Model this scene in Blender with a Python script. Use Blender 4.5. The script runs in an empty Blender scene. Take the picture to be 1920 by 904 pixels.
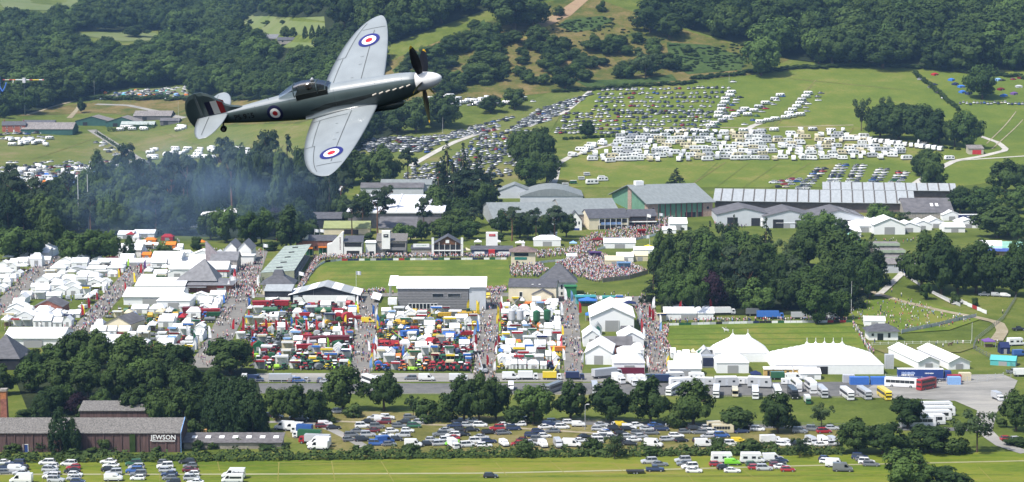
# Air display over a showground in a green valley, seen from a hillside.
import bpy, bmesh, math, random
import numpy as np
from mathutils import Vector, Matrix, geometry
S = bpy.context.scene
C = S.collection
R = random.Random(11)
NR = np.random.default_rng(5)

# ---------------------------------------------------------------- camera
F, CX, CY, HC = 3800.0, 960.0, 452.0, 125.0      # focal length in photo pixels, centre, eye height
PITCH = math.atan(437.0 / F)
cam = bpy.data.cameras.new('camera')
cam.sensor_width = 36.0
cam.lens = 36.0 * F / 1920.0
cam.clip_start, cam.clip_end = 1.0, 12000.0
cam_o = bpy.data.objects.new('camera', cam)
cam_o.location = (0, 0, HC)
cam_o.rotation_euler = (math.pi / 2 - PITCH, 0, 0)
C.objects.link(cam_o)
S.camera = cam_o

# ---------------------------------------------------------------- sky, sun, exposure
SUN_EL, SUN_AZ = math.radians(56), math.radians(-128)   # azimuth from +Y, clockwise positive
world = bpy.data.worlds.new('World')
S.world = world
world.use_nodes = True
wn = world.node_tree
sky = wn.nodes.new('ShaderNodeTexSky')
sky.sky_type = 'NISHITA'
sky.sun_disc = False
sky.sun_elevation = SUN_EL
sky.sun_rotation = SUN_AZ
sky.dust_density = 2.0
bg = wn.nodes['Background']
bg.inputs['Strength'].default_value = 0.13
wn.links.new(sky.outputs['Color'], bg.inputs['Color'])
sun = bpy.data.lights.new('sun', 'SUN')
sun.energy = 3.9
sun.angle = math.radians(3)
sun.color = (1.0, 0.965, 0.90)
sun_o = bpy.data.objects.new('sun', sun)
sd = Vector((math.sin(SUN_AZ) * math.cos(SUN_EL), math.cos(SUN_AZ) * math.cos(SUN_EL), math.sin(SUN_EL)))
sun_o.rotation_euler = sd.to_track_quat('Z', 'Y').to_euler()
C.objects.link(sun_o)
S.view_settings.view_transform = 'Standard'
S.view_settings.look = 'None'
S.view_settings.gamma = 1.0
S.view_settings.use_curve_mapping = False
S.view_settings.exposure = 0.58
S.render.engine = 'CYCLES'
S.cycles.use_denoising = True
S.cycles.max_bounces = 5
S.cycles.diffuse_bounces = 2
S.cycles.glossy_bounces = 2
S.cycles.transmission_bounces = 4
S.cycles.volume_bounces = 0
S.cycles.volume_step_rate = 4.0
S.cycles.transparent_max_bounces = 6

# ---------------------------------------------------------------- materials
MATS = {}
def M(name, col, rough=0.7, var=0.18, scale=0.6, metal=0.0, bump=0.0, coat=0.0, spec=0.35, col2=None, stretch=None):
    """procedural paint / cloth / stone: one colour broken up by two octaves of noise"""
    if name in MATS: return MATS[name]
    m = bpy.data.materials.new(name); m.use_nodes = True; MATS[name] = m
    nt = m.node_tree; b = nt.nodes['Principled BSDF']
    b.inputs['Roughness'].default_value = rough
    b.inputs['Metallic'].default_value = metal
    b.inputs['Specular IOR Level'].default_value = spec
    if coat: b.inputs['Coat Weight'].default_value = coat; b.inputs['Coat Roughness'].default_value = 0.12
    tc = nt.nodes.new('ShaderNodeTexCoord'); n = nt.nodes.new('ShaderNodeTexNoise')
    n.inputs['Scale'].default_value = scale; n.inputs['Detail'].default_value = 5.0
    src = tc.outputs['Object']
    if stretch:
        mp = nt.nodes.new('ShaderNodeMapping'); mp.inputs['Scale'].default_value = stretch
        nt.links.new(src, mp.inputs['Vector']); src = mp.outputs['Vector']
    nt.links.new(src, n.inputs['Vector'])
    cr = nt.nodes.new('ShaderNodeValToRGB')
    c2 = col2 or tuple(min(1, c * (1 + var)) for c in col)
    c1 = col if col2 else tuple(c * (1 - var) for c in col)
    cr.color_ramp.elements[0].position, cr.color_ramp.elements[1].position = 0.32, 0.68
    cr.color_ramp.elements[0].color = (*c1, 1); cr.color_ramp.elements[1].color = (*c2, 1)
    nt.links.new(n.outputs['Fac'], cr.inputs['Fac']); nt.links.new(cr.outputs['Color'], b.inputs['Base Color'])
    if bump:
        bp = nt.nodes.new('ShaderNodeBump'); bp.inputs['Strength'].default_value = bump
        nt.links.new(n.outputs['Fac'], bp.inputs['Height']); nt.links.new(bp.outputs['Normal'], b.inputs['Normal'])
    return m

def tint(name, rough=0.5, var=0.08, coat=0.0, spec=0.4, scale=1.2):
    """paint or cloth whose colour is the object's own colour"""
    if name in MATS: return MATS[name]
    m = bpy.data.materials.new(name); m.use_nodes = True; MATS[name] = m
    nt = m.node_tree; b = nt.nodes['Principled BSDF']
    b.inputs['Roughness'].default_value = rough; b.inputs['Specular IOR Level'].default_value = spec
    if coat: b.inputs['Coat Weight'].default_value = coat; b.inputs['Coat Roughness'].default_value = 0.08
    oi = nt.nodes.new('ShaderNodeObjectInfo'); tc = nt.nodes.new('ShaderNodeTexCoord'); n = nt.nodes.new('ShaderNodeTexNoise')
    n.inputs['Scale'].default_value = scale; n.inputs['Detail'].default_value = 3.0
    nt.links.new(tc.outputs['Object'], n.inputs['Vector'])
    mr = nt.nodes.new('ShaderNodeMapRange'); mr.inputs['From Min'].default_value = 0.3; mr.inputs['From Max'].default_value = 0.7
    mr.inputs['To Min'].default_value = 1 - var; mr.inputs['To Max'].default_value = 1 + var * 0.4
    nt.links.new(n.outputs['Fac'], mr.inputs['Value'])
    vm = nt.nodes.new('ShaderNodeVectorMath'); vm.operation = 'SCALE'
    nt.links.new(oi.outputs['Color'], vm.inputs[0]); nt.links.new(mr.outputs['Result'], vm.inputs['Scale'])
    nt.links.new(vm.outputs['Vector'], b.inputs['Base Color'])
    return m

def attr_mat(name, rough=0.6, coat=0.0):
    """for joined masses: each piece's own colour is stored on its faces"""
    if name in MATS: return MATS[name]
    m = bpy.data.materials.new(name); m.use_nodes = True; MATS[name] = m
    nt = m.node_tree; b = nt.nodes['Principled BSDF']; b.inputs['Roughness'].default_value = rough
    b.inputs['Specular IOR Level'].default_value = 0.35
    if coat: b.inputs['Coat Weight'].default_value = coat
    a = nt.nodes.new('ShaderNodeAttribute'); a.attribute_name = 'col'
    nt.links.new(a.outputs['Color'], b.inputs['Base Color'])
    return m

def ground_mat(name, cols, scales=(0.012, 0.09, 0.9), bump=0.3, rough=0.95, stretch=(1, 1, 1), thresholds=(0.35, 0.5, 0.65)):
    """turf or earth: a large, a middle and a fine noise mixed through a colour ramp"""
    if name in MATS: return MATS[name]
    m = bpy.data.materials.new(name); m.use_nodes = True; MATS[name] = m
    nt = m.node_tree; b = nt.nodes['Principled BSDF']; b.inputs['Roughness'].default_value = rough
    b.inputs['Specular IOR Level'].default_value = 0.1
    tc = nt.nodes.new('ShaderNodeTexCoord'); mp = nt.nodes.new('ShaderNodeMapping'); mp.inputs['Scale'].default_value = stretch
    nt.links.new(tc.outputs['Object'], mp.inputs['Vector'])
    outs = []
    for s, d in zip(scales, (4, 5, 6)):
        n = nt.nodes.new('ShaderNodeTexNoise'); n.inputs['Scale'].default_value = s; n.inputs['Detail'].default_value = d
        n.inputs['Roughness'].default_value = 0.6
        nt.links.new(mp.outputs['Vector'], n.inputs['Vector']); outs.append(n.outputs['Fac'])
    w = (0.42, 0.33, 0.25); acc = None
    for o, k in zip(outs, w):
        mm = nt.nodes.new('ShaderNodeMath'); mm.operation = 'MULTIPLY_ADD'; mm.inputs[1].default_value = k
        nt.links.new(o, mm.inputs[0])
        if acc is None: mm.inputs[2].default_value = 0.0
        else: nt.links.new(acc, mm.inputs[2])
        acc = mm.outputs[0]
    cr = nt.nodes.new('ShaderNodeValToRGB'); els = cr.color_ramp.elements
    lo, hi = 0.40, 0.60
    for i, c in enumerate(cols):
        p = lo + (hi - lo) * i / (len(cols) - 1)
        e = els[i] if i < 2 else els.new(p)
        e.position = p; e.color = (*c, 1)
    nt.links.new(acc, cr.inputs['Fac']); nt.links.new(cr.outputs['Color'], b.inputs['Base Color'])
    bp = nt.nodes.new('ShaderNodeBump'); bp.inputs['Strength'].default_value = bump; bp.inputs['Distance'].default_value = 0.3
    nt.links.new(outs[2], bp.inputs['Height']); nt.links.new(bp.outputs['Normal'], b.inputs['Normal'])
    return m

def leaf_mat(name, c_dark, c_light, per_obj=0.55):
    if name in MATS: return MATS[name]
    m = bpy.data.materials.new(name); m.use_nodes = True; MATS[name] = m
    nt = m.node_tree; b = nt.nodes['Principled BSDF']; b.inputs['Roughness'].default_value = 0.75
    b.inputs['Specular IOR Level'].default_value = 0.12
    tc = nt.nodes.new('ShaderNodeTexCoord'); n = nt.nodes.new('ShaderNodeTexNoise'); n.inputs['Scale'].default_value = 0.5
    n.inputs['Detail'].default_value = 3
    nt.links.new(tc.outputs['Object'], n.inputs['Vector'])
    oi = nt.nodes.new('ShaderNodeObjectInfo')
    mm = nt.nodes.new('ShaderNodeMath'); mm.operation = 'MULTIPLY_ADD'; mm.inputs[1].default_value = per_obj
    nt.links.new(oi.outputs['Random'], mm.inputs[0]); nt.links.new(n.outputs['Fac'], mm.inputs[2])
    cr = nt.nodes.new('ShaderNodeValToRGB'); e = cr.color_ramp.elements
    e[0].position, e[1].position = 0.38, 0.62 + per_obj
    e[0].color = (*c_dark, 1); e[1].color = (*c_light, 1)
    nt.links.new(mm.outputs[0], cr.inputs['Fac']); nt.links.new(cr.outputs['Color'], b.inputs['Base Color'])
    tr = nt.nodes.new('ShaderNodeBsdfTranslucent'); nt.links.new(cr.outputs['Color'], tr.inputs['Color'])
    mx = nt.nodes.new('ShaderNodeMixShader'); mx.inputs['Fac'].default_value = 0.25
    nt.links.new(b.outputs[0], mx.inputs[1]); nt.links.new(tr.outputs[0], mx.inputs[2])
    nt.links.new(mx.outputs[0], nt.nodes['Material Output'].inputs['Surface'])
    return m

def glass_mat(name, col=(0.02, 0.025, 0.03), rough=0.08):
    m = M(name, col, rough=rough, var=0.25, scale=0.8, spec=0.6)
    return m

# ---------------------------------------------------------------- mesh builder
class MB:
    def __init__(s): s.v, s.f, s.m = [], [], []
    def add(s, vs, fs, m=0):
        k = len(s.v); s.v.extend([tuple(p) for p in vs]); s.f.extend([tuple(i + k for i in f) for f in fs]); s.m.extend([m] * len(fs)); return s
    def box(s, x0, x1, y0, y1, z0, z1, m=0, tx=0.0, ty=0.0):
        """tx, ty: inset of the top on each side"""
        vs = [(x0, y0, z0), (x1, y0, z0), (x1, y1, z0), (x0, y1, z0), (x0 + tx, y0 + ty, z1), (x1 - tx, y0 + ty, z1), (x1 - tx, y1 - ty, z1), (x0 + tx, y1 - ty, z1)]
        return s.add(vs, [(3, 2, 1, 0), (4, 5, 6, 7), (0, 1, 5, 4), (1, 2, 6, 5), (2, 3, 7, 6), (3, 0, 4, 7)], m)
    def prism(s, prof, a0, a1, axis='y', m=0):
        """closed 2-D profile swept along an axis; prof in the other two axes' order"""
        n = len(prof)
        def P(a, b, t): return (a, t, b) if axis == 'y' else ((t, a, b) if axis == 'x' else (a, b, t))
        vs = [P(a, b, a0) for a, b in prof] + [P(a, b, a1) for a, b in prof]
        fs = [tuple(range(n)), tuple(range(2 * n - 1, n - 1, -1))] + [(i, n + i, n + (i + 1) % n, (i + 1) % n) for i in range(n)]
        return s.add(vs, fs, m)
    def cyl(s, p0, p1, r0, r1=None, n=8, m=0):
        r1 = r0 if r1 is None else r1
        p0, p1 = Vector(p0), Vector(p1); d = (p1 - p0).normalized()
        a = d.orthogonal().normalized(); b = d.cross(a)
        vs = []
        for p, r in ((p0, r0), (p1, r1)):
            for i in range(n):
                t = 2 * math.pi * i / n
                vs.append(p + a * (r * math.cos(t)) + b * (r * math.sin(t)))
        fs = [(i, (i + 1) % n, n + (i + 1) % n, n + i) for i in range(n)] + [tuple(range(n - 1, -1, -1)), tuple(range(n, 2 * n))]
        return s.add(vs, fs, m)
    def quad(s, a, b, c, d, m=0): return s.add([a, b, c, d], [(0, 1, 2, 3)], m)
    def mesh(s, name, mats):
        me = bpy.data.meshes.new(name); me.from_pydata(s.v, [], s.f)
        for mt in (mats if isinstance(mats, (list, tuple)) else [mats]): me.materials.append(mt)
        me.polygons.foreach_set('material_index', s.m)
        me.update(); return me

def np_mesh(name, verts, quads, mats, mi=None, smooth=False):
    verts = np.asarray(verts, np.float32); quads = np.asarray(quads, np.int32)
    me = bpy.data.meshes.new(name); k = quads.shape[1]
    me.vertices.add(len(verts)); me.vertices.foreach_set('co', verts.ravel())
    me.loops.add(quads.size); me.loops.foreach_set('vertex_index', quads.ravel())
    me.polygons.add(len(quads)); me.polygons.foreach_set('loop_start', np.arange(0, quads.size, k, dtype=np.int32))
    for mt in (mats if isinstance(mats, (list, tuple)) else [mats]): me.materials.append(mt)
    if mi is not None: me.polygons.foreach_set('material_index', np.asarray(mi, np.int32))
    me.update(calc_edges=True)
    if smooth: me.polygons.foreach_set('use_smooth', np.ones(len(quads), bool))
    return me

def ob(name, me, parent=None, loc=(0, 0, 0), rz=0.0, sc=None, color=None):
    o = bpy.data.objects.new(name, me); C.objects.link(o)
    o.location = loc
    if rz: o.rotation_euler = (0, 0, rz)
    if sc is not None: o.scale = sc if isinstance(sc, (tuple, list)) else (sc, sc, sc)
    if color: o.color = (*color, 1)
    if parent: o.parent = parent
    return o

AUTO = []
def tag(o, label, cat, group=None):
    o['label'] = label; o['category'] = cat
    if group: o['group'] = group
    return o
def auto(o, desc, area, cat, group=None):
    """label made at the end: look + place, and where several match, their order from the camera"""
    o['category'] = cat
    if group: o['group'] = group
    AUTO.append((o, desc, area)); return o
def structure(o): o['kind'] = 'structure'; return o
def stuff(o, label, cat): o['kind'] = 'stuff'; o['label'] = label; o['category'] = cat; return o
ONES = ['', 'first', 'second', 'third', 'fourth', 'fifth', 'sixth', 'seventh', 'eighth', 'ninth', 'tenth', 'eleventh', 'twelfth', 'thirteenth', 'fourteenth', 'fifteenth', 'sixteenth', 'seventeenth', 'eighteenth', 'nineteenth']
TENS = ['', '', 'twent', 'thirt', 'fort', 'fift', 'sixt', 'sevent', 'eight', 'ninet']
def ordinal(n):
    if n < 20: return ONES[n]
    if n < 100: return TENS[n // 10] + ('ieth' if n % 10 == 0 else 'y-' + ONES[n % 10])
    return 'hundred-and-' + ordinal(n - 100) if n % 100 else 'hundredth'

def spawn(name, parts, loc, rz=0.0, sc=(1, 1, 1), color=None, color2=None):
    """an Empty at the thing's base with its parts; parts = (name, mesh, tint 0/1/2, [sub-parts])"""
    e = bpy.data.objects.new(name, None); C.objects.link(e); e.empty_display_size = 0.2
    e.location = loc; e.rotation_euler = (0, 0, rz); e.scale = sc
    for pn, me, t, subs in parts:
        o = bpy.data.objects.new(pn, me); C.objects.link(o); o.parent = e
        if t == 1 and color: o.color = (*color, 1)
        if t == 2 and color2: o.color = (*color2, 1)
        for sn, sm, st in subs:
            q = bpy.data.objects.new(sn, sm); C.objects.link(q); q.parent = o
            if st == 1 and color: q.color = (*color, 1)
            if st == 2 and color2: q.color = (*color2, 1)
    return e

# ---------------------------------------------------------------- terrain
def table(pts, smooth=60):
    ys = np.arange(0, 8000, 5.0); z = np.interp(ys, [p[0] for p in pts], [p[1] for p in pts])
    k = np.hanning(int(smooth / 5 * 2) + 3); k /= k.sum()
    z = np.convolve(np.pad(z, len(k) // 2, 'edge'), k, 'valid')
    return ys, z[:len(ys)]
TR = table([(0, 0), (1140, 0), (1280, 12.2), (1365, 22.6), (1510, 39.5), (1685, 74), (1850, 132), (2150, 215), (2600, 300), (8000, 330)], 50)
TL = table([(0, 0), (1280, 0), (1600, 9.2), (1780, 24.3), (1960, 45), (2200, 76), (2850, 136), (3500, 225), (4500, 330), (8000, 360)], 120)
def hgt(x, y):
    x = np.asarray(x, float); y = np.asarray(y, float)
    a = np.interp(y, *TR); b = np.interp(y, *TL)
    w = np.clip((x + 310 + 0.05 * (y - 1500)) / 260, 0, 1); w = w * w * (3 - 2 * w)
    z = a * w + b * (1 - w)
    far = np.clip((y - 1500) / 500, 0, 1)
    z = z + far * (5 * np.sin(x * 0.011 + 1.3) * np.sin(y * 0.008) + 3 * np.sin(x * 0.027 + y * 0.012))
    z = z + 9.0 * np.exp(-((x - 175) / 75) ** 2 - ((y - 950) / 75) ** 2)
    return z
cp, sp = math.cos(PITCH), math.sin(PITCH)
def ray(px, py):
    a = (np.asarray(px, float) - CX) / F; b = -(np.asarray(py, float) - CY) / F
    return a, cp + b * sp, -sp + b * cp        # x, y, z of the pixel's ray
TS = np.concatenate([np.arange(300, 2200, 6.0), np.arange(2200, 6000, 25.0)])
def GA(px, py):
    """ground points under many photo pixels"""
    px = np.atleast_1d(np.asarray(px, float)); py = np.atleast_1d(np.asarray(py, float))
    dx, dy, dz = ray(px, py); out = np.zeros((len(px), 3))
    for s in range(0, len(px), 2000):
        sl = slice(s, s + 2000); t = TS[None, :] / dy[sl, None]
        X, Y, Z = dx[sl, None] * t, dy[sl, None] * t, HC + dz[sl, None] * t
        below = (Z - hgt(X, Y)) < 0; i = np.where(below.any(1), below.argmax(1), len(TS) - 1); i = np.maximum(i, 1)
        r = np.arange(len(i)); lo, hi = t[r, i - 1], t[r, i]
        for _ in range(14):
            md = (lo + hi) / 2; b = (HC + dz[sl] * md - hgt(dx[sl] * md, dy[sl] * md)) < 0
            hi = np.where(b, md, hi); lo = np.where(b, lo, md)
        out[sl, 0], out[sl, 1] = dx[sl] * hi, dy[sl] * hi
        out[sl, 2] = hgt(out[sl, 0], out[sl, 1])
    return out
def G(px, py): return Vector(GA(px, py)[0])
def mpp(p): return p[1] / F                    # metres per photo pixel at that distance
def zat(x, y): return float(hgt(x, y))
def pix(p):
    """photo pixel of a world point"""
    x, y, z = p[0], p[1], p[2] - HC
    d = y * cp - z * sp; u = y * sp + z * cp
    return CX + F * x / d, CY - F * u / d

def inside(px, py, poly):
    px = np.asarray(px); py = np.asarray(py); c = np.zeros(px.shape, bool); n = len(poly)
    for i in range(n):
        x0, y0 = poly[i]; x1, y1 = poly[(i + 1) % n]
        k = ((y0 > py) != (y1 > py)) & (px < (x1 - x0) * (py - y0) / ((y1 - y0) or 1e-9) + x0)
        c ^= k
    return c
def drape(name, poly, off, mat, grid=12.0, dens=14):
    """a patch of ground laid over the terrain; outline given where it is seen in the photo"""
    pts = []
    for i in range(len(poly)):
        a, b = poly[i], poly[(i + 1) % len(poly)]
        n = max(1, int(math.hypot(b[0] - a[0], b[1] - a[1]) / dens))
        for k in range(n): pts.append((a[0] + (b[0] - a[0]) * k / n, a[1] + (b[1] - a[1]) * k / n))
    P = GA([p[0] for p in pts], [p[1] for p in pts])[:, :2]
    x0, y0 = P.min(0); x1, y1 = P.max(0)
    gx, gy = np.meshgrid(np.arange(x0, x1, grid), np.arange(y0, y1, grid)); gx, gy = gx.ravel(), gy.ravel()
    k = inside(gx, gy, [tuple(p) for p in P])
    vs = [Vector(p) for p in P] + [Vector((a, b)) for a, b in zip(gx[k], gy[k])]
    n = len(P)
    v2, e2, f2, *_ = geometry.delaunay_2d_cdt(vs, [(i, (i + 1) % n) for i in range(n)], [list(range(n))], 1, 1e-4)
    v3 = [(p[0], p[1], zat(p[0], p[1]) + off) for p in v2]
    me = bpy.data.meshes.new(name); me.from_pydata(v3, [], [tuple(f) for f in f2]); me.materials.append(mat); me.update()
    bm = bmesh.new(); bm.from_mesh(me)
    bmesh.ops.recalc_face_normals(bm, faces=bm.faces)
    if bm.faces and sum(f.normal.z for f in bm.faces) < 0: bmesh.ops.reverse_faces(bm, faces=bm.faces)
    bm.to_mesh(me); bm.free()
    return structure(ob(name, me))
def strip(name, line, w0, w1, off, mat, step=8.0):
    """a track of a width in metres following photo points"""
    P = GA([p[0] for p in line], [p[1] for p in line])[:, :2]
    d = np.concatenate([[0], np.cumsum(np.hypot(*np.diff(P, axis=0).T))]); n = max(2, int(d[-1] / step))
    t = np.linspace(0, d[-1], n); x = np.interp(t, d, P[:, 0]); y = np.interp(t, d, P[:, 1])
    tx, ty = np.gradient(x), np.gradient(y); L = np.hypot(tx, ty); nx, ny = -ty / L, tx / L
    w = np.linspace(w0, w1, n) / 2
    vs = []; m = 3
    for j in range(m):
        k = (j / (m - 1) * 2 - 1); X, Y = x + nx * w * k, y + ny * w * k
        vs.append(np.stack([X, Y, hgt(X, Y) + off], 1))
    V = np.concatenate(vs); q = [(j * n + i, (j + 1) * n + i, (j + 1) * n + i + 1, j * n + i + 1) for j in range(m - 1) for i in range(n - 1)]
    q = [f[::-1] for f in q]
    return structure(ob(name, np_mesh(name, V, q, mat)))

turf = ground_mat('turf', [(0.060, 0.083, 0.013), (0.082, 0.110, 0.018), (0.110, 0.134, 0.025), (0.155, 0.153, 0.043)])
meadow = ground_mat('meadow', [(0.083, 0.125, 0.012), (0.125, 0.158, 0.017), (0.166, 0.179, 0.025), (0.208, 0.174, 0.043)], scales=(0.02, 0.12, 0.8), stretch=(0.45, 1.6, 1))
gy = np.concatenate([np.arange(250, 2000, 9.0), np.arange(2000, 6200, 40.0)])
gx = np.concatenate([np.arange(-2600, -620, 60.0), np.arange(-620, 620, 9.0), np.arange(620, 2601, 60.0)])
XX, YY = np.meshgrid(gx, gy); ZZ = hgt(XX, YY); nx_, ny_ = len(gx), len(gy)
ii = (np.arange(ny_ - 1)[:, None] * nx_ + np.arange(nx_ - 1)[None, :]).ravel()
structure(ob('ground', np_mesh('ground', np.stack([XX.ravel(), YY.ravel(), ZZ.ravel()], 1), np.stack([ii, ii + 1, ii + nx_ + 1, ii + nx_], 1), turf, smooth=True)))

# ---------------------------------------------------------------- people
skin_m = M('skin', (.5, .3, .22), var=.1); hair_m = M('hair', (.06, .04, .03), var=.5); shoe_m = M('shoes', (.03, .028, .026))
top_m = tint('clothing_top', rough=.85, var=.1, spec=.1)
legs_ms = [M('jeans', (.05, .07, .14), var=.2), M('dark_trousers', (.025, .025, .03)), M('khaki_shorts', (.3, .25, .16)), M('pale_skirt', (.45, .43, .4))]
def skin_data(me):
    return me.skin_vertices[0].data
def person_mesh(pose, legs):
    J = {'pel': (0, 0, .95, .14, .11), 'wst': (0, 0, 1.1, .125, .095), 'chs': (0, 0, 1.33, .165, .11), 'nk': (0, .0, 1.49, .055, .055), 'hd': (0, .02, 1.6, .085, .095), 'tp': (0, .01, 1.72, .07, .08)}
    st = {'walk': .22, 'stand': .03, 'wide': .08, 'sit': 0}[pose]
    for s, n in ((-1, 'l'), (1, 'r')):
        f = s * st
        J['h' + n] = (s * .095, 0, .88, .09, .09); J['k' + n] = (s * .1, f * .6 - .03, .5, .062, .065); J['a' + n] = (s * .1, f, .1, .045, .05); J['t' + n] = (s * .11, f - .16, .04, .045, .035)
        J['s' + n] = (s * .19, 0, 1.42, .06, .06); J['e' + n] = (s * .25, -f * .4, 1.15, .045, .045); J['w' + n] = (s * .24, -f * .8 - .1, .93 if pose != 'wide' else 1.2, .034, .036); J['f' + n] = (s * .23, -f * .9 - .15, .84 if pose != 'wide' else 1.28, .03, .018)
        if pose == 'sit': J['k' + n] = (s * .13, -.42, .95, .065, .065); J['a' + n] = (s * .13, -.45, .58, .05, .05); J['t' + n] = (s * .13, -.6, .53, .04, .035)
    E_ = [('pel', 'wst'), ('wst', 'chs'), ('chs', 'nk'), ('nk', 'hd'), ('hd', 'tp')] + [(a + n, b + n) for n in 'lr' for a, b in (('h', 'k'), ('k', 'a'), ('a', 't'), ('s', 'e'), ('e', 'w'), ('w', 'f'))] + [('pel', 'h' + n) for n in 'lr'] + [('chs', 's' + n) for n in 'lr']
    K = list(J); me = bpy.data.meshes.new('person'); me.from_pydata([J[k][:3] for k in K], [(K.index(a), K.index(b)) for a, b in E_], [])
    o = bpy.data.objects.new('person', me); C.objects.link(o); md = o.modifiers.new('skin', 'SKIN'); md.use_smooth_shade = True
    for i, k in enumerate(K): me.skin_vertices[0].data[i].radius = J[k][3:]; me.skin_vertices[0].data[i].use_root = (k == 'pel')
    dg = bpy.context.evaluated_depsgraph_get(); out = bpy.data.meshes.new_from_object(o.evaluated_get(dg)); bpy.data.objects.remove(o)
    out.materials.clear()
    for m in (skin_m, top_m, legs_ms[legs], hair_m, shoe_m): out.materials.append(m)
    for p in out.polygons:
        c = p.center; x, y, z = c
        if z > 1.66 or (z > 1.56 and y > .05): i = 3
        elif z > 1.47: i = 0
        elif z > .98 and abs(x) < .235 and z > (1.0 if pose != 'sit' else 1.0): i = 1
        elif abs(x) > .17 and z > .8 and pose != 'sit': i = 0
        elif z < .11 and pose != 'sit': i = 4
        else: i = 2 if not (legs == 2 and z < .5) else 0
        p.material_index = i
    if pose == 'sit': out.transform(Matrix.Translation((0, 0, -.52)))
    return out
def _prep():
    return {po: [person_mesh(po, l) for l in ((0, 1, 2, 3) if po != 'sit' else (0, 2))] for po in ('walk', 'stand', 'wide', 'sit')}
PERS = _prep()

# ---------------------------------------------------------------- fields, roads, tracks
worn = ground_mat('worn_turf', [(0.091, 0.094, 0.024), (0.129, 0.124, 0.035), (0.174, 0.150, 0.056), (0.212, 0.181, 0.091)], scales=(0.03, 0.15, 1.0))
ringt = ground_mat('ring_turf', [(0.080, 0.123, 0.015), (0.102, 0.147, 0.019), (0.130, 0.163, 0.025), (0.174, 0.174, 0.036)], scales=(0.02, 0.08, 0.7), stretch=(1.5, 0.6, 1), bump=0.1)
pasture = ground_mat('pasture', [(0.082, 0.119, 0.018), (0.102, 0.139, 0.021), (0.126, 0.154, 0.026), (0.185, 0.170, 0.048)], scales=(0.01, 0.05, 0.5))
rough = ground_mat('rough_grass', [(0.043, 0.067, 0.012), (0.080, 0.090, 0.018), (0.134, 0.111, 0.036), (0.189, 0.139, 0.060)], scales=(0.018, 0.06, 0.4), bump=0.6)
bracken = ground_mat('bracken', [(0.030, 0.054, 0.014), (0.045, 0.075, 0.018), (0.060, 0.092, 0.026)], scales=(0.05, 0.2, 0.8), bump=0.9)
dryf = ground_mat('dry_field', [(0.076, 0.102, 0.022), (0.103, 0.128, 0.028), (0.130, 0.140, 0.037), (0.179, 0.156, 0.065)], scales=(0.012, 0.05, 0.5))
farf = ground_mat('far_field', [(0.109, 0.148, 0.043), (0.136, 0.163, 0.060), (0.170, 0.185, 0.085)], scales=(0.004, 0.02, 0.1))
tarmac = ground_mat('tarmac', [(0.10, 0.10, 0.10), (0.135, 0.133, 0.13), (0.17, 0.165, 0.155)], scales=(0.05, 0.3, 2.0), bump=0.1)
avenue = ground_mat('avenue_tarmac', [(0.15, 0.145, 0.135), (0.19, 0.18, 0.165), (0.24, 0.225, 0.19)], scales=(0.04, 0.2, 1.5), bump=0.1)
gravel = ground_mat('gravel', [(0.19, 0.185, 0.17), (0.26, 0.25, 0.23), (0.33, 0.315, 0.28)], scales=(0.03, 0.12, 1.2), stretch=(0.4, 1.5, 1), bump=0.2)
stonet = ground_mat('stone_track', [(0.34, 0.32, 0.28), (0.42, 0.4, 0.36), (0.5, 0.48, 0.43)], scales=(0.05, 0.3, 1.5))
earth = ground_mat('earth_track', [(0.23, 0.19, 0.12), (0.29, 0.25, 0.17), (0.35, 0.3, 0.22)], scales=(0.05, 0.3, 1.5))
mown = ground_mat('mown_line', [(0.15, 0.16, 0.03), (0.2, 0.19, 0.045), (0.25, 0.23, 0.07)])

drape('front_meadow', [(-40, 862), (640, 861), (1600, 852), (1960, 846), (1960, 935), (-40, 935)], .05, meadow, 20, 60)
drape('car_park_field', [(500, 772), (720, 772), (1100, 788), (1580, 802), (1575, 842), (1100, 848), (640, 846), (540, 820)], .05, worn, 15, 60)
strip('car_park_track', [(500, 792), (570, 790), (610, 800), (655, 822), (690, 842)], 3.2, 3.2, .10, gravel)
strip('car_park_track', [(590, 789), (760, 795), (950, 802), (1150, 815)], 2.2, 2.2, .10, earth)
strip('meadow_track', [(-30, 890), (400, 890), (900, 888), (1200, 882), (1500, 874), (1950, 864)], 1.6, 1.2, .10, ground_mat('pale_track', [(.24, .23, .12), (.29, .28, .16), (.33, .32, .2)]))
for a, b in (((523, 868), (521, 903)), ((622, 866), (628, 904)), ((715, 866), (738, 904)), ((930, 868), (950, 892)), ((1030, 864), (1062, 890)), ((1150, 868), (1168, 884)), ((1390, 880), (1425, 904)), ((1285, 884), (1300, 904)), ((408, 866), (412, 884)), ((84, 866), (80, 904)), ((190, 868), (192, 904)), ((300, 868), (300, 904)), ((1835, 876), (1862, 904)), ((560, 872), (760, 868))):
    strip('mown_line', [a, b], .28, .28, .11, mown, 4)
drape('road', [(470, 719), (900, 719), (1650, 716), (1650, 744), (900, 738), (470, 737)], .06, tarmac, 20, 60)
drape('coach_yard', [(1600, 745), (1646, 717), (1720, 704), (1880, 702), (1908, 714), (1897, 738), (1868, 775), (1860, 812), (1825, 812), (1832, 770), (1790, 752), (1700, 748)], .10, gravel, 12, 30)
strip('kerb', [(470, 738), (900, 739.5), (1600, 745.5)], .35, .35, .12, MATS['stone_track'])
strip('lane', [(1040, 793), (1300, 797), (1580, 803), (1840, 806)], 5, 5, .10, tarmac)
strip('lane', [(1845, 806), (1870, 832), (1925, 850)], 4.5, 4.5, .14, gravel)
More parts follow.
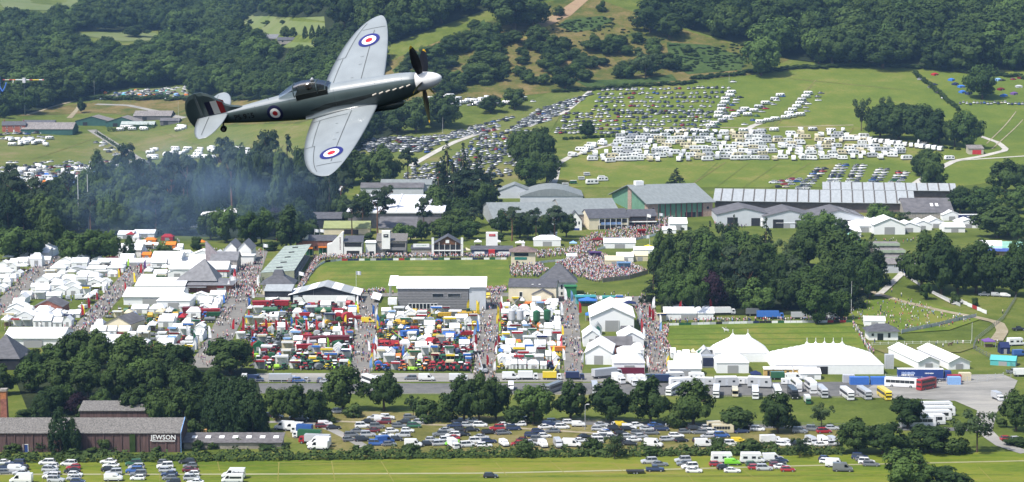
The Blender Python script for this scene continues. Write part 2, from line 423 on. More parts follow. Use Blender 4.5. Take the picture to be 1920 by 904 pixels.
AVE = [[(-25, 600), (50, 530), (100, 478)], [(130, 645), (165, 605), (215, 550), (255, 508), (290, 476)], [(375, 690), (410, 640), (433, 593), (455, 548), (468, 505), (480, 470)],
       [(672, 716), (680, 670), (688, 600), (692, 548)], [(905, 716), (912, 650), (918, 590), (925, 545)], [(1076, 716), (1073, 650), (1068, 590), (1062, 556)], [(1236, 713), (1228, 650), (1213, 590), (1196, 556)]]
AW = [9, 9, 11, 8, 8, 7, 7.5]
for l, w in zip(AVE, AW): strip('avenue', l, w * .85, w * 1.15, .12, avenue)
strip('avenue', [(430, 553), (560, 556), (700, 553), (930, 552), (1210, 560)], 11, 11, .08, avenue)
drape('show_ground_yard', [(430, 700), (1290, 700), (1290, 716), (430, 716)], .07, gravel, 15, 60)
drape('main_ring', [(604, 491), (640, 488), (952, 486), (958, 520), (956, 549), (556, 549), (572, 526), (590, 502)], .09, ringt, 12, 30)
drape('small_ring', [(1247, 612), (1420, 607), (1598, 606), (1612, 628), (1625, 662), (1262, 660), (1250, 635)], .30, ringt, 8, 30)
drape('warming_ring', [(1640, 643), (1800, 641), (1835, 650), (1800, 662), (1660, 664), (1635, 655)], .30, dryf, 8, 20)
drape('picnic_bank', [(1590, 565), (1700, 560), (1800, 585), (1838, 600), (1780, 620), (1690, 626), (1590, 605)], .30, ringt, 8, 20)
strip('bank_path', [(1620, 543), (1690, 566), (1770, 585), (1830, 596), (1872, 606), (1880, 622), (1868, 640)], 3, 5, .36, earth, 5)
strip('bank_path', [(1702, 490), (1690, 515), (1655, 548), (1645, 556)], 3, 3, .36, stonet, 5)
strip('bank_path', [(1690, 512), (1740, 545), (1790, 572)], 1.8, 1.8, .36, stonet, 5)
# hillside on the right
drape('hill_pasture', [(1035, 352), (1052, 300), (1100, 262), (1050, 215), (1110, 168), (1300, 158), (1420, 140), (1600, 122), (1720, 130), (1960, 118), (1960, 330), (1800, 350), (1500, 352)], .15, pasture, 14, 20)
drape('car_hill_field', [(640, 300), (690, 255), (800, 245), (900, 230), (1050, 165), (1110, 166), (1050, 217), (1000, 300), (960, 355), (700, 352)], .13, dryf, 14, 20)
drape('rough_slope', [(640, 190), (735, 112), (830, 75), (910, 42), (1062, -6), (1108, -6), (1300, 62), (1480, 112), (1410, 140), (1200, 160), (1050, 172), (900, 188), (760, 200)], .15, rough, 14, 20)
drape('bracken_patch', [(1045, 50), (1060, 38), (1130, 30), (1150, 40), (1110, 55), (1080, 62)], .30, bracken, 8, 8)
drape('bracken_patch', [(1250, 80), (1330, 85), (1400, 110), (1390, 132), (1290, 140), (1255, 120)], .30, bracken, 10, 10)
drape('bracken_patch', [(735, 132), (800, 92), (880, 60), (908, 36), (912, 50), (850, 85), (790, 118), (740, 138)], .30, bracken, 10, 10)
drape('bracken_patch', [(1078, 152), (1200, 148), (1260, 140), (1270, 152), (1100, 164)], .30, bracken, 10, 10)
drape('earth_scar', [(1000, 62), (1070, 30), (1108, -4), (1085, -4), (1050, 20), (990, 55)], .32, ground_mat('scar', [(.24, .16, .1), (.3, .21, .13), (.2, .16, .07)]), 8, 8)
drape('gorse_patch', [(975, 70), (1030, 48), (1035, 54), (990, 74)], .32, ground_mat('gorse', [(.12, .13, .03), (.24, .2, .05), (.35, .28, .04)], scales=(.05, .3, 1)), 8, 8)
strip('stone_track', [(770, 312), (815, 286), (850, 268), (900, 250), (935, 242)], 5, 5, .3, stonet)
strip('stone_track', [(990, 238), (1025, 222), (1058, 212), (1085, 190), (1108, 170)], 4.5, 3.5, .3, stonet)
strip('stone_track', [(1028, 362), (1040, 335), (1045, 308), (1070, 294), (1115, 280), (1160, 268), (1230, 262)], 5.5, 4, .3, stonet)
strip('stone_track', [(1395, 248), (1412, 236), (1425, 232)], 5, 5, .3, stonet)
strip('stone_track', [(1060, 240), (1300, 240), (1420, 240), (1600, 235)], 2, 2, .3, earth)
strip('stone_track', [(1690, 362), (1750, 322), (1790, 302), (1840, 294), (1888, 282), (1872, 268), (1838, 256)], 6, 4, .3, stonet)
strip('stone_track', [(1788, 302), (1850, 298), (1940, 292)], 2.5, 2.5, .3, stonet)
drape('bare_patch', [(1440, 236), (1520, 160), (1524, 162), (1447, 238)], .3, dryf, 6, 6)
for k in range(5): strip('wheel_track', [(1290 + 52 * k, 352), (1345 + 58 * k, 306)], .8, .8, .3, dryf)
# left hill farm and the far valley
drape('farm_field', [(-20, 310), (-20, 262), (130, 255), (180, 246), (262, 298), (262, 312)], .15, dryf, 14, 20)
drape('farm_field', [(200, 248), (345, 240), (600, 235), (650, 270), (560, 300), (300, 300)], .15, dryf, 14, 20)
drape('camp_field', [(-20, 312), (270, 306), (290, 340), (270, 372), (-20, 372)], .13, dryf, 14, 20)
drape('quarry_bank', [(30, 218), (110, 200), (180, 190), (350, 186), (560, 190), (640, 205), (560, 232), (345, 236), (330, 222), (180, 212)], .15, rough, 14, 20)
drape('tent_field', [(165, 188), (230, 172), (360, 160), (370, 186)], .2, farf, 14, 20)
strip('farm_drive', [(172, 244), (200, 262), (235, 282), (262, 300)], 8, 6, .3, gravel)
strip('hill_road', [(180, 196), (240, 198), (300, 210), (345, 222)], 6, 6, .3, gravel)
strip('hill_road', [(50, 216), (100, 200), (150, 186)], 4, 4, .3, earth)
strip('hill_road', [(130, 222), (145, 205), (150, 195)], 5, 3, .3, earth)
FARF = ([(452, 40), (520, 38), (612, 44), (613, 62), (570, 66), (490, 66), (470, 55)], [(455, 28), (545, 34), (540, 42), (455, 40)], [(485, 80), (560, 80), (604, 82), (600, 92), (510, 88)],
             [(-10, -4), (150, -4), (148, 10), (95, 20), (10, 18)], [(135, 64), (200, 60), (292, 62), (300, 76), (230, 78)], [(560, 34), (640, 30), (640, 44), (600, 40)], [(600, 10), (640, 8), (640, 16), (600, 18)], [(110, 92), (125, 90), (128, 98), (112, 98)])
for poly in FARF:
    drape('far_field', poly, .4, farf, 25, 12)

# worn wheel marks and mower stripes on the open grass
for a, b2 in (((1450, 240), (1530, 150)), ((1560, 300), (1600, 240)), ((1850, 270), (1905, 210)), ((1860, 280), (1918, 225)), ((1300, 345), (1360, 305)), ((300, 246), (430, 292)), ((60, 300), (170, 262)), ((1690, 330), (1760, 300)), ((1480, 148), (1700, 170))): strip('wheel_track', [a, b2], .9, .7, .35, earth if a[0] > 1840 else worn, 6)
for k in range(7): strip('mower_stripe', [(612 + k * 2, 494 + k * 7.5), (952, 491 + k * 7.6)], 2.2, 2.2, .13, ground_mat('mower_stripe', [(0.079, 0.119, 0.016), (0.094, 0.132, 0.019), (0.111, 0.142, 0.024)]), 12)
for k in range(4): strip('mower_stripe', [(1256, 618 + k * 10), (1606, 614 + k * 11)], 2.0, 2.0, .36, MATS['mower_stripe'], 8)
for x0, x1, y in ((0, 900, 874), (300, 1500, 896), (900, 1900, 893), (520, 1100, 868), (1000, 1600, 884)): strip('grass_swathe', [(x0, y), ((x0 + x1) / 2, y - 1), (x1, y - 3)], 1.3, .9, .09, ground_mat('grass_swathe', [(0.077, 0.117, 0.013), (0.129, 0.149, 0.022), (0.163, 0.167, 0.039)], scales=(.05, .3, 1.2)), 6)

# ---------------------------------------------------------------- trees
LEAF = {'o': leaf_mat('oak_leaves', (0.019, 0.040, 0.012), (0.066, 0.104, 0.026)), 'l': leaf_mat('ash_leaves', (0.035, 0.067, 0.015), (0.089, 0.144, 0.035)),
        'c': leaf_mat('spruce_needles', (0.014, 0.031, 0.016), (0.038, 0.059, 0.026)), 'y': leaf_mat('cypress_leaves', (0.018, 0.040, 0.015), (0.045, 0.077, 0.026)),
        'p': leaf_mat('pine_needles', (0.019, 0.036, 0.018), (0.049, 0.072, 0.034)), 'b': leaf_mat('bush_leaves', (0.026, 0.051, 0.014), (0.071, 0.108, 0.030)),
        's': leaf_mat('birch_leaves', (0.031, 0.054, 0.020), (0.071, 0.104, 0.040)), 'r': leaf_mat('copper_leaves', (0.016, 0.009, 0.014), (0.035, 0.018, 0.028))}
bark = M('bark', (0.09, 0.065, 0.045), rough=0.95, var=0.4, scale=6, bump=0.5)
pine_bark = M('pine_bark', (0.17, 0.085, 0.05), rough=0.95, var=0.4, scale=6, bump=0.5)

def leaf_quads(rng, cen, nor, size, flat=0.75):
    n = len(cen); nn = nor + rng.normal(0, flat * 0.42, (n, 3)); nn /= np.linalg.norm(nn, axis=1, keepdims=True) + 1e-9
    t = rng.normal(size=(n, 3)); a = np.cross(nn, t); a /= np.linalg.norm(a, axis=1, keepdims=True) + 1e-9; b = np.cross(nn, a)
    s = (size * rng.uniform(0.6, 1.35, n))[:, None]; e = rng.uniform(0.55, 1.0, n)[:, None]
    V = np.stack([cen - a * s - b * s * e * 0.4, cen + b * s * e * -0.9, cen + a * s + b * s * e * 0.3, cen + b * s * e], 1).reshape(-1, 3)
    return V, np.arange(4 * n).reshape(-1, 4)

def crown_mesh(kind, seed, n, size):
    """unit crown, height 0..1 and width 1, of leaf clumps through the volume"""
    rng = np.random.default_rng(seed); cl = []
    if kind in ('o', 'l', 'r', 's'):
        z0 = 0.05 if kind != 's' else 0.2
        k = 46 if kind != 's' else 20
        for i in range(k):
            u = rng.normal(size=3); u /= np.linalg.norm(u); r = rng.uniform(0.55, 0.95)
            h = 0.5 * (1 + u[2] * r); w = 0.42 * (1.1 if 0.15 < h < 0.6 else 1.0)
            cl.append((u[0] * r * w, u[1] * r * w, z0 + 0.07 + (0.84 - z0) * h, rng.uniform(0.07, 0.15) if kind != 's' else rng.uniform(0.06, 0.11)))
        cl.append((0, 0, 0.55, 0.22))
    elif kind == 'b':
        for i in range(24):
            u = rng.normal(size=3); u /= np.linalg.norm(u); u[2] = abs(u[2]); r = rng.uniform(0.4, 0.9)
            cl.append((u[0] * r * 0.40, u[1] * r * 0.40, 0.1 + 0.74 * r * u[2], rng.uniform(0.10, 0.18)))
    elif kind == 'p':
        for i in range(18):
            a = rng.uniform(0, 6.28); r = rng.uniform(0.05, 0.38) ; z = rng.uniform(0.5, 0.95)
            r *= (1.0 if z < 0.85 else 0.6)
            cl.append((r * math.cos(a), r * math.sin(a), z, rng.uniform(0.09, 0.15)))
    elif kind == 'c':
        for lev in range(13):
            z = 0.10 + 0.86 * lev / 12; rr = 0.47 * (1 - lev / 12.6) ** 0.8
            for j in range(max(2, int(9 * (1 - lev / 14)))):
                a = rng.uniform(0, 6.28)
                for q in (0.5, 0.92): cl.append((rr * q * math.cos(a), rr * q * math.sin(a), z - 0.06 * q, 0.05 + 0.035 * (1 - lev / 13)))
    elif kind == 'y':
        for lev in range(16):
            z = 0.05 + 0.9 * lev / 15; rr = 0.40 * (math.sin(min(1.0, (1 - lev / 15.5) * 1.5) * 1.57)) ** 0.8
            for j in range(7):
                a = rng.uniform(0, 6.28); q = rng.uniform(.75, 1.05)
                cl.append((rr * q * math.cos(a), rr * q * math.sin(a), z, 0.115))
    cl = np.array(cl); wt = cl[:, 3] ** 2; idx = rng.choice(len(cl), n, p=wt / wt.sum())
    u = rng.normal(size=(n, 3)); u /= np.linalg.norm(u, axis=1, keepdims=True)
    if kind == 'p': u[:, 2] = np.abs(u[:, 2]) * 0.8
    if kind == 'c': u[:, 2] *= 0.5
    rad = cl[idx, 3][:, None] * rng.uniform(0.55, 1.08, (n, 1)); cen = cl[idx, :3] + u * rad * (1, 1, 0.9)
    axis = cen - np.array([0, 0, 0.45]); axis /= np.linalg.norm(axis, axis=1, keepdims=True) + 1e-9
    nor = u * 0.7 + axis * 0.75 + np.array([0, 0, 0.2])
    V, Q = leaf_quads(rng, cen, nor, size)
    return np_mesh(kind + '_crown', V, Q, LEAF[kind])

def trunk_mesh(kind, seed):
    rng = random.Random(seed); b = MB(); mt = pine_bark if kind == 'p' else bark
    top = {'o': 0.62, 'l': 0.62, 'r': 0.6, 's': 0.8, 'b': 0.4, 'p': 0.86, 'c': 0.95, 'y': 0.8}[kind]
    r = {'o': 0.032, 'l': 0.026, 'r': 0.03, 's': 0.016, 'b': 0.02, 'p': 0.026, 'c': 0.022, 'y': 0.022}[kind]
    pts = [(0, 0, -0.02, r * 1.35), (0, 0, 0.06, r), (rng.uniform(-.015, .015), rng.uniform(-.015, .015), top * .5, r * .78), (rng.uniform(-.03, .03), rng.uniform(-.03, .03), top, r * .3)]
    for (x0, y0, z0, r0), (x1, y1, z1, r1) in zip(pts, pts[1:]): b.cyl((x0, y0, z0), (x1, y1, z1), r0, r1, 7)
    for i in range(6 if kind in 'olrsp' else 0):
        a = i * 1.05 + rng.uniform(-.3, .3); z = rng.uniform(.26, .5) if kind != 'p' else rng.uniform(.5, .75); L = rng.uniform(.2, .34)
        b.cyl((0, 0, z), (L * math.cos(a), L * math.sin(a), z + rng.uniform(.1, .25)), r * .45, r * .12, 5)
    return b.mesh(kind + '_trunk', mt)
NV = {'o': 5, 'l': 3, 'c': 2, 'y': 2, 'p': 3, 'b': 3, 's': 2, 'r': 1}
NQ = {'o': 4600, 'l': 4200, 'c': 2600, 'y': 4200, 'p': 1700, 'b': 2000, 's': 1300, 'r': 2400}
LS = {'o': .034, 'l': .034, 'c': .026, 'y': .03, 'p': .034, 'b': .042, 's': .028, 'r': .034}
CROWN = {k: [crown_mesh(k, 100 + i * 7 + ord(k), NQ[k], LS[k]) for i in range(n)] for k, n in NV.items()}
TRUNK = {k: [trunk_mesh(k, 40 + i) for i in range(2)] for k in NV}
DESC = {'o': 'dark rounded broadleaf tree', 'l': 'bright green broadleaf tree', 'c': 'dark pointed conifer', 'y': 'dense dark green cypress', 'p': 'tall bare-stemmed pine',
        'b': 'low rounded green bush', 's': 'thin pale open-crowned tree', 'r': 'copper purple leaved tree'}
KNAME = {'o': 'broadleaf_tree', 'l': 'broadleaf_tree', 'c': 'conifer_tree', 'y': 'cypress_tree', 'p': 'pine_tree', 'b': 'bush', 's': 'birch_tree', 'r': 'copper_tree'}
def tree(kind, p, w, h, area, group=None):
    o = spawn(KNAME[kind], [('trunk', R.choice(TRUNK[kind]), 0, []), ('crown', R.choice(CROWN[kind]), 0, [])], p, R.uniform(0, 6.28), (w, w * R.uniform(.9, 1.1), h))
    return auto(o, DESC[kind], area, 'bush' if kind == 'b' else 'tree', group)
def trees(area, spec, group=None):
    spec = [(k, x, y, w * 1.1, h * 1.03) for k, x, y, w, h in spec]
    P = GA([t[1] for t in spec], [t[2] for t in spec])
    for (k, x, y, w, h), p in zip(spec, P):
        q = mpp(p); tree(k, Vector(p), w * q, h * q, area, group)

trees('standing in front of the meadow at lower right', [('l', 1697, 915, 95, 78), ('b', 1775, 915, 110, 58)])
trees('behind the meadow hedge at right', [('o', 1605, 850, 85, 72), ('o', 1655, 852, 85, 70), ('b', 1700, 850, 70, 45), ('o', 1745, 848, 90, 58), ('b', 1785, 852, 60, 42), ('s', 1832, 848, 95, 92), ('b', 1800, 850, 50, 40), ('b', 1905, 835, 60, 22)])
trees('beside the gravel coach yard', [('o', 1702, 803, 72, 66), ('o', 1905, 808, 60, 80), ('b', 1880, 800, 30, 22)])
trees('in the roadside row behind the parked cars', [('o', 643, 772, 78, 92), ('o', 720, 770, 64, 84), ('b', 662, 782, 50, 32), ('b', 800, 790, 62, 60), ('b', 835, 790, 60, 66), ('o', 870, 792, 70, 92), ('o', 898, 793, 62, 98), ('o', 930, 788, 56, 92),
      ('l', 1000, 796, 78, 84), ('b', 962, 795, 60, 48), ('o', 1070, 788, 68, 78), ('o', 1146, 792, 84, 84), ('o', 1220, 795, 82, 92), ('b', 1268, 802, 54, 56), ('o', 1300, 800, 80, 92), ('b', 1376, 806, 86, 62), ('o', 1458, 812, 74, 86), ('s', 1540, 802, 58, 52), ('b', 1490, 805, 26, 26), ('s', 775, 785, 45, 48)])
trees('in the long hedge along the meadow', [('b', 985, 856, 54, 46), ('b', 1112, 852, 48, 44), ('s', 1152, 860, 46, 54), ('b', 1345, 848, 38, 36), ('b', 1405, 852, 64, 40), ('s', 1500, 858, 42, 46), ('b', 1222, 856, 34, 24), ('b', 668, 848, 20, 18), ('b', 770, 852, 44, 30), ('b', 690, 852, 36, 26)])
trees('in the wood behind the brick warehouse', [('o', 145, 690, 70, 82), ('o', 185, 690, 62, 74), ('l', 160, 715, 55, 70), ('o', 245, 706, 96, 84), ('l', 215, 690, 50, 56), ('o', 332, 702, 74, 66), ('o', 432, 702, 100, 76), ('o', 300, 690, 60, 50), ('b', 400, 716, 52, 40), ('o', 70, 700, 46, 52), ('l', 105, 690, 56, 52),
      ('l', 60, 735, 70, 66), ('o', 110, 742, 70, 76), ('o', 165, 745, 76, 78), ('o', 225, 748, 72, 80), ('o', 285, 748, 72, 78), ('o', 345, 750, 70, 80), ('o', 395, 748, 60, 66), ('o', 8, 740, 50, 58), ('o', 320, 720, 60, 60), ('l', 265, 725, 60, 62),
      ('o', 100, 778, 60, 62), ('y', 78, 785, 46, 50), ('l', 120, 775, 50, 60), ('o', 300, 800, 66, 84), ('o', 345, 802, 64, 90), ('o', 255, 785, 60, 66), ('o', 375, 800, 56, 84), ('r', 143, 778, 50, 46), ('l', 190, 770, 40, 44), ('b', 160, 784, 52, 32), ('b', 50, 784, 56, 24), ('b', 225, 770, 40, 22)])
trees('in the cypress clump beside the low shed', [('y', 408, 812, 60, 96), ('y', 424, 813, 62, 102), ('y', 440, 814, 62, 104), ('y', 456, 814, 60, 106), ('y', 474, 814, 56, 100), ('y', 492, 812, 30, 46)])
trees('at the left end of the parked cars', [('o', 518, 790, 52, 72), ('o', 552, 792, 58, 74), ('o', 588, 792, 56, 72), ('b', 615, 792, 36, 40), ('b', 362, 818, 44, 46)])
trees('against the brick warehouse wall', [('y', 114, 852, 48, 86), ('y', 137, 852, 34, 66), ('b', 25, 848, 40, 26), ('b', 196, 848, 36, 32), ('s', 75, 848, 22, 22), ('b', 372, 844, 26, 28), ('b', 443, 838, 36, 24), ('b', 398, 842, 26, 18), ('b', 295, 848, 20, 16), ('b', 170, 850, 40, 14), ('b', 500, 842, 50, 14)])
# middle: the belt across the left of the showground
trees('in the tree belt behind the white tents at left', [('l', 25, 488, 78, 68), ('l', 60, 486, 60, 60), ('o', 95, 476, 62, 74), ('l', 140, 492, 66, 62), ('l', 175, 492, 72, 68), ('l', 205, 490, 50, 60), ('y', 243, 488, 24, 44), ('b', 310, 482, 52, 30), ('o', 100, 430, 60, 60),
      ('p', 25, 420, 60, 96), ('c', 10, 430, 50, 110), ('p', 72, 425, 56, 90), ('o', 45, 430, 60, 70), ('o', 115, 420, 56, 84), ('p', 130, 416, 50, 92), ('o', 195, 420, 70, 96), ('o', 235, 424, 72, 106), ('c', 285, 420, 60, 130), ('p', 320, 415, 60, 116), ('o', 265, 430, 60, 90), ('o', 205, 440, 60, 70)])
trees('in the smoky tree belt behind the grandstand', [('p', 385, 405, 64, 100), ('o', 335, 440, 66, 84), ('y', 435, 400, 52, 128), ('o', 470, 410, 64, 100), ('y', 455, 395, 40, 100), ('p', 505, 410, 80, 126), ('c', 540, 405, 74, 158), ('p', 568, 410, 60, 126), ('p', 590, 415, 60, 110), ('c', 520, 420, 60, 120),
      ('l', 425, 455, 56, 74), ('o', 395, 450, 52, 60), ('l', 470, 462, 56, 72), ('l', 490, 458, 50, 70), ('o', 545, 470, 62, 84), ('r', 515, 440, 40, 56), ('b', 368, 468, 30, 30), ('b', 505, 470, 40, 24), ('b', 460, 476, 22, 16), ('b', 612, 435, 14, 26)])
trees('behind the ringside buildings', [('p', 660, 442, 46, 68), ('p', 708, 448, 60, 88), ('p', 795, 446, 40, 78), ('p', 680, 430, 36, 50), ('l', 755, 456, 44, 40), ('b', 690, 452, 40, 20), ('o', 770, 452, 40, 34), ('o', 855, 440, 56, 56), ('o', 825, 446, 50, 40), ('p', 960, 452, 48, 62), ('p', 1005, 455, 46, 62), ('p', 1040, 452, 56, 64),
      ('o', 990, 448, 36, 50), ('p', 890, 438, 36, 48), ('b', 935, 452, 34, 24), ('s', 870, 420, 36, 36), ('o', 1062, 445, 40, 50)])
trees('in the tall conifer group right of the white hall', [('c', 838, 392, 60, 132), ('c', 868, 390, 56, 126), ('c', 897, 392, 54, 114), ('c', 822, 396, 46, 96), ('c', 920, 392, 50, 80), ('p', 885, 396, 80, 76), ('c', 850, 398, 56, 100), ('p', 915, 388, 60, 60)])
trees('below the car-covered hillside', [('o', 690, 348, 60, 66), ('o', 720, 350, 66, 78), ('p', 765, 346, 40, 66), ('o', 660, 345, 60, 66), ('o', 985, 322, 56, 86), ('o', 1018, 312, 60, 82), ('l', 993, 352, 56, 60), ('o', 1025, 345, 50, 66), ('o', 970, 300, 40, 60), ('o', 1000, 330, 50, 80), ('o', 1102, 258, 34, 32), ('c', 1268, 346, 36, 32), ('o', 640, 350, 60, 72)])
trees('among the halls behind the ringside row', [('o', 640, 420, 44, 62), ('o', 680, 425, 48, 70), ('p', 640, 400, 48, 76), ('p', 725, 420, 44, 72), ('o', 820, 412, 54, 66), ('o', 870, 425, 60, 62), ('o', 845, 452, 44, 44), ('l', 880, 448, 40, 40), ('o', 940, 440, 46, 48), ('o', 905, 400, 50, 70), ('o', 975, 446, 44, 52), ('o', 1020, 450, 50, 54), ('o', 790, 452, 34, 40), ('b', 720, 456, 40, 26), ('o', 610, 400, 50, 90), ('c', 580, 400, 56, 130), ('o', 565, 440, 50, 70), ('o', 585, 452, 36, 46)])
# right: the knoll wood
kn = []
for y, xs, h in ((584, range(1250, 1610, 36), 92), (574, range(1232, 1620, 40), 96), (560, range(1246, 1650, 42), 100), (535, range(1240, 1655, 44), 98), (510, range(1250, 1640, 44), 88), (488, range(1280, 1420, 40), 78)):
    for x in xs: kn.append((R.choice('ooollcopscoolc'), x + R.uniform(-10, 10), y + R.uniform(-6, 6), R.uniform(44, 80), h * R.uniform(.66, 1.15)))
kn += [('c', 1435, 500, 44, 96), ('c', 1376, 470, 30, 70), ('c', 1330, 468, 30, 56), ('r', 1335, 585, 56, 86), ('s', 1307, 600, 24, 70), ('s', 1252, 596, 24, 50), ('l', 1530, 608, 76, 82), ('l', 1575, 600, 50, 60), ('o', 1640, 535, 46, 72), ('l', 1545, 452, 58, 62), ('l', 1520, 450, 50, 54), ('l', 1648, 428, 56, 50), ('s', 1690, 425, 40, 34), ('o', 1575, 445, 34, 36)]
trees('in the wood left of the picnic bank', kn)
trees('in the tree group above the picnic bank', [('o', 1728, 545, 84, 112), ('o', 1765, 552, 80, 118), ('o', 1830, 550, 80, 104), ('o', 1862, 552, 66, 92), ('o', 1905, 556, 60, 80), ('o', 1795, 552, 60, 90), ('l', 1910, 540, 60, 100), ('l', 1737, 562, 24, 36), ('b', 1790, 570, 28, 30), ('b', 1828, 574, 18, 20)])
trees('on the slope above the market tents at right', [('o', 1748, 362, 62, 86), ('o', 1735, 318, 44, 40), ('o', 1725, 330, 40, 44), ('o', 1885, 362, 66, 64), ('o', 1910, 360, 50, 60), ('l', 1850, 405, 76, 60), ('o', 1800, 400, 60, 52), ('l', 1905, 400, 50, 56), ('o', 1870, 446, 96, 66), ('o', 1830, 400, 50, 50), ('o', 1890, 440, 60, 56), ('b', 1770, 400, 60, 36), ('l', 1910, 452, 40, 50)])
trees('in the small copse above the caravans', [('s', 1615, 246, 44, 72), ('s', 1657, 240, 38, 66), ('o', 1650, 260, 60, 66), ('o', 1685, 262, 66, 72), ('o', 1725, 266, 66, 70), ('o', 1760, 270, 60, 64), ('o', 1705, 250, 60, 62), ('o', 1670, 245, 50, 56), ('l', 1812, 280, 60, 78), ('o', 1790, 275, 46, 58), ('o', 1740, 275, 46, 52)])
# trees that stand alone on the hill, then the woods; the largest of the woods are things, the rest one mass
trees('standing on the hillside above the car field', [('l', 1427, 142, 76, 82), ('o', 1560, 122, 74, 78), ('o', 1655, 128, 92, 68), ('l', 1842, 186, 64, 70), ('l', 1535, 120, 60, 70), ('o', 965, 56, 118, 84), ('o', 1000, 52, 70, 70), ('o', 1220, 60, 80, 66), ('o', 1255, 72, 60, 50), ('o', 1300, 52, 50, 40), ('s', 1210, 148, 60, 56), ('o', 1060, 168, 50, 44), ('o', 905, 150, 70, 48), ('b', 1048, 30, 26, 26), ('b', 1128, 22, 26, 26), ('o', 890, 60, 28, 26),
       ('o', 830, 240, 76, 68), ('o', 780, 248, 70, 64), ('o', 745, 252, 60, 60), ('o', 965, 205, 46, 44), ('o', 920, 212, 44, 34), ('o', 795, 235, 60, 60)])
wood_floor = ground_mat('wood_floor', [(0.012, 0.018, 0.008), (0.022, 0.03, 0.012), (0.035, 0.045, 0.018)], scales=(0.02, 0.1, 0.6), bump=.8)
belt = []
for y, xs, h in ((436, range(-10, 330, 30), 74), (424, range(-20, 340, 26), 82), (412, range(5, 620, 30), 86), (400, range(-10, 610, 34), 84), (388, range(180, 600, 36), 80), (372, range(230, 620, 40), 76), (432, range(355, 580, 30), 74), (446, range(400, 570, 30), 66)):
    for x in xs:
        if abs(x - 408) < 42 and y > 395: continue
        belt.append((R.choice('oooolppcoy'), x + R.uniform(-10, 10), y + R.uniform(-5, 5), R.uniform(42, 66), h * R.uniform(.7, 1.15)))
for x in range(190, 625, 17): belt.append((R.choice('cypcpoo'), x + R.uniform(-8, 8), 410 + R.uniform(-8, 14), R.uniform(44, 70), R.uniform(104, 140) + (26 if x > 425 else 0)))
trees('in the dense dark belt across the left', belt)
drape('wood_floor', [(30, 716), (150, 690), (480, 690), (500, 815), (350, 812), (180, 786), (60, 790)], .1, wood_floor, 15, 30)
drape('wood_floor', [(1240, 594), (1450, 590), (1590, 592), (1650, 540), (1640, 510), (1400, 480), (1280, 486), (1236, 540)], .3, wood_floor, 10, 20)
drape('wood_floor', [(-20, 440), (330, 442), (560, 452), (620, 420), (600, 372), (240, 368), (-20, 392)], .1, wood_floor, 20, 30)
W = []
def wood(poly, n, w, h, kinds, mind=0):
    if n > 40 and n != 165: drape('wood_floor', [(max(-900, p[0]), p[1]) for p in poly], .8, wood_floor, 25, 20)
    xs = [p[0] for p in poly]; ys = [p[1] for p in poly]; got = 0
    while got < n:
        x = NR.uniform(min(xs), max(xs), 400); y = NR.uniform(min(ys), max(ys), 400); k = inside(x, y, poly)
        for a, b in zip(x[k], y[k]):
            if any(inside(np.array([a, a, a - w * .4, a + w * .4, a]), np.array([b - h * .9, b - h * .35, b - h * .6, b - h * .6, b]), f).any() for f in FARF): continue
            W.append((R.choice(kinds), a, b, w * (k_ := R.choice((.6, .8, 1, 1, 1.2, 1.5))) * R.uniform(.85, 1.15), h * k_ ** .8 * R.uniform(.8, 1.1))); got += 1
            if got >= n: break
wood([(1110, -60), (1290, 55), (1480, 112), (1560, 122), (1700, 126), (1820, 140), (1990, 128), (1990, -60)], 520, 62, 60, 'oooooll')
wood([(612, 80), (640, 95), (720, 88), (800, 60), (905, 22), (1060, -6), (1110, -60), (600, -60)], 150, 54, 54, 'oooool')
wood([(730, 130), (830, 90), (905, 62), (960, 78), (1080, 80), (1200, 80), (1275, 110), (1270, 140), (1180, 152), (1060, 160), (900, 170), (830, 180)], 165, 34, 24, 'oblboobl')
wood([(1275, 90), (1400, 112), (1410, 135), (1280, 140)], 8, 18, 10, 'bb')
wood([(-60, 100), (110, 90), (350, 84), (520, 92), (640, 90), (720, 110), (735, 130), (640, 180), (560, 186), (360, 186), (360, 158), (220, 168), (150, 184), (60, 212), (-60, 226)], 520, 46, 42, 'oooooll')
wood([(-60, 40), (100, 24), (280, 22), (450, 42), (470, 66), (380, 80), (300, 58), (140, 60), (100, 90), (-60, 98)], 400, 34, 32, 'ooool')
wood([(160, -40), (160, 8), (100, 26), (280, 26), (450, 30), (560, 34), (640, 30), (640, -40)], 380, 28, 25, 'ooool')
wood([(-60, -40), (150, -40), (150, -6), (-60, -6)], 40, 28, 25, 'ooo')
wood([(380, 80), (470, 68), (490, 82), (520, 92), (640, 96), (610, 66), (612, 40), (640, 44), (640, 110), (400, 110)], 60, 26, 24, 'ooo')
wood([(640, 205), (700, 190), (760, 196), (740, 250), (660, 290), (600, 285)], 44, 44, 48, 'ooo')
for i in range(150): W.append(('b', R.uniform(1255, 1400), R.uniform(84, 138), R.uniform(7, 15), R.uniform(2.5, 5)))
for i in range(70): W.append(('b', R.uniform(1045, 1150), R.uniform(34, 60), R.uniform(7, 13), R.uniform(2.5, 5)))
for i in range(90): W.append(('b', R.uniform(930, 1250), R.uniform(40, 90), R.uniform(5, 12), R.uniform(2, 6)))
for i in range(60): W.append(('b', R.uniform(740, 905), 0, R.uniform(6, 10), R.uniform(2, 4))); W[-1] = W[-1][:2] + (132 - (W[-1][1] - 740) * .5 + R.uniform(-14, 6),) + W[-1][3:]
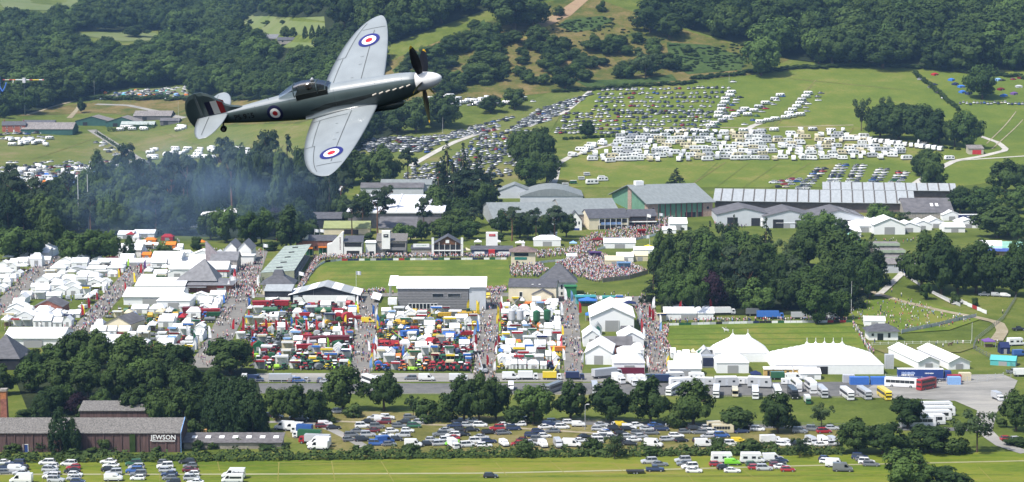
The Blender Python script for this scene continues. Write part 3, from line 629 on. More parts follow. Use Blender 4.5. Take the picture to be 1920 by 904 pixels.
# the valley goes on beyond the frame
wood([(-520, 20), (-60, 24), (-60, 224), (-520, 250)], 240, 44, 40, 'oooool'); wood([(1990, -40), (2420, -40), (2420, 150), (1990, 128)], 120, 60, 58, 'ooool')
for i in range(90): W.append((R.choice('oocpl'), R.uniform(-420, -30), R.uniform(396, 444), R.uniform(44, 66), R.uniform(60, 90)))
for i in range(60): W.append((R.choice('ool'), R.uniform(1960, 2350), R.uniform(400, 600), R.uniform(50, 80), R.uniform(60, 90)))
for i in range(60): W.append((R.choice('ool'), R.uniform(-420, -40), R.uniform(690, 800), R.uniform(55, 75), R.uniform(60, 85)))
W += [('o', 535, 72, 24, 24), ('o', 548, 72, 18, 24), ('y', 572, 72, 12, 22), ('y', 585, 72, 12, 24), ('y', 598, 72, 12, 24), ('o', 484, 70, 18, 20), ('o', 470, 46, 14, 10), ('o', 500, 47, 22, 9), ('o', 530, 46, 12, 9), ('o', 255, 70, 52, 24), ('l', 8, 222, 22, 30), ('o', 153, 212, 18, 30)]
for x in range(1300, 1930, 7): W.append(('b', x, 149 - 24 * math.sin((x - 1300) / 640 * 3.14) + R.uniform(-2, 2), 22, 9))
for x in range(1040, 1300, 7): W.append(('b', x, 172 - (x - 1040) * .06 + R.uniform(-2, 2), 20, 9))
for i in range(26): W.append(('b', 1715 + i * 3.3 + R.uniform(-2, 2), 138 + i * 2.8, 14, 11))
for i in range(44): W.append(('b', 140 + i * 10, 187 + R.uniform(-2, 2), 26, 11))
for i in range(30): W.append(('b', 1060 + i * 11.5, 262 - i * .6 if i < 16 else 252, 16, 8))
for i in range(14): W.append(('b', 1640 + i * 12, 262 + i * 1.5, 16, 7))
WP = GA([t[1] for t in W], [t[2] for t in W])
order = sorted(range(len(W)), key=lambda i: -W[i][3] * W[i][4])
vis = [i for i in order if -20 < W[i][1] < 1940 and W[i][2] > 4]
n_things = {'o': 0, 'b': 0}
pick = []
for i in vis:
    kd = 'b' if W[i][0] == 'b' else 'o'
    if n_things[kd] < (90 if kd == 'o' else 60): pick.append(i); n_things[kd] += 1
for i in pick:
    k, x, y, w, h = W[i]; q = mpp(WP[i])
    ar = 'in the hanging wood at upper right' if x > 1110 and y < 135 else ('on the scrubby hillside above the parked cars' if x > 720 and y < 200 else ('in the far valley wood at upper left' if y < 230 else 'along the hill hedges'))
    if k == 'b': ar = 'in the field hedges of the far hillside'
    tree(k, Vector(WP[i]), w * q, h * q, ar)
rest = [i for i in range(len(W)) if i not in set(pick)]
def scatter(name, label, cat, idx):
    """one mass of far trees: points carrying size and turn, a crown set on each"""
    src = bpy.data.collections.new(name + '_source'); names = []
    kinds = []
    for k in 'olbycp':
        for me in CROWN[k][:3]:
            names.append(('%02d' % len(names)) + k); src.objects.link(bpy.data.objects.new(names[-1], me)); kinds.append(k)
    me = bpy.data.meshes.new(name); me.from_pydata([tuple(WP[i]) for i in idx], [], [])
    for nm, ty in (('size', 'FLOAT_VECTOR'), ('turn', 'FLOAT'), ('which', 'INT')): me.attributes.new(nm, ty, 'POINT')
    a1, a2, a3 = me.attributes['size'], me.attributes['turn'], me.attributes['which']
    for j, i in enumerate(idx):
        k, x, y, w, h = W[i]; q = mpp(WP[i])
        a1.data[j].vector = (w * q, w * q, h * q); a2.data[j].value = R.uniform(0, 6.28)
        a3.data[j].value = R.choice([t for t, kk in enumerate(kinds) if kk == k])
    o = ob(name, me); stuff(o, label, cat)
    ng = bpy.data.node_groups.new(name, 'GeometryNodeTree')
    ng.interface.new_socket('Geometry', in_out='INPUT', socket_type='NodeSocketGeometry'); ng.interface.new_socket('Geometry', in_out='OUTPUT', socket_type='NodeSocketGeometry')
    N = ng.nodes; L = ng.links
    gi, go, ip, ci = N.new('NodeGroupInput'), N.new('NodeGroupOutput'), N.new('GeometryNodeInstanceOnPoints'), N.new('GeometryNodeCollectionInfo')
    ci.inputs['Collection'].default_value = src; ci.inputs['Separate Children'].default_value = True; ci.inputs['Reset Children'].default_value = True
    def attr(nm, t):
        n = N.new('GeometryNodeInputNamedAttribute'); n.data_type = t; n.inputs['Name'].default_value = nm; return n.outputs['Attribute']
    L.new(gi.outputs[0], ip.inputs['Points']); L.new(ci.outputs[0], ip.inputs['Instance']); ip.inputs['Pick Instance'].default_value = True
    L.new(attr('which', 'INT'), ip.inputs['Instance Index']); L.new(attr('size', 'FLOAT_VECTOR'), ip.inputs['Scale'])
    cx = N.new('ShaderNodeCombineXYZ'); L.new(attr('turn', 'FLOAT'), cx.inputs['Z']); L.new(cx.outputs[0], ip.inputs['Rotation'])
    L.new(ip.outputs[0], go.inputs[0])
    md = o.modifiers.new('scatter', 'NODES'); md.node_group = ng
    return o
scatter('valley_wood', 'mass of far dark trees filling the left valley behind the showground', 'wood', [i for i in rest if W[i][1] < 612 and W[i][0] != 'b'])
scatter('hill_wood', 'mass of dark wood and scrub over the hillside above the car field', 'wood', [i for i in rest if not (W[i][1] < 612 and W[i][0] != 'b')])

def hedge(name, line, wm, hm, label, n_per_m=9, size=.5):
    P = GA([p[0] for p in line], [p[1] for p in line]); d = np.concatenate([[0], np.cumsum(np.hypot(*np.diff(P[:, :2], axis=0).T))])
    n = int(d[-1] * n_per_m * (hm + wm) / 3); t = NR.uniform(0, d[-1], n); x = np.interp(t, d, P[:, 0]); y = np.interp(t, d, P[:, 1])
    a = NR.uniform(0, math.pi, n); bump = 1 + .22 * np.sin(t * .55) + .18 * np.sin(t * 1.7 + 1) + .12 * np.sin(t * .17 + 2)
    ux = np.cos(a); uz = np.sin(a) ** .6; j = int(len(P) > 1)
    dx, dy = P[-1, 0] - P[0, 0], P[-1, 1] - P[0, 1]; L = math.hypot(dx, dy); nx, ny = -dy / L, dx / L
    rr = NR.uniform(.75, 1.08, n); X = x + nx * ux * wm / 2 * rr * bump; Y = y + ny * ux * wm / 2 * rr * bump; Z = hgt(X, Y) + uz * hm * rr * bump * NR.uniform(.3, 1, n) ** .5
    V, Q = leaf_quads(NR, np.stack([X, Y, Z], 1), np.stack([nx * ux, ny * ux, uz + .2], 1), size)
    return tag(ob(name, np_mesh(name, V, Q, LEAF['b'])), label, 'hedge')
hedge('hedge', [(-40, 866), (300, 864), (520, 862), (660, 860), (900, 857), (1250, 854), (1580, 851)], 4.0, 3.0, 'long overgrown hedge between the meadow and the parked cars', 12)
hedge('hedge', [(180, 250), (210, 270), (238, 288)], 2, 2.5, 'trimmed hedge along the farm drive')
hedge('hedge', [(200, 248), (250, 243), (290, 240)], 3, 4, 'dark hedge beside the farm sheds with a caravan before it')
hedge('hedge', [(380, 805), (440, 835), (540, 842)], 3, 1.4, 'low scrubby growth along the foot of the low shed')

# ---------------------------------------------------------------- buildings
white_r = M('white_render', (0.78, 0.77, 0.74), var=.06, scale=.3)
cream = M('cream_render', (0.68, 0.6, 0.44), var=.08, scale=.3)
stone_w = M('stone_wall', (0.30, 0.27, 0.24), var=.3, scale=1.2, bump=.3)
brick = M('red_brick', (0.26, 0.10, 0.07), var=.3, scale=1.6, bump=.2)
brick_d = M('dark_brick', (0.105, 0.062, 0.058), var=.35, scale=.8, stretch=(2.5, 1, .25))
slate = M('slate_roof', (0.085, 0.085, 0.095), var=.25, scale=.6, rough=.6, stretch=(1, 1, 3))
slate_l = M('pale_slate', (0.17, 0.17, 0.18), var=.2, scale=.6, rough=.6)
tile_b = M('mossy_tiles', (0.15, 0.14, 0.13), var=.45, scale=2.2, rough=.9, bump=.5)
sheet_g = M('grey_sheet', (0.2, 0.22, 0.22), var=.12, scale=.25, rough=.75, stretch=(3, 1, 1))
sheet_l = M('light_sheet', (0.33, 0.35, 0.36), var=.1, scale=.25, rough=.75, stretch=(3, 1, 1))
sheet_d = M('dark_sheet', (0.12, 0.115, 0.12), var=.25, scale=.3)
fibre = M('fibre_roof', (0.21, 0.19, 0.18), var=.25, scale=.3, stretch=(3, 1, 1))
whiteroof = M('white_roof', (0.84, 0.84, 0.85), var=.03, scale=.2)
lilac = M('lilac_white_roof', (0.7, 0.71, 0.78), var=.05, scale=.15)
green_c = M('green_cladding', (0.13, 0.26, 0.18), var=.12, scale=.3, stretch=(3, 1, 1))
green_d = M('dark_green_cladding', (0.035, 0.10, 0.085), var=.15, scale=.3)
stand_roof = M('stand_roof', (0.3, 0.35, 0.31), var=.18, scale=.3, stretch=(3, 1, 1))
grey_b = M('grey_boarding', (0.20, 0.195, 0.2), var=.2, scale=.8, stretch=(1, 1, 6))
grey_l = M('pale_panel', (0.5, 0.52, 0.55), var=.06, scale=.3)
black_b = M('black_boarding', (0.025, 0.027, 0.035), var=.3, scale=.6)
timber = M('brown_timber', (0.16, 0.075, 0.04), var=.3, scale=2)
pinkst = M('pink_stone', (0.36, 0.26, 0.21), var=.2, scale=1)
mossg = M('green_roof', (0.27, 0.30, 0.13), var=.12, scale=.3)
glassm = glass_mat('window_glass')
dark_in = M('dark_interior', (0.02, 0.02, 0.022), var=.3)
steel = M('galvanised_steel', (0.42, 0.43, 0.45), rough=.45, var=.1, metal=.3)
white_p = M('white_paint', (0.78, 0.78, 0.77), var=.04)
blue_p = M('blue_paint', (0.02, 0.05, 0.2), var=.12)
red_p = M('red_paint', (0.48, 0.03, 0.035), var=.12)
green_p = M('green_paint', (0.03, 0.17, 0.06), var=.12)

def text_mesh(s, size, mat, depth=.03):
    c = bpy.data.curves.new('text', 'FONT'); c.body = s; c.size = size; c.align_x = 'CENTER'; c.align_y = 'CENTER'; c.extrude = depth; c.resolution_u = 2; c.offset = size * .015
    o = bpy.data.objects.new('text', c); me = bpy.data.meshes.new_from_object(o); me.materials.clear(); me.materials.append(mat)
    bpy.data.objects.remove(o); return me
def text(s, size, mat, parent, loc, rx=math.pi / 2, rz=0, name='lettering'):
    o = ob(name, text_mesh(s, size, mat), parent, loc); o.rotation_euler = (rx, 0, rz); return o

def marks(parent, x, y, z, w, h, mat, n=7, vert=False, seed=3):
    """writing too small to read: a run of short strokes"""
    rr = random.Random(seed); b = MB()
    for i in range(n):
        u = -w / 2 + w * (i + .5) / n; d = w / n * rr.uniform(.25, .42); k = h * rr.uniform(.55, 1) / 2
        if vert: b.box(x - k, x + k, y - .03, y, z + u - d, z + u + d)
        else: b.box(x + u - d, x + u + d, y - .03, y, z - k, z + k)
    return ob('small_lettering', b.mesh('small_lettering', mat), parent)
def roof_mesh(kind, w, d, z, rh, ov=.4, th=.18, mat=None):
    b = MB(); x0, x1, y0, y1 = -w / 2 - ov, w / 2 + ov, -ov, d + ov
    if kind == 'gx':      # ridge along x
        k = rh / (d / 2) * ov; ym = d / 2
        b.prism([(y0, z - k), (ym, z + rh), (y1, z - k), (y1, z - k + th), (ym, z + rh + th), (y0, z - k + th)], x0, x1, 'x')
    elif kind == 'gy':
        k = rh / (w / 2) * ov
        b.prism([(x0, z - k), (0, z + rh), (x1, z - k), (x1, z - k + th), (0, z + rh + th), (x0, z - k + th)], y0, y1, 'y')
    elif kind in ('hip', 'pyr'):
        if kind == 'pyr': a0 = a1 = 0.0; c0 = c1 = d / 2
        elif w >= d: a0, a1 = -(w - d) / 2 - d * .05, (w - d) / 2 + d * .05; c0 = c1 = d / 2
        else: a0 = a1 = 0.0; c0, c1 = w / 2, d - w / 2
        vs = [(x0, y0, z), (x1, y0, z), (x1, y1, z), (x0, y1, z), (a0, c0, z + rh), (a1, c0, z + rh), (a1, c1, z + rh), (a0, c1, z + rh)]
        if c0 == c1: b.add(vs, [(0, 1, 5, 4), (1, 2, 5), (2, 3, 4, 5), (3, 0, 4), (3, 2, 1, 0)])
        else: b.add(vs, [(0, 1, 4), (1, 2, 7, 4), (2, 3, 7), (3, 0, 4, 7), (3, 2, 1, 0)])
    elif kind == 'mono':  # rises to the back
        b.prism([(y0, z), (y1, z + rh), (y1, z + rh + th), (y0, z + th)], x0, x1, 'x')
    elif kind == 'arch':  # barrel, axis y
        n = 10; pr = [(-w / 2 + w * i / n, z + rh * math.sin(math.pi * i / n)) for i in range(n + 1)]
        b.prism([(x0, z)] + pr[1:-1] + [(x1, z)], y0, y1, 'y')
    elif kind == 'flat':
        b.box(x0, x1, y0, y1, z, z + th)
    return b.mesh('roof', mat)
def wall_mesh(kind, w, d, z, rh, mat):
    b = MB()
    if kind == 'gx': b.prism([(0, -.5), (d, -.5), (d, z), (d / 2, z + rh - .05), (0, z)], -w / 2, w / 2, 'x')
    elif kind == 'gy': b.prism([(-w / 2, -.5), (w / 2, -.5), (w / 2, z), (0, z + rh - .05), (-w / 2, z)], 0, d, 'y')
    elif kind == 'mono': b.prism([(0, -.5), (d, -.5), (d, z + rh - .03), (0, z - .03)], -w / 2, w / 2, 'x')
    else: b.box(-w / 2, w / 2, 0, d, -.5, z)
    return b.mesh('wall', mat)
BOX = {}
def panel(name, parent, x, z, w, h, mat, y=-.05, t=.1, fr=None):
    """a window, door or board set 5 cm proud of the front wall; a frame round it as sub-part"""
    b = MB(); b.box(x - w / 2, x + w / 2, y - t / 2, y + t / 2, z, z + h); o = ob(name, b.mesh(name, mat), parent)
    if fr:
        f = MB(); k = .12
        for a in ((x - w / 2 - k, x - w / 2, z - k, z + h + k), (x + w / 2, x + w / 2 + k, z - k, z + h + k), (x - w / 2, x + w / 2, z - k, z), (x - w / 2, x + w / 2, z + h, z + h + k)): f.box(a[0], a[1], y - t / 2 - .04, y + t / 2, a[2], a[3])
        ob('frame', f.mesh('frame', fr), o)
    return o
def side_panel(name, parent, y, z, w, h, mat, xw, s=1):
    b = MB(); b.box(xw - .05, xw + .05, y - w / 2, y + w / 2, z, z + h); return ob(name, b.mesh(name, mat), parent)
def building(name, label, px, py, wpx, d, wz, rh, roof='gx', wall=None, rm=None, rz=0.0, ov=.4, win=(), doors=(), wmat=None, fr=None, cat='building', z0=None):
    p = G(px, py); w = wpx * mpp(p) / max(.5, math.cos(rz))
    e = bpy.data.objects.new(name, None); C.objects.link(e); e.location = p; e.rotation_euler = (0, 0, rz)
    tag(e, label, cat)
    ob('wall', wall_mesh(roof, w, d, wz, rh, wall), e)
    ob('roof', roof_mesh(roof, w, d, wz, rh, ov, .18, rm), e)
    for u, z, ww, hh in win: panel('window', e, u * w, z, ww, hh, wmat or glassm, fr=fr)
    for u, ww, hh, m in doors: panel('door', e, u * w, 0, ww, hh, m)
    e['w'] = w; return e
def done(e):
    w = e['w']; del e['w']; return w

# the brick warehouse along the meadow, its low shed and the chimney
e = building('brick_warehouse', 'long dark brick warehouse with grey roof and white lettering behind the meadow hedge', 120, 848, 442, 14, 5.6, 2.8, 'gx', brick_d, tile_b)
w = done(e)
j = (308 - 120) / 442 * w
text('JEWSON', 1.85, white_p, e, (j + .4, -.34, 4.3))
b = MB(); b.box(w / 2 + .42, w / 2 + .55, -.6, -.3, 0, 5.5); b.prism([(-.5, 5.5), (7, 8.35), (7, 8.75), (-.5, 5.9)], w / 2 + .42, w / 2 + .6, 'x')
ob('blue_barge_board', b.mesh('barge_board', M('pale_blue_paint', (.2, .35, .6))), e)
b = MB(); b.box(j - 2.9, j + 3.7, -.36, -.26, 3.2, 3.4); ob('sign_underline', b.mesh('underline', white_p), e)
for i in range(26):
    x = -w / 2 + 1.3 + i * (w - 2.6) / 25; b = MB(); b.box(x - .16, x + .16, -.2, 0, -.3, 5.3); ob('brick_pier', b.mesh('pier', brick_d), e)
dx = (47 - 120) / 442 * w; dd = panel('door', e, dx, 0, 1.3, 2.2, blue_p, fr=white_p)
b = MB(); b.box(j - 9.2, j - 7.6, -.35, -.02, 0, 5.2); ob('ivy', b.mesh('ivy', LEAF['b']), e)
e = building('warehouse_roof_range', 'second grey warehouse roof rising behind the long brick warehouse', 215, 792, 132, 14, 3.6, 1.6, 'gx', brick_d, tile_b); done(e)
e = building('low_shed', 'low concrete shed with seven white skylights beside the brick warehouse', 436, 842, 186, 7, 1.8, 1.3, 'mono', M('concrete', (.27, .24, .2), var=.25, scale=.8), M('shed_roof', (.13, .12, .12), var=.3, scale=.9)); w = done(e)
for i in range(7):
    x = -w / 2 + 2.6 + i * (w - 4.4) / 6; b = MB(); b.prism([(2.6, 2.57), (4.4, 2.9), (4.4, 2.98), (2.6, 2.65)], x - .75, x + .75, 'x'); ob('skylight', b.mesh('skylight', white_p), e)
for i, xx in enumerate((356, 374)):
    p = G(xx, 815); o = MB(); o.box(-2.2, 2.2, -.6, .6, 0, 1.6); tag(ob('timber_stack', o.mesh('timber_stack', M('new_timber', (.5, .3, .12), var=.3, scale=3, stretch=(.2, 1, 6))), None, p), ['stack of yellow sawn timber nearest the warehouse end', 'stack of yellow sawn timber behind the low shed skylights'][i], 'timber')
p = G(9, 800); b = MB(); b.box(-1.1, 1.1, -1.1, 1.1, 0, 8.6, 0, .18, .18); e = spawn('chimney', [('stack', b.mesh('stack', brick), 0, []), ('cap', MB().box(-1.1, 1.1, -1.1, 1.1, 10.9, 11.6).mesh('cap', stone_w), 0, []), ('upper_stack', MB().box(-.9, .9, -.9, .9, 8.6, 10.9, 0, .03, .03).mesh('upper', M('orange_brick', (.4, .15, .06), var=.2, scale=2)), 0, [])], p)
tag(e, 'tall square brick chimney behind the warehouse at left edge', 'chimney')
e = building('grey_hall', 'dark slate hall with steep pyramid roof at the left edge', 2, 694, 70, 16, 4.0, 7.5, 'pyr', black_b, slate); w = done(e)
e = building('grey_hall_wing', 'low dark slate wing joined to the pyramid-roofed hall at left', 38, 690, 26, 9, 2.6, 1.6, 'gx', black_b, slate, win=[(-.2, .6, 1.2, 1)]); done(e)
# among the trade stands
e = building('brick_pavilion', 'small red-brick pavilion with dark gabled roof among the left white tents', 90, 590, 54, 13, 3.2, 2.6, 'gy', brick, sheet_d, win=[(-.2, 1.2, 1.2, 1), (.25, 1.2, 1.2, 1)], doors=[(0, 1.6, 2.1, dark_in)]); w = done(e)
panel('name_board', e, 0, 3.0, 2.4, .7, white_p)
e = building('cream_pavilion', 'small cream pavilion with brown-grey gabled roof among the left white tents', 222, 622, 50, 13, 3.2, 2.6, 'gy', cream, sheet_d, rz=-.25, win=[(.22, 1.1, 1.2, 1.1)]); done(e)
e = building('slate_hall', 'large grey slate hall with steep pyramid and low brick walls beside the busy avenue', 388, 548, 92, 20, 3.2, 2.2, 'hip', brick, slate_l, ov=1.0, doors=[(.3, 4, 2.6, white_p)]); w = done(e)
b = MB(); x0 = -w * .36; b.add([(x0 - 7, 3, 4.6), (x0 + 12, 3, 4.6), (x0 + 12, 20, 4.6), (x0 - 7, 20, 4.6), (x0 + 5, 11, 13.5), (x0 + 5.5, 11, 13.5)], [(0, 1, 5, 4), (1, 2, 5), (2, 3, 4, 5), (3, 0, 4)]); ob('steep_roof', b.mesh('steep_roof', slate_l), e)
panel('red_board', e, w * .28, 1.9, 3, 1.0, red_p, y=-.2); b = MB(); b.box(-w / 2 + .5, 0, -3, 0, 2.4, 2.7, 0, 0, .1); ob('porch_roof', b.mesh('porch', slate_l), e)
e = building('slate_wedge_building', 'grey stone building with tall triangular wedge wall behind the slate hall', 420, 508, 50, 14, 5.2, 3.2, 'gx', stone_w, slate_l, win=[(.2, .8, 3.4, 2.2)]); w = done(e)
b = MB(); b.prism([(-w * .75, 0), (-w * .1, 0), (-w * .1, 5), (-w * .72, 13.5), (-w * .75, 13.5)], 5, 7.5, 'y'); ob('wedge_wall', b.mesh('wedge_wall', M('lilac_stone', (.3, .26, .27), var=.2, scale=1)), e)
for i, (xx, hh) in enumerate(((433, 0), (458, 0))):
    e = building('white_gabled_hall', ['white rendered hall with steep grey gable, the left of the pair', 'white rendered hall with steep grey gable, the right of the pair beside the red banner'][i], xx, 492, 27, 18, 6.4, 3.6, 'gy', white_r, slate_l); done(e)
e = building('white_front_block', 'plain white block joined below the right white gable', 462, 497, 28, 6, 4.6, .1, 'flat', white_r, whiteroof); done(e)
# the grandstand on the left of the main ring: long roof running away from the camera
p = G(521, 530); q = mpp(p)
A, B_, Cc, D = G(489, 534), G(552, 534), G(584, 482), G(534, 482)
def stand_pts(z0, z1):
    return [(A.x, A.y, z0), (B_.x, B_.y, z1), (Cc.x, Cc.y, z1), (D.x, D.y, z0)]
b = MB(); t = stand_pts(5.6, 6.6); u = stand_pts(5.4, 6.4); b.add(t + u, [(0, 1, 2, 3), (7, 6, 5, 4), (0, 4, 5, 1), (1, 5, 6, 2), (2, 6, 7, 3), (3, 7, 4, 0)])
e = bpy.data.objects.new('grandstand', None); C.objects.link(e); tag(e, 'long open grandstand with ribbed green-grey roof left of the main ring', 'grandstand')
ob('roof', b.mesh('roof', stand_roof), e)
for i in range(9):
    k = (i + .5) / 9; a = Vector(A).lerp(D, k); c = Vector(B_).lerp(Cc, k); b = MB(); b.cyl((a.x, a.y, 5.75), (c.x, c.y, 6.75), .12, .12, 4); ob('roof_rib', b.mesh('rib', steel), e)
for i in range(5):
    k = .12 + i * .19; a = Vector(A).lerp(D, k); c = Vector(B_).lerp(Cc, k); m1 = a.lerp(c, .38); m2 = a.lerp(c, .58); b = MB(); b.cyl((m1.x, m1.y, 6.2), (m2.x, m2.y, 6.45), .35, .35, 4); ob('roof_vent', b.mesh('vent', dark_in), e)
for i in range(7):
    k = i / 6; a = Vector(A).lerp(D, k); b = MB(); b.cyl((a.x, a.y, 0), (a.x, a.y, 5.5), .18, .18, 6); ob('post', b.mesh('post', steel), e)
n = 9
for i in range(n):
    k0 = .05 + .9 * i / n; a0, a1 = Vector(A).lerp(B_, k0), Vector(D).lerp(Cc, k0); c0, c1 = Vector(A).lerp(B_, k0 + .1), Vector(D).lerp(Cc, k0 + .1); z = .4 + 3.0 * (1 - i / n)
    b = MB(); b.add([(a0.x, a0.y, 0), (c0.x, c0.y, 0), (c1.x, c1.y, 0), (a1.x, a1.y, 0), (a0.x, a0.y, z), (c0.x, c0.y, z), (c1.x, c1.y, z), (a1.x, a1.y, z)], [(4, 5, 6, 7), (0, 1, 5, 4), (1, 2, 6, 5), (3, 0, 4, 7), (2, 3, 7, 6)]); ob('seat_tier', b.mesh('tier', stone_w), e)
b = MB(); b.add([(A.x, A.y, 0), (B_.x, B_.y, 0), (B_.x, B_.y, 6.3), (A.x, A.y, 5.3)], [(0, 1, 2, 3)]); b.add([(A.x, A.y, 0), (D.x, D.y, 0), (D.x, D.y, 5.3), (A.x, A.y, 5.3)], [(0, 1, 2, 3)]); ob('back_wall', b.mesh('back_wall', M('olive_cladding', (.28, .29, .2), var=.15, scale=.5)), e)
e = building('hip_pavilion', 'grey two-tier hip-roofed pavilion in front of the grandstand', 520, 553, 56, 13, 4.6, 5.0, 'hip', cream, slate, ov=1.2, wmat=glassm, win=[(-.35, .5, 2, 2.8)]); w = done(e)
b = MB(); b.box(-2.6, 2.6, 4.2, 8.8, 8.2, 10.2, 0, .8, .8); ob('top_lantern', b.mesh('lantern', slate), e)
e = building('black_lean_to', 'black-boarded lean-to with white band left of the wide black shed', 521, 566, 50, 10, 4.6, 1.4, 'mono', black_b, sheet_l); w = done(e); panel('white_band', e, 0, .8, w * .95, 1.2, white_p)
e = building('black_gable_shed', 'wide shed with black gable over white wall and pale banded roof behind the red machinery', 608, 568, 122, 18, 3.6, 3.6, 'gy', black_b, sheet_l, ov=.7); w = done(e)
panel('white_wall_panel', e, 0, 0, w * .96, 3.3, white_p); 
for i in range(6):
    s = -1 if i % 2 else 1; k = (.12 + .3 * (i // 2)); b = MB(); x0, x1 = s * (k * w), s * ((k + .14) * w)
    zz = lambda x: 3.6 + 3.6 * (1 - abs(x) / (w / 2)) + .21
    b.add([(x0, -.7, zz(x0)), (x1, -.7, zz(x1)), (x1, 18.7, zz(x1)), (x0, 18.7, zz(x0))], [(0, 1, 2, 3) if s > 0 else (3, 2, 1, 0)]); ob('roof_sheet', b.mesh('roof_sheet', whiteroof), e)
# the white-roofed stand in front of the main ring
e = building('white_roofed_stand', 'grey boarded stand with broad white sloping roof in front of the main ring', 812, 582, 134, 17, 9.2, 2.6, 'mono', grey_b, whiteroof, ov=.5); w = done(e)
for i in range(7):
    b = MB(); b.box(-w / 2, w / 2, -.06, 0, 1.4 + i * 1.1, 1.47 + i * 1.1); ob('board', b.mesh('board', sheet_d), e)
panel('window_band', e, w * .07, 5.6, 4.6, 1.4, glassm, fr=steel); panel('window_band', e, w * .3, 5.6, 5.2, 1.4, glassm, fr=steel)
for i in range(8): panel('ground_window', e, -w * .32 + i * 1.5, .6, 1.2, 2.2, glassm, fr=white_p)
panel('base_band', e, 0, 0, w, .5, black_b, y=-.1)
b = MB(); b.box(w / 2 + .2, w / 2 + 7.2, .3, 17, 0, 9.6); ob('pale_end_block', b.mesh('end_block', grey_l), e); b = MB(); b.prism([(-.4, 9.7), (17.5, 11.6), (17.5, 11.9), (-.4, 10.0)], w / 2 + .3, w / 2 + 7.6, 'x'); ob('end_roof', b.mesh('end_roof', whiteroof), e)
b = MB(); b.prism([(3, 9.9), (17.5, 12), (17.5, 12.3), (3, 10.2)], -w / 2 - 4, -w / 2 - .5, 'x'); ob('canopy_overhang', b.mesh('overhang', whiteroof), e)
for y in (4, 10, 16): b = MB(); b.cyl((-w / 2 - 3.6, y, 0), (-w / 2 - 3.6, y, 10.2), .14, .14, 6); ob('post', b.mesh('post', steel), e)
b = MB(); b.box(-w / 2 - 4, -w / 2 - .3, -1, 3, 2.5, 5); ob('white_cabin', b.mesh('cabin', white_p), e)
# the cream house with the pointed slate roof
e = building('cream_house', 'cream house with dark slate roof and outside stair beside the crowd bank', 998, 566, 90, 13, 6.4, 2.6, 'gx', cream, slate, rz=-.10, ov=.3); w = done(e)
panel('window', e, -w * .24, 2.2, 1.2, 2, glassm, fr=white_p); panel('window', e, w * .28, 2.6, .9, 1, glassm, fr=white_p)
b = MB(); b.prism([(-1, 4.5), (6, 4.5), (6, 7.4), (4, 7.4)], -.0, 0.1, 'x')
b = MB(); b.prism([(w * .02, 0), (w * .42, 0), (w * .42, 3.8), (w * .22, 5.6), (w * .02, 3.8)], -4, 0, 'y'); g = ob('gable_wing', b.mesh('wing', cream), e)
b = MB(); b.prism([(w * .02 - .4, 3.5), (w * .22, 5.7), (w * .42 + .4, 3.5), (w * .42 + .4, 3.75), (w * .22, 6.0), (w * .02 - .4, 3.75)], -4.4, 0, 'y'); ob('wing_roof', b.mesh('wing_roof', slate), g)
for i in range(2): b = MB(); b.box(-w * .02 + i * 3, w * .02 + i * 3, 1.2, 2.4, 7.25, 7.42); ob('skylight', b.mesh('skylight', white_p), e)
b = MB()
for i in range(7): b.box(-w * .42 + i * .7, -w * .42 + i * .7 + .7, -1.3, -.2, i * .33, i * .33 + .15)
ob('stair', b.mesh('stair', steel), e)
e = building('pointed_tower_house', 'white-walled house with tall pointed slate roof behind the cream house', 1048, 556, 64, 15, 6.2, 8.0, 'pyr', white_r, slate, ov=.9, win=[(.08, 3.4, .8, 1.7), (.2, 3.4, .8, 1.7), (.08, .8, .8, 1.2), (.2, .8, .8, 1.2), (.4, 3.8, .8, .8)]); w = done(e)
panel('skylight', e, w * .12, 9.2, 1.2, .9, white_p, y=4.2)
e = building('green_box_van_body', 'tall green box body standing in front of the pointed house', 1070, 560, 22, 5, 5.2, .1, 'flat', green_p, green_p, cat='container'); done(e)
# commentary box
e = building('commentary_box', 'cream commentary box with hipped roof and green scoreboard at the ring corner', 981, 497, 46, 11, 6.4, 2.6, 'hip', cream, M('brown_tiles', (.17, .12, .11), var=.2), ov=1.0, doors=[(-.25, 1.1, 2, dark_in)]); w = done(e)
panel('green_scoreboard', e, -w * .1, 2.6, 6, 1.3, M('board_green', (.03, .18, .14))); panel('window_band', e, -w * .08, 4.4, 7, 1.6, glassm); b = MB(); b.box(-.7, .7, 4.8, 6.2, 8.6, 10.2); b.add([(-.9, 4.6, 10.2), (.9, 4.6, 10.2), (.9, 6.4, 10.2), (-.9, 6.4, 10.2), (0, 5.5, 11.6)], [(0, 1, 4), (1, 2, 4), (2, 3, 4), (3, 0, 4)]); ob('cupola', b.mesh('cupola', white_p), e)
# ringside row
e = building('slate_ringside_block', 'slate-roofed ringside block with open balcony and dark band', 662, 481, 34, 12, 7.2, 2.0, 'mono', white_r, slate); w = done(e); panel('balcony_opening', e, 0, 5.0, w * .95, 2.0, dark_in); panel('ground_opening', e, 0, .3, w * .7, 2.6, dark_in)
b = MB(); b.prism([(-w / 2 - 8.5, 0), (-w / 2 - .4, 0), (-w / 2 - .4, 12.2), (-w / 2 - 1.2, 12.2), (-w / 2 - 6.5, 6.6), (-w / 2 - 8.5, 6.2)], 0, 5, 'y'); o = ob('pointed_white_wall', b.mesh('pointed_wall', white_r), e)
marks(e, -w / 2 - 1.9, -.02, 6.6, 6.5, .7, M('brown_letters', (.2, .12, .12)), 9, True)
e = building('white_flat_block', 'plain flat white ringside block beside the slate balcony', 695, 480, 19, 9, 6.8, .1, 'flat', white_r, whiteroof, doors=[(.1, 2.2, 2.4, dark_in)]); done(e)
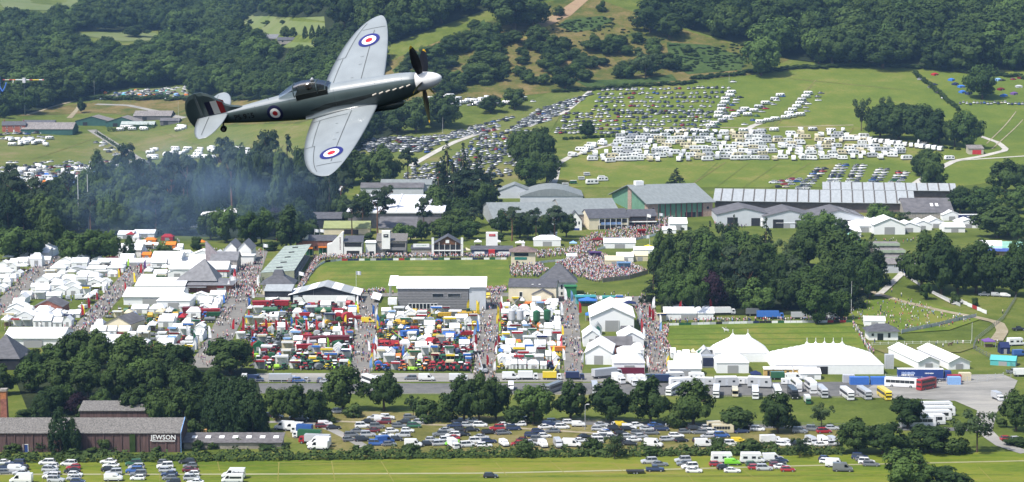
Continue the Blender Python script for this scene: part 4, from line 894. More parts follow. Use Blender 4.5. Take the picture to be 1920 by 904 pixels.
e = building('tower_block', 'stone ringside block with tall white clock-like tower and balcony', 734, 479, 56, 12, 7.2, 2.6, 'mono', stone_w, tile_b); w = done(e)
panel('balcony_opening', e, w * .2, 4.3, w * .52, 1.9, dark_in); panel('ground_opening', e, w * .1, .2, w * .6, 2.2, dark_in); panel('balcony_front', e, 0, 2.7, w, 1.4, grey_b, y=-.4)
b = MB(); b.box(-w * .32, -w * .04, -1.2, 2.4, 3.4, 12.6); t = ob('white_tower', b.mesh('tower', white_r), e); b = MB(); b.box(-w * .26, -w * .1, -1.32, -1.2, 9.4, 11.0); ob('black_emblem_board', b.mesh('emblem_board', black_b), t); marks(t, -w * .18, -1.33, 10.3, 1.3, .5, white_p, 3)
e = building('low_ringside_hut', 'low grey ringside hut under a long white sign', 790, 479, 38, 8, 3.4, 1.0, 'mono', stone_w, slate); w = done(e); panel('long_white_sign', e, 0, 4.2, w * .8, 1.8, white_p)
marks(e, 0, -.12, 5.1, w * .5, .5, M('green_letters', (.3, .42, .35)), 9)
e = building('timber_gable_pavilion', 'timber-framed pavilion with brown gable, balcony and white corner posts facing the ring', 839, 480, 52, 12, 6.0, 4.0, 'gy', timber, slate, ov=.8); w = done(e)
panel('balcony_opening', e, 0, 3.2, w * .92, 2.6, dark_in); panel('balcony_floor', e, 0, 2.6, w, .5, white_p, y=-.5, t=1.0); panel('ground_opening', e, 0, .1, w * .9, 2.3, dark_in)
for i in range(6): b = MB(); b.box(-w / 2 + i * w / 5 - .1, -w / 2 + i * w / 5 + .1, -.9, -.7, 0, 7.0 if i in (1, 4) else 6); ob('white_post', b.mesh('post', white_p), e)
for s in (-1, 1): b = MB(); b.box(s * w * .53 - .6, s * w * .53 + .6, -.8, -.2, 0, 9.4); ob('white_corner_board', b.mesh('corner_board', white_p), e)
panel('white_emblem', e, 0, 6.6, 1.8, 1.6, white_p, y=-.2)
e = building('long_ringside_bar', 'long low slate-roofed bar with red porch at the ring corner', 922, 480, 78, 9, 3.2, 1.4, 'gx', M('navy_wall', (.05, .07, .14)), slate, win=[(.3, .8, 6, 1.4), (-.3, .8, 5, 1.4)], wmat=white_p); w = done(e)
panel('red_porch', e, w * .0, 0, 3.2, 3.4, red_p, y=-.8, t=1.6)
b = MB(); b.box(-3, 3, 6, 10, 0, 11.2); ob('white_tower', b.mesh('tower', white_r), e); panel('red_sign', e, .2, 9.4, 3.2, 1.1, red_p, y=5.9); marks(e, .2, 5.83, 9.95, 2.2, .4, M('pale_pink', (.6, .35, .35)), 5)
# halls behind
e = building('white_roofed_hall', 'huge hall with gleaming white roof behind the ringside row', 742, 428, 180, 70, 9.5, 3.0, 'mono', M('hall_wall', (.16, .15, .16), var=.2), lilac, ov=.8); w = done(e)
for i in range(3): b = MB(); b.prism([(-.5, 9.75), (70.5, 12.85), (70.5, 13.2), (-.5, 10.1)], -w * .46 + i * w * .45, -w * .46 + i * w * .45 + .9, 'x'); ob('roof_seam', b.mesh('seam', whiteroof), e)
panel('eave_board', e, 0, 8.6, w, .9, whiteroof, y=-.9)
e = building('stone_hall_front', 'grey-roofed stone hall front below the white-roofed hall', 745, 447, 70, 16, 5.5, 4.6, 'mono', cream, sheet_d, win=[(-.2, 1, 1.6, 3.2), (.05, 1, 1.6, 3.2), (.3, 1, 1.6, 3.2)]); done(e)
e = building('dark_long_shed', 'long dark-roofed shed behind the white-roofed hall', 735, 366, 118, 16, 4.6, 2.4, 'gx', grey_l, sheet_d); done(e)
e = building('pale_long_shed', 'long pale grey shed below the parked cars', 762, 360, 96, 16, 4.6, 2.6, 'gx', grey_l, sheet_g); done(e)
e = building('small_white_shed', 'small white-roofed shed left of the white-roofed hall', 618, 368, 40, 12, 3.5, 1.5, 'mono', dark_in, whiteroof); done(e)
e = building('black_timber_hall', 'dark slate timbered hall behind the brick range', 612, 428, 56, 12, 5.5, 3.0, 'gx', black_b, slate, win=[(-.3, 1, 1.4, 1.4), (0, 1, 1.4, 1.4), (.3, 1, 1.4, 1.4)]); done(e)
e = building('green_roofed_shed', 'low cream shed with broad moss-green roof', 650, 440, 86, 14, 3.6, 3.2, 'gx', cream, mossg, doors=[(.1, 8, 2.8, dark_in)]); done(e)
e = building('brick_range', 'red-brick range with white chimney breast behind the grandstand', 592, 470, 74, 12, 5.2, 2.2, 'gx', brick, slate, win=[(-.3, 1, 1, 1.4), (0, 1, 1, 1.4)]); w = done(e); b = MB(); b.box(-w * .35, -w * .2, 1, 3, 5, 9.5); ob('white_chimney', b.mesh('chimney', white_r), e)
e = building('white_canopy_hall', 'white-roofed open hall in the smoky trees', 408, 425, 62, 26, 6.5, 1.4, 'mono', dark_in, whiteroof, ov=.6); done(e)
e = building('broad_grey_hall', 'broad low grey-roofed hall behind the dark pines', 1000, 428, 150, 60, 5.5, 6.5, 'gx', sheet_l, sheet_g, rz=.14); w = done(e)
e = building('broad_grey_barn', 'wide pale grey barn with low roof left of the cream inn', 1110, 425, 108, 55, 7, 6.5, 'gx', stone_w, sheet_g, rz=.14); w = done(e)
e = building('arched_barn', 'grey barn with curved roof in front of the green barn', 1034, 384, 118, 40, 5.2, 4.5, 'arch', grey_l, sheet_g); done(e)
e = building('pale_end_shed', 'pale grey shed behind the tall conifers', 965, 372, 62, 20, 4.5, 4, 'gy', grey_l, sheet_g); done(e)
# the big green barn, seen on its corner
p = G(1216, 412); e = bpy.data.objects.new('green_barn', None); C.objects.link(e); e.location = p; q = mpp(p); e.rotation_euler = (0, 0, .30)
tag(e, 'large green-clad barn with broad grey roof and pink stone corner piers', 'barn')
L1, W1, hz, hr = 122 * q / .95, 62.0, 9.4, 8.0
ob('wall', MB().prism([(0, -1), (W1, -1), (W1, hz), (W1 / 2, hz + hr), (0, hz)], 0, L1, 'x').mesh('wall', green_c), e)
k = hr / (W1 / 2); ob('roof', MB().prism([(-1.5, hz - 1.5 * k), (W1 / 2, hz + hr), (W1 + 1.5, hz - 1.5 * k), (W1 + 1.5, hz - 1.5 * k + .4), (W1 / 2, hz + hr + .4), (-1.5, hz - 1.5 * k + .4)], -2, L1 + 2, 'x').mesh('roof', sheet_g), e)
for x, y in ((-.3, -.3), (-.3, W1 / 2 - 3), (L1 - 5.6, -.3)):
    b = MB(); b.box(x, x + 6, y, y + 6, -1, 9.3 if y < 5 else 16.5); s = ob('stone_pier', b.mesh('pier', pinkst), e); b = MB(); b.cyl((x + 3, y - .1, 6), (x + 3, y + .2, 6), .8, .8, 10); ob('round_window', b.mesh('round_window', dark_in), s)
for i in range(9): b = MB(); x = 7 + i * (L1 - 13) / 8; b.box(x - .25, x + .25, -.5, -.1, 0, 9); ob('post', b.mesh('post', M('dark_red_steel', (.15, .05, .05))), e)
for i in range(5): x = 26 + i * 8.5; b = MB(); b.box(x - 3.4, x + 3.4, -.15, -.05, 0, 3.6); ob('doorway', b.mesh('doorway', dark_in), e)
b = MB(); b.box(3, 8, W1 / 2 - 2, W1 / 2 + 2, hz + hr, hz + hr + 2.6); ob('ridge_vent', b.mesh('ridge_vent', white_p), e)
# long sheds to the right
def long_shed(name, label, a, bb, z, d, rise, mat, nrib, zr=0):
    A0, B0 = G(*a), G(*bb); dx, dy = B0.x - A0.x, B0.y - A0.y; L = math.hypot(dx, dy)
    e = bpy.data.objects.new(name, None); C.objects.link(e); e.location = (A0.x, A0.y, min(A0.z, B0.z)); e.rotation_euler = (0, 0, math.atan2(dy, dx)); tag(e, label, 'shed')
    ob('wall', MB().prism([(1, -2), (d, -2), (d, z), (d / 2, z + rise), (1, z)], 0, L, 'x').mesh('wall', M('shed_wall', (.13, .1, .09), var=.2)), e)
    k = rise / (d / 2); ob('roof', MB().prism([(-1, z - k), (d / 2, z + rise), (d + 1, z - k), (d + 1, z - k + .3), (d / 2, z + rise + .3), (-1, z - k + .3)], -1, L + 1, 'x').mesh('roof', mat), e)
    for i in range(nrib):
        x = (i + .5) * L / nrib; b = MB(); b.prism([(-.9, z - .9 * k + .32), (d / 2, z + rise + .32), (d / 2, z + rise + .4), (-.9, z - .9 * k + .4)], x, x + .8, 'x'); ob('roof_light', b.mesh('roof_light', M('brown_roof_light', (.1, .09, .08))), e)
    return e
long_shed('long_shed', 'long pale-roofed cattle shed with slanted dark roof lights, the front one', (1340, 392), (1712, 402), 6.5, 46, 5, sheet_l, 18)
e2 = long_shed('long_shed', 'long pale-roofed cattle shed with dark roof lights, the rear one', (1545, 370), (1790, 376), 6.0, 24, 3.2, sheet_l, 12)
p = G(1742, 412); e = building('dark_end_roof', 'steep dark slate roof at the right end of the long sheds', 1742, 410, 92, 30, 3.6, 7, 'gx', stone_w, sheet_d); w = done(e)
for i in range(2): b = MB(); b.prism([(6, 6.7), (9, 8.1), (9, 8.2), (6, 6.8)], i * 3 + 2, i * 3 + 3.6, 'x'); ob('skylight', b.mesh('skylight', white_p), e)
for i, (x, y, wp) in enumerate(((1396, 424, 104), (1480, 428, 96), (1572, 428, 96))):
    e = building('grey_gabled_barn', ['pale grey gabled barn with black doorways nearest the green barn', 'pale grey gabled barn, middle of the three in the row', 'pale grey gabled barn, rightmost of the three with white roof lights'][i], x, y, wp, 34, 6.6, 3.6, 'gy', grey_l, sheet_d, ov=.5, doors=[(-.22, 6, 5, dark_in), (.2, 5, 4.6, dark_in)]); w = done(e)
    if i == 2:
        for k in range(8): b = MB(); s = 1; x0 = w * .12 + (k % 2) * 6; y0 = 4 + (k // 2) * 7; zz = lambda x: 6.6 + 3.6 * (1 - abs(x) / (w / 2)) + .22; b.add([(x0, y0, zz(x0)), (x0 + 4, y0, zz(x0 + 4)), (x0 + 4, y0 + 1, zz(x0 + 4)), (x0, y0 + 1, zz(x0))], [(0, 1, 2, 3)]); ob('roof_light', b.mesh('roof_light', white_p), e)
e = building('cream_inn', 'cream-gabled inn with dark slate roof and balcony above the crowd', 1142, 430, 76, 20, 6.4, 4.2, 'gx', cream, slate, rz=.22); w = done(e)
panel('balcony_opening', e, w * .1, 3.6, w * .7, 2.2, dark_in); panel('blue_banner', e, w * .05, 2.6, w * .5, 1.4, M('pale_blue_cloth', (.2, .3, .55))); panel('ground_opening', e, w * .1, .1, w * .75, 2.2, dark_in)
for i in range(6): b = MB(); x = -w * .25 + i * w * .14; b.box(x - .12, x + .12, -.6, -.4, 0, 6); ob('post', b.mesh('post', white_p), e)
e = building('slate_balcony_inn', 'slate-roofed balcony inn right of the cream gable, twin flagpoles before it', 1205, 425, 52, 14, 6.0, 3.2, 'gx', timber, slate, rz=.12); w = done(e); panel('balcony_opening', e, 0, 3.4, w * .9, 2, dark_in); panel('ground_opening', e, 0, .1, w * .9, 2, dark_in); panel('balcony_floor', e, 0, 2.7, w, .4, white_p, y=-.8, t=1.4)
e = building('timbered_cottage', 'small white half-timbered gabled cottage left of the cream inn', 1078, 432, 26, 10, 5.6, 5, 'gy', white_r, slate, win=[(-.15, 3.4, .8, 1.6), (.08, 3.4, .8, 1.6), (.3, 3.4, .8, 1.6)], doors=[(0, 5, 1.2, blue_p)]); done(e)
e = building('white_pavilion', 'small white pavilion with dark hipped roof beside the small ring', 1656, 638, 56, 8, 3.4, 2.4, 'hip', white_r, slate, ov=1.0, win=[(-.36, 1.6, .9, 1.0), (.2, 1.0, .9, 1.8)], doors=[(-.1, 2.2, 2.6, glassm)]); done(e)
e = building('zigzag_shed', 'grey-brown shed with stepped roofs and pale green fascia on the knoll', 1690, 512, 60, 16, 4, 1.2, 'mono', grey_l, fibre); w = done(e)
for i in range(3): b = MB(); b.box(-w / 2, w / 2, 14 + i * 14, 22 + i * 14, 2, 5.4 + i * 1.6); s = ob('stepped_roof', b.mesh('stepped', fibre), e); b = MB(); b.box(-w / 2, w / 2, 13.7 + i * 14, 14 + i * 14, 4.2 + i * 1.6, 5.5 + i * 1.6); ob('green_fascia', b.mesh('fascia', M('pale_green_fascia', (.35, .42, .3))), s)
panel('blue_awning', e, w * .35, .2, 8, 3.2, blue_p, y=-1, t=2)
e = building('striped_roof_hall', 'long hall at right edge with white and green roof and blue awning', 1890, 480, 110, 14, 4.0, 2.4, 'gx', pinkst, M('green_sheet', (.22, .42, .34)), rz=-.22); w = done(e); b = MB(); b.prism([(-.6, 3.75), (7, 6.65), (7, 6.8), (-.6, 3.9)], -w / 2, -w * .1, 'x'); ob('white_roof_half', b.mesh('half', whiteroof), e); panel('blue_awning', e, 0, 2.4, w * .8, 1.4, M('bright_blue', (.1, .16, .55)), y=-1, t=1.6)
# hill farm at upper left
e = building('red_farmhouse', 'red-brick farmhouse with slate roof and two chimneys at far left', 26, 248, 42, 9, 6.0, 3, 'gx', M('bright_brick', (.38, .12, .08), var=.2), slate, rz=.15, win=[(-.3, 3.8, 1, 1.2), (.0, 3.8, 1, 1.2), (.3, 3.8, 1, 1.2), (-.3, 1, 1, 1.3), (.3, 1, 1, 1.3)], doors=[(0, 1.1, 2.1, white_p)], fr=white_p); w = done(e)
for s in (-1, 1): b = MB(); b.box(s * w * .42 - .5, s * w * .42 + .5, 4, 5, 8, 10.6); ob('chimney', b.mesh('chimney', brick), e)
for nm, lb, x, y, wp, d, wz, rh, rf, wl, rm in (('green_farm_shed', 'dark green farm shed with brown-grey roof beside the red farmhouse', 88, 252, 96, 24, 4.4, 5, 'gx', green_d, fibre), ('green_farm_shed', 'dark green gabled shed behind the lorry yard', 172, 236, 62, 30, 4.2, 4, 'gy', green_d, fibre), ('green_farm_shed', 'dark green shed with long grey roof above the farm drive', 228, 238, 60, 30, 4.2, 4.4, 'gy', green_d, fibre), ('grey_farm_shed', 'grey farm shed at the back of the hill farm', 285, 226, 70, 26, 4, 4, 'gx', sheet_d, fibre), ('pale_farm_shed', 'low pale green roofed shed before the hill farm', 258, 240, 62, 10, 3, 2.4, 'gx', green_d, M('pale_sheet', (.34, .38, .36))), ('low_farm_range', 'low slate range joined to the red farmhouse', 72, 238, 60, 8, 3.2, 2.4, 'gx', stone_w, slate), ('grey_farm_shed', 'small dark shed at the right end of the hill farm', 318, 234, 36, 12, 3.4, 2, 'gx', sheet_d, sheet_d)):
    e = building(nm, lb, x, y, wp, d, wz, rh, rf, wl, rm, doors=[(-.2, 4, 3.2, dark_in)]); done(e)
for nm, lb, x, y, wp, d, wz, rh, wl, rm in (('far_farm_barn', 'far farm barn with long pale roof in the valley', 508, 80, 62, 20, 4, 4, stone_w, slate_l), ('far_farm_house', 'far red-fronted farmhouse in the valley fields', 445, 78, 24, 10, 5, 4, M('red_front', (.3, .1, .1)), slate), ('far_farm_barn', 'far purple-roofed barn left of the red farmhouse in the valley', 408, 82, 50, 16, 4, 3.5, brick, M('purple_roof', (.2, .14, .17))), ('far_farm_barn', 'far low slate barn at the right end of the valley farm', 540, 82, 40, 14, 3.5, 2.5, stone_w, slate), ('far_farm_shed', 'tiny far white-gabled farm shed in the valley', 402, 84, 10, 8, 3, 2, white_r, slate)):
    e = building(nm, lb, x, y, wp, d, wz, rh, 'gx', wl, rm, win=[(-.25, 1.5, 1.4, 1.4), (.25, 1.5, 1.4, 1.4)]); done(e)
e = building('stone_barn', 'small stone barn with red doors beside the white track on the hill', 1830, 290, 28, 8, 4, 2, 'mono', M('pale_stone', (.42, .38, .3)), fibre, doors=[(-.1, 3, 3.2, red_p), (.2, 3, 3.2, red_p)]); done(e)

# ---------------------------------------------------------------- vehicles
paint = tint('car_paint', rough=.35, var=.04, coat=.6)
cglass = glass_mat('car_glass', (.03, .035, .04), .1)
tyre = M('tyre', (.02, .02, .021), rough=.9)
rim = M('wheel_rim', (.4, .41, .43), rough=.35, metal=.5)
lampw = M('headlight_glass', (.75, .76, .78), rough=.15)
lampr = M('tail_light', (.4, .02, .02), rough=.2)
trim = M('black_trim', (.03, .03, .032), rough=.6)
PAL = {'white': (.78, .78, .78), 'silver': (.45, .46, .48), 'grey': (.16, .17, .18), 'black': (.018, .019, .022), 'dark blue': (.025, .04, .10), 'blue': (.04, .11, .34), 'red': (.36, .025, .032), 'maroon': (.14, .015, .02), 'green': (.03, .12, .06), 'cream': (.62, .55, .38), 'yellow': (.75, .56, .04), 'lime green': (.2, .6, .03), 'orange': (.7, .2, .03)}
def car_colour():
    return R.choices(['white', 'silver', 'grey', 'black', 'dark blue', 'blue', 'red', 'maroon', 'green', 'cream'], [31, 27, 15, 13, 5, 3, 4, 1.5, .6, .8])[0]

def loft(b, sts, m=0, close=True):
    """stations of (x, [(y, z), ...]) joined ring to ring"""
    k = len(b.v); n = len(sts[0][1])
    for x, r in sts: b.v.extend([(x, y, z) for y, z in r])
    for i in range(len(sts) - 1):
        for j in range(n if close else n - 1):
            b.f.append((k + i * n + j, k + i * n + (j + 1) % n, k + (i + 1) * n + (j + 1) % n, k + (i + 1) * n + j)); b.m.append(m)
    b.f.append(tuple(k + j for j in range(n - 1, -1, -1))); b.f.append(tuple(k + (len(sts) - 1) * n + j for j in range(n))); b.m += [m, m]
def ring(hw, z0, zm, z1): return [(-hw * .93, z0), (-hw, zm), (-hw * .9, z1), (hw * .9, z1), (hw, zm), (hw * .93, z0)]
def wheel_mesh(r, wd):
    b = MB(); b.cyl((0, -wd / 2, 0), (0, wd / 2, 0), r, r, 12, 0); b.cyl((0, -wd / 2 - .015, 0), (0, wd / 2 + .015, 0), r * .6, r * .6, 10, 1); return b.mesh('wheel', [tyre, rim])
def moved(me, x, y, z):
    m = me.copy(); m.transform(Matrix.Translation((x, y, z))); return m
CARS_DEF = {  # length, half width, belt z, roof z, bonnet z, [windscreen base, roof front, roof rear, rear base], wheel radius
    'hatchback': (4.0, .86, .92, 1.48, .86, (.95, .25, -1.45, -1.85), .31), 'saloon car': (4.6, .90, .92, 1.44, .88, (.95, .15, -1.05, -1.75), .32), 'estate car': (4.65, .90, .93, 1.5, .88, (1.0, .3, -1.8, -2.2), .32),
    'four-by-four': (4.6, .94, 1.12, 1.84, 1.06, (.9, .45, -1.95, -2.2), .38), 'people carrier': (4.5, .92, 1.0, 1.68, .95, (1.35, .5, -1.75, -2.1), .32)}
def make_car(kind):
    L, hw, zb, zr, zh, (wa, wb, wc, wd), wr = CARS_DEF[kind]; f, r = L / 2, -L / 2
    body = MB(); loft(body, [(r, ring(hw * .86, .35, .6, zb * .86)), (r + .18, ring(hw * .97, .24, .6, zb * .98)), (wd, ring(hw, .22, .6, zb)), (0, ring(hw, .22, .6, zb)), (wa, ring(hw, .22, .6, zb)), (wa + .35, ring(hw, .22, .58, zh)), (f - .25, ring(hw * .95, .24, .55, zh * .88)), (f, ring(hw * .8, .34, .5, zh * .72))])
    gl = MB(); t = .72; loft(gl, [(wd, [(-hw * .88, zb - .02), (-hw * .86, zb + .01), (hw * .86, zb + .01), (hw * .88, zb - .02)]), (wc, [(-hw * .88, zb - .02), (-hw * t, zr - .04), (hw * t, zr - .04), (hw * .88, zb - .02)]), (wb, [(-hw * .88, zb - .02), (-hw * t, zr - .04), (hw * t, zr - .04), (hw * .88, zb - .02)]), (wa, [(-hw * .88, zb - .02), (-hw * .86, zb + .01), (hw * .86, zb + .01), (hw * .88, zb - .02)])])
    rf = MB(); rf.box(wc - .04, wb + .04, -hw * t, hw * t, zr - .05, zr + .01, 0, .1, .1)
    for s in (-1, 1):
        for (x0, z0, x1, z1) in ((wa, zb, wb, zr - .02), (wd, zb, wc, zr - .02), ((wa + wd) / 2 + .2, zb, (wb + wc) / 2 + .15, zr - .02)): rf.cyl((x0, s * hw * .885, z0), (x1, s * hw * (t + .01), z1), .045, .04, 4)
    w = wheel_mesh(wr, .2); ws = [('wheel', moved(w, x, y, wr), 0, []) for x in (f - .78, r + .72) for y in (-hw * .9, hw * .9)]
    lt = lambda x, y, z, m: MB().box(x - .06, x + .06, y - .17, y + .17, z - .08, z + .08).mesh('light', m)
    parts = [('body', body.mesh('body', [paint]), 1, []), ('windows', gl.mesh('windows', [cglass]), 0, []), ('roof', rf.mesh('roof', [paint]), 1, [])] + ws
    parts += [('headlight', lt(f - .12, s * hw * .66, zh * .72, lampw), 0, []) for s in (-1, 1)] + [('tail_light', lt(r + .05, s * hw * .74, zb * .78, lampr), 0, []) for s in (-1, 1)]
    one = MB(); one.v += body.v; one.f += body.f; one.m += body.m
    for q, mi in ((gl, 1), (rf, 0)): one.add(q.v, q.f, mi)
    for x in (f - .78, r + .72):
        for y in (-hw * .9, hw * .9): one.cyl((x, y - .1, wr), (x, y + .1, wr), wr, wr, 8, 2)
    one_me = one.mesh('car', [paint, cglass, tyre])
    low = MB(); low.box(r, f, -hw, hw, .25, zb - .1, 0, .15, .05); low.box(wd, wa, -hw * .9, hw * .9, zb - .1, zr - .06, 1, .4, .15); low.box(wc, wb, -hw * .72, hw * .72, zr - .06, zr, 0)
    low.box(r + .3, f - .3, -hw * .9, hw * .9, 0, .28, 2)
    return parts, one_me, low
CARP = {k: make_car(k) for k in CARS_DEF}

def make_van(L=5.4, hw=.98, zr=2.45, bonnet=1.0, wr=.35, panel_glass=False):
    f, r = L / 2, -L / 2; b = MB()
    loft(b, [(r, ring(hw * .97, .3, 1.0, zr - .06)), (r + .1, ring(hw, .28, 1.0, zr)), (f - bonnet - .75, ring(hw, .28, 1.0, zr)), (f - bonnet, ring(hw, .28, 1.0, 1.42)), (f - .25, ring(hw * .96, .3, .8, 1.15)), (f, ring(hw * .85, .36, .7, .95))])
    g = MB(); x0, x1 = f - bonnet - .72, f - bonnet - .06; n = .03
    g.add([(x0 + n, -hw * .82, zr - .18), (x0 + n, hw * .82, zr - .18), (x1 + n + .03, hw * .86, 1.48), (x1 + n + .03, -hw * .86, 1.48)], [(0, 1, 2, 3), (3, 2, 1, 0)])
    for s in (-1, 1): g.add([(x0 - .6, s * hw * 1.005, 1.35), (x1 - .1, s * hw * 1.005, 1.35), (x0 - .05, s * hw * .97, zr - .35), (x0 - .6, s * hw * .97, zr - .35)], [(0, 1, 2, 3), (3, 2, 1, 0)])
    if panel_glass:
        for s in (-1, 1): g.box(r + .4, x0 - .75, s * hw * .99 - .02, s * hw * .99 + .02, 1.35, 1.95)
    w = wheel_mesh(wr, .22); ws = [('wheel', moved(w, x, y, wr), 0, []) for x in (f - .9, r + 1.0) for y in (-hw * .9, hw * .9)]
    tr = MB(); tr.box(r - .02, f + .02, -hw * 1.01, hw * 1.01, .3, .5)
    lt = lambda x, y, z, m: MB().box(x - .06, x + .06, y - .14, y + .14, z - .12, z + .12).mesh('light', m)
    return [('body', b.mesh('van_body', [paint]), 1, []), ('windows', g.mesh('van_windows', [cglass]), 0, []), ('bumper_trim', tr.mesh('van_trim', [trim]), 0, [])] + ws + [('headlight', lt(f - .14, s * hw * .7, .92, lampw), 0, []) for s in (-1, 1)]
VAN = make_van(); VAN_S = make_van(4.4, .88, 1.85, .95, .31); MINIBUS = make_van(6.0, 1.0, 2.5, .8, .35, True)

def make_box_lorry(L=8.0, box_tint=1):
    f, r = L / 2, -L / 2; c = MB(); loft(c, [(f - 2.0, ring(1.15, .5, 1.2, 2.6)), (f - .3, ring(1.15, .5, 1.2, 2.6)), (f, ring(1.1, .5, 1.0, 1.6))])
    bx = MB(); bx.box(r, f - 2.15, -1.25, 1.25, 1.0, 3.5); ch = MB(); ch.box(r, f - .4, -.5, .5, .55, .98)
    g = MB(); g.add([(f - .27, -1.0, 2.45), (f - .27, 1.0, 2.45), (f + .02, 1.0, 1.65), (f + .02, -1.0, 1.65)], [(0, 1, 2, 3), (3, 2, 1, 0)])
    for s in (-1, 1): g.box(f - 1.5, f - .5, s * 1.15 - .03, s * 1.15 + .03, 1.5, 2.3)
    w = wheel_mesh(.48, .3); ws = [('wheel', moved(w, x, y, .48), 0, []) for x in (f - 1.2, r + 1.6) for y in (-1.05, 1.05)]
    return [('cab', c.mesh('cab', [paint]), 1, []), ('box_body', bx.mesh('box_body', [paint]), 2, []), ('chassis', ch.mesh('chassis', [trim]), 0, []), ('windows', g.mesh('lorry_windows', [cglass]), 0, [])] + ws
LORRY = make_box_lorry(); LORRY_L = make_box_lorry(11.5)

def make_coach(L=11.5, decks=1, small=False):
    f, r = L / 2, -L / 2; hw = 1.25 if not small else 1.05; zr = (3.4 if decks == 1 else 4.35) if not small else 2.7
    b = MB(); loft(b, [(r, ring(hw * .96, .35, 1.2, zr - .12)), (r + .15, ring(hw, .3, 1.2, zr)), (f - .7, ring(hw, .3, 1.2, zr)), (f - .15, ring(hw * .98, .3, 1.1, zr - .25)), (f, ring(hw * .94, .35, 1.0, zr - 1.2))])
    parts = [('body', b.mesh('coach_body', [paint]), 1, [])]
    bands = [(1.65, zr - .75)] if decks == 1 else [(1.25, 2.0), (2.85, 3.75)]
    if small: bands = [(1.3, 2.2)]
    for z0, z1 in bands:
        for s in (-1, 1):
            n = 6; 
            for i in range(n):
                x0 = r + .5 + i * (L - 1.6) / n; g = MB(); g.box(x0, x0 + (L - 1.6) / n - .1, s * hw * .985 - .035, s * hw * .985 + .035, z0, z1); parts.append(('side_window', g.mesh('side_window', [cglass]), 0, []))
        g = MB(); g.box(r - .03, r + .05, -hw * .8, hw * .8, z0 + .1, z1); parts.append(('rear_window', g.mesh('rear_window', [cglass]), 0, []))
    fw = MB(); z0, z1 = (1.2, zr - .55) if decks == 1 else (1.2, 2.2)
    fw.add([(f + .03, -hw * .86, z0), (f + .03, hw * .86, z0), (f - .06, hw * .86, z1), (f - .06, -hw * .86, z1)], [(0, 1, 2, 3), (3, 2, 1, 0)])
    if decks == 2: fw.add([(f - .02, -hw * .86, 2.8), (f - .02, hw * .86, 2.8), (f - .1, hw * .86, 3.8), (f - .1, -hw * .86, 3.8)], [(0, 1, 2, 3), (3, 2, 1, 0)])
    parts.append(('windscreen', fw.mesh('windscreen', [cglass]), 0, []))
    m = MB()
    for s in (-1, 1): m.box(f - .1, f + .2, s * (hw + .12) - .08, s * (hw + .12) + .08, 1.9, 2.5)
    parts.append(('mirror', m.mesh('mirror', [trim]), 0, []))
    w = wheel_mesh(.48 if not small else .36, .3); parts += [('wheel', moved(w, x, y, .48 if not small else .36), 0, []) for x in (f - 2.4, r + 2.6) for y in (-hw * .88, hw * .88)]
    parts += [('headlight', MB().box(f - .05, f + .05, s * hw * .72 - .18, s * hw * .72 + .18, .62, .86).mesh('hl', lampw), 0, []) for s in (-1, 1)]
    return parts
COACH, DECKER, MINI = make_coach(), make_coach(9.6, 2), make_coach(6.5, 1, True)

cwhite = tint('caravan_skin', rough=.45, var=.05)
def make_caravan(L=5.8, hw=1.1, zr=2.55):
    f, r = L / 2, -L / 2; pr = [(r, .55), (f - .25, .5), (f, .95), (f - .22, zr - .5), (f - .75, zr), (r + .45, zr), (r + .08, zr - .55), (r - .05, 1.2)]
    b = MB(); b.prism(pr, -hw, hw, 'y'); g = MB(); gs = []
    for x0, x1 in ((r + .4, r + 1.5), (r + 2.1, r + 3.0), (f - 1.7, f - .55)):
        for s in (-1, 1): q = MB(); q.box(x0, x1, s * hw - .03, s * hw + .03, 1.3, 1.95); gs.append(('window', q.mesh('caravan_window', [cglass]), 0, []))
    fw = MB(); fw.add([(f + .01, -hw * .8, 1.05), (f + .01, hw * .8, 1.05), (f - .18, hw * .8, zr - .6), (f - .18, -hw * .8, zr - .6)], [(0, 1, 2, 3), (3, 2, 1, 0)])
    st = MB(); st.box(r - .02, f - .3, -hw - .015, hw + .015, .8, .95); h = MB(); h.prism([(f - .2, -.5), (f + 1.1, -.06), (f + 1.1, .06), (f - .2, .5)], .45, .58, 'z')
    w = wheel_mesh(.32, .2)
    one = MB(); one.add(b.v, b.f, 0)
    for x0, x1 in ((r + .4, r + 1.5), (r + 2.1, r + 3.0), (f - 1.7, f - .55)): one.box(x0, x1, -hw - .03, hw + .03, 1.3, 1.95, 1)
    one.add(fw.v, fw.f, 1); one.box(r + .2, f - .4, -hw * .9, hw * .9, .05, .56, 2); one.add(h.v, h.f, 2)
    return [('body', b.mesh('caravan_body', [cwhite]), 1, []), ('front_window', fw.mesh('front_window', [cglass]), 0, []), ('stripe', st.mesh('stripe', [trim]), 0, []), ('hitch', h.mesh('hitch', [steel]), 0, [])] + gs + [('wheel', moved(w, 0, s * hw * .9, .32), 0, []) for s in (-1, 1)], one.mesh('caravan', [cwhite, cglass, trim]), one
CARAVAN, CARAVAN1, CARAVANLOW = make_caravan()
def make_motorhome():
    p = make_van(6.6, 1.12, 2.2, .9, .35); b = MB(); b.prism([(-3.4, .6), (1.3, .6), (1.3, 2.0), (2.4, 2.15), (2.2, 2.9), (-3.2, 2.95)], -1.16, 1.16, 'y'); q = [('living_body', b.mesh('living_body', [cwhite]), 1, [])]
    for x0, x1 in ((-2.8, -1.6), (-.4, .7)):
        for s in (-1, 1): g = MB(); g.box(x0, x1, s * 1.16 - .03, s * 1.16 + .03, 1.45, 2.1); q.append(('side_window', g.mesh('mh_window', [cglass]), 0, []))
    return p + q
MOTORHOME = make_motorhome()
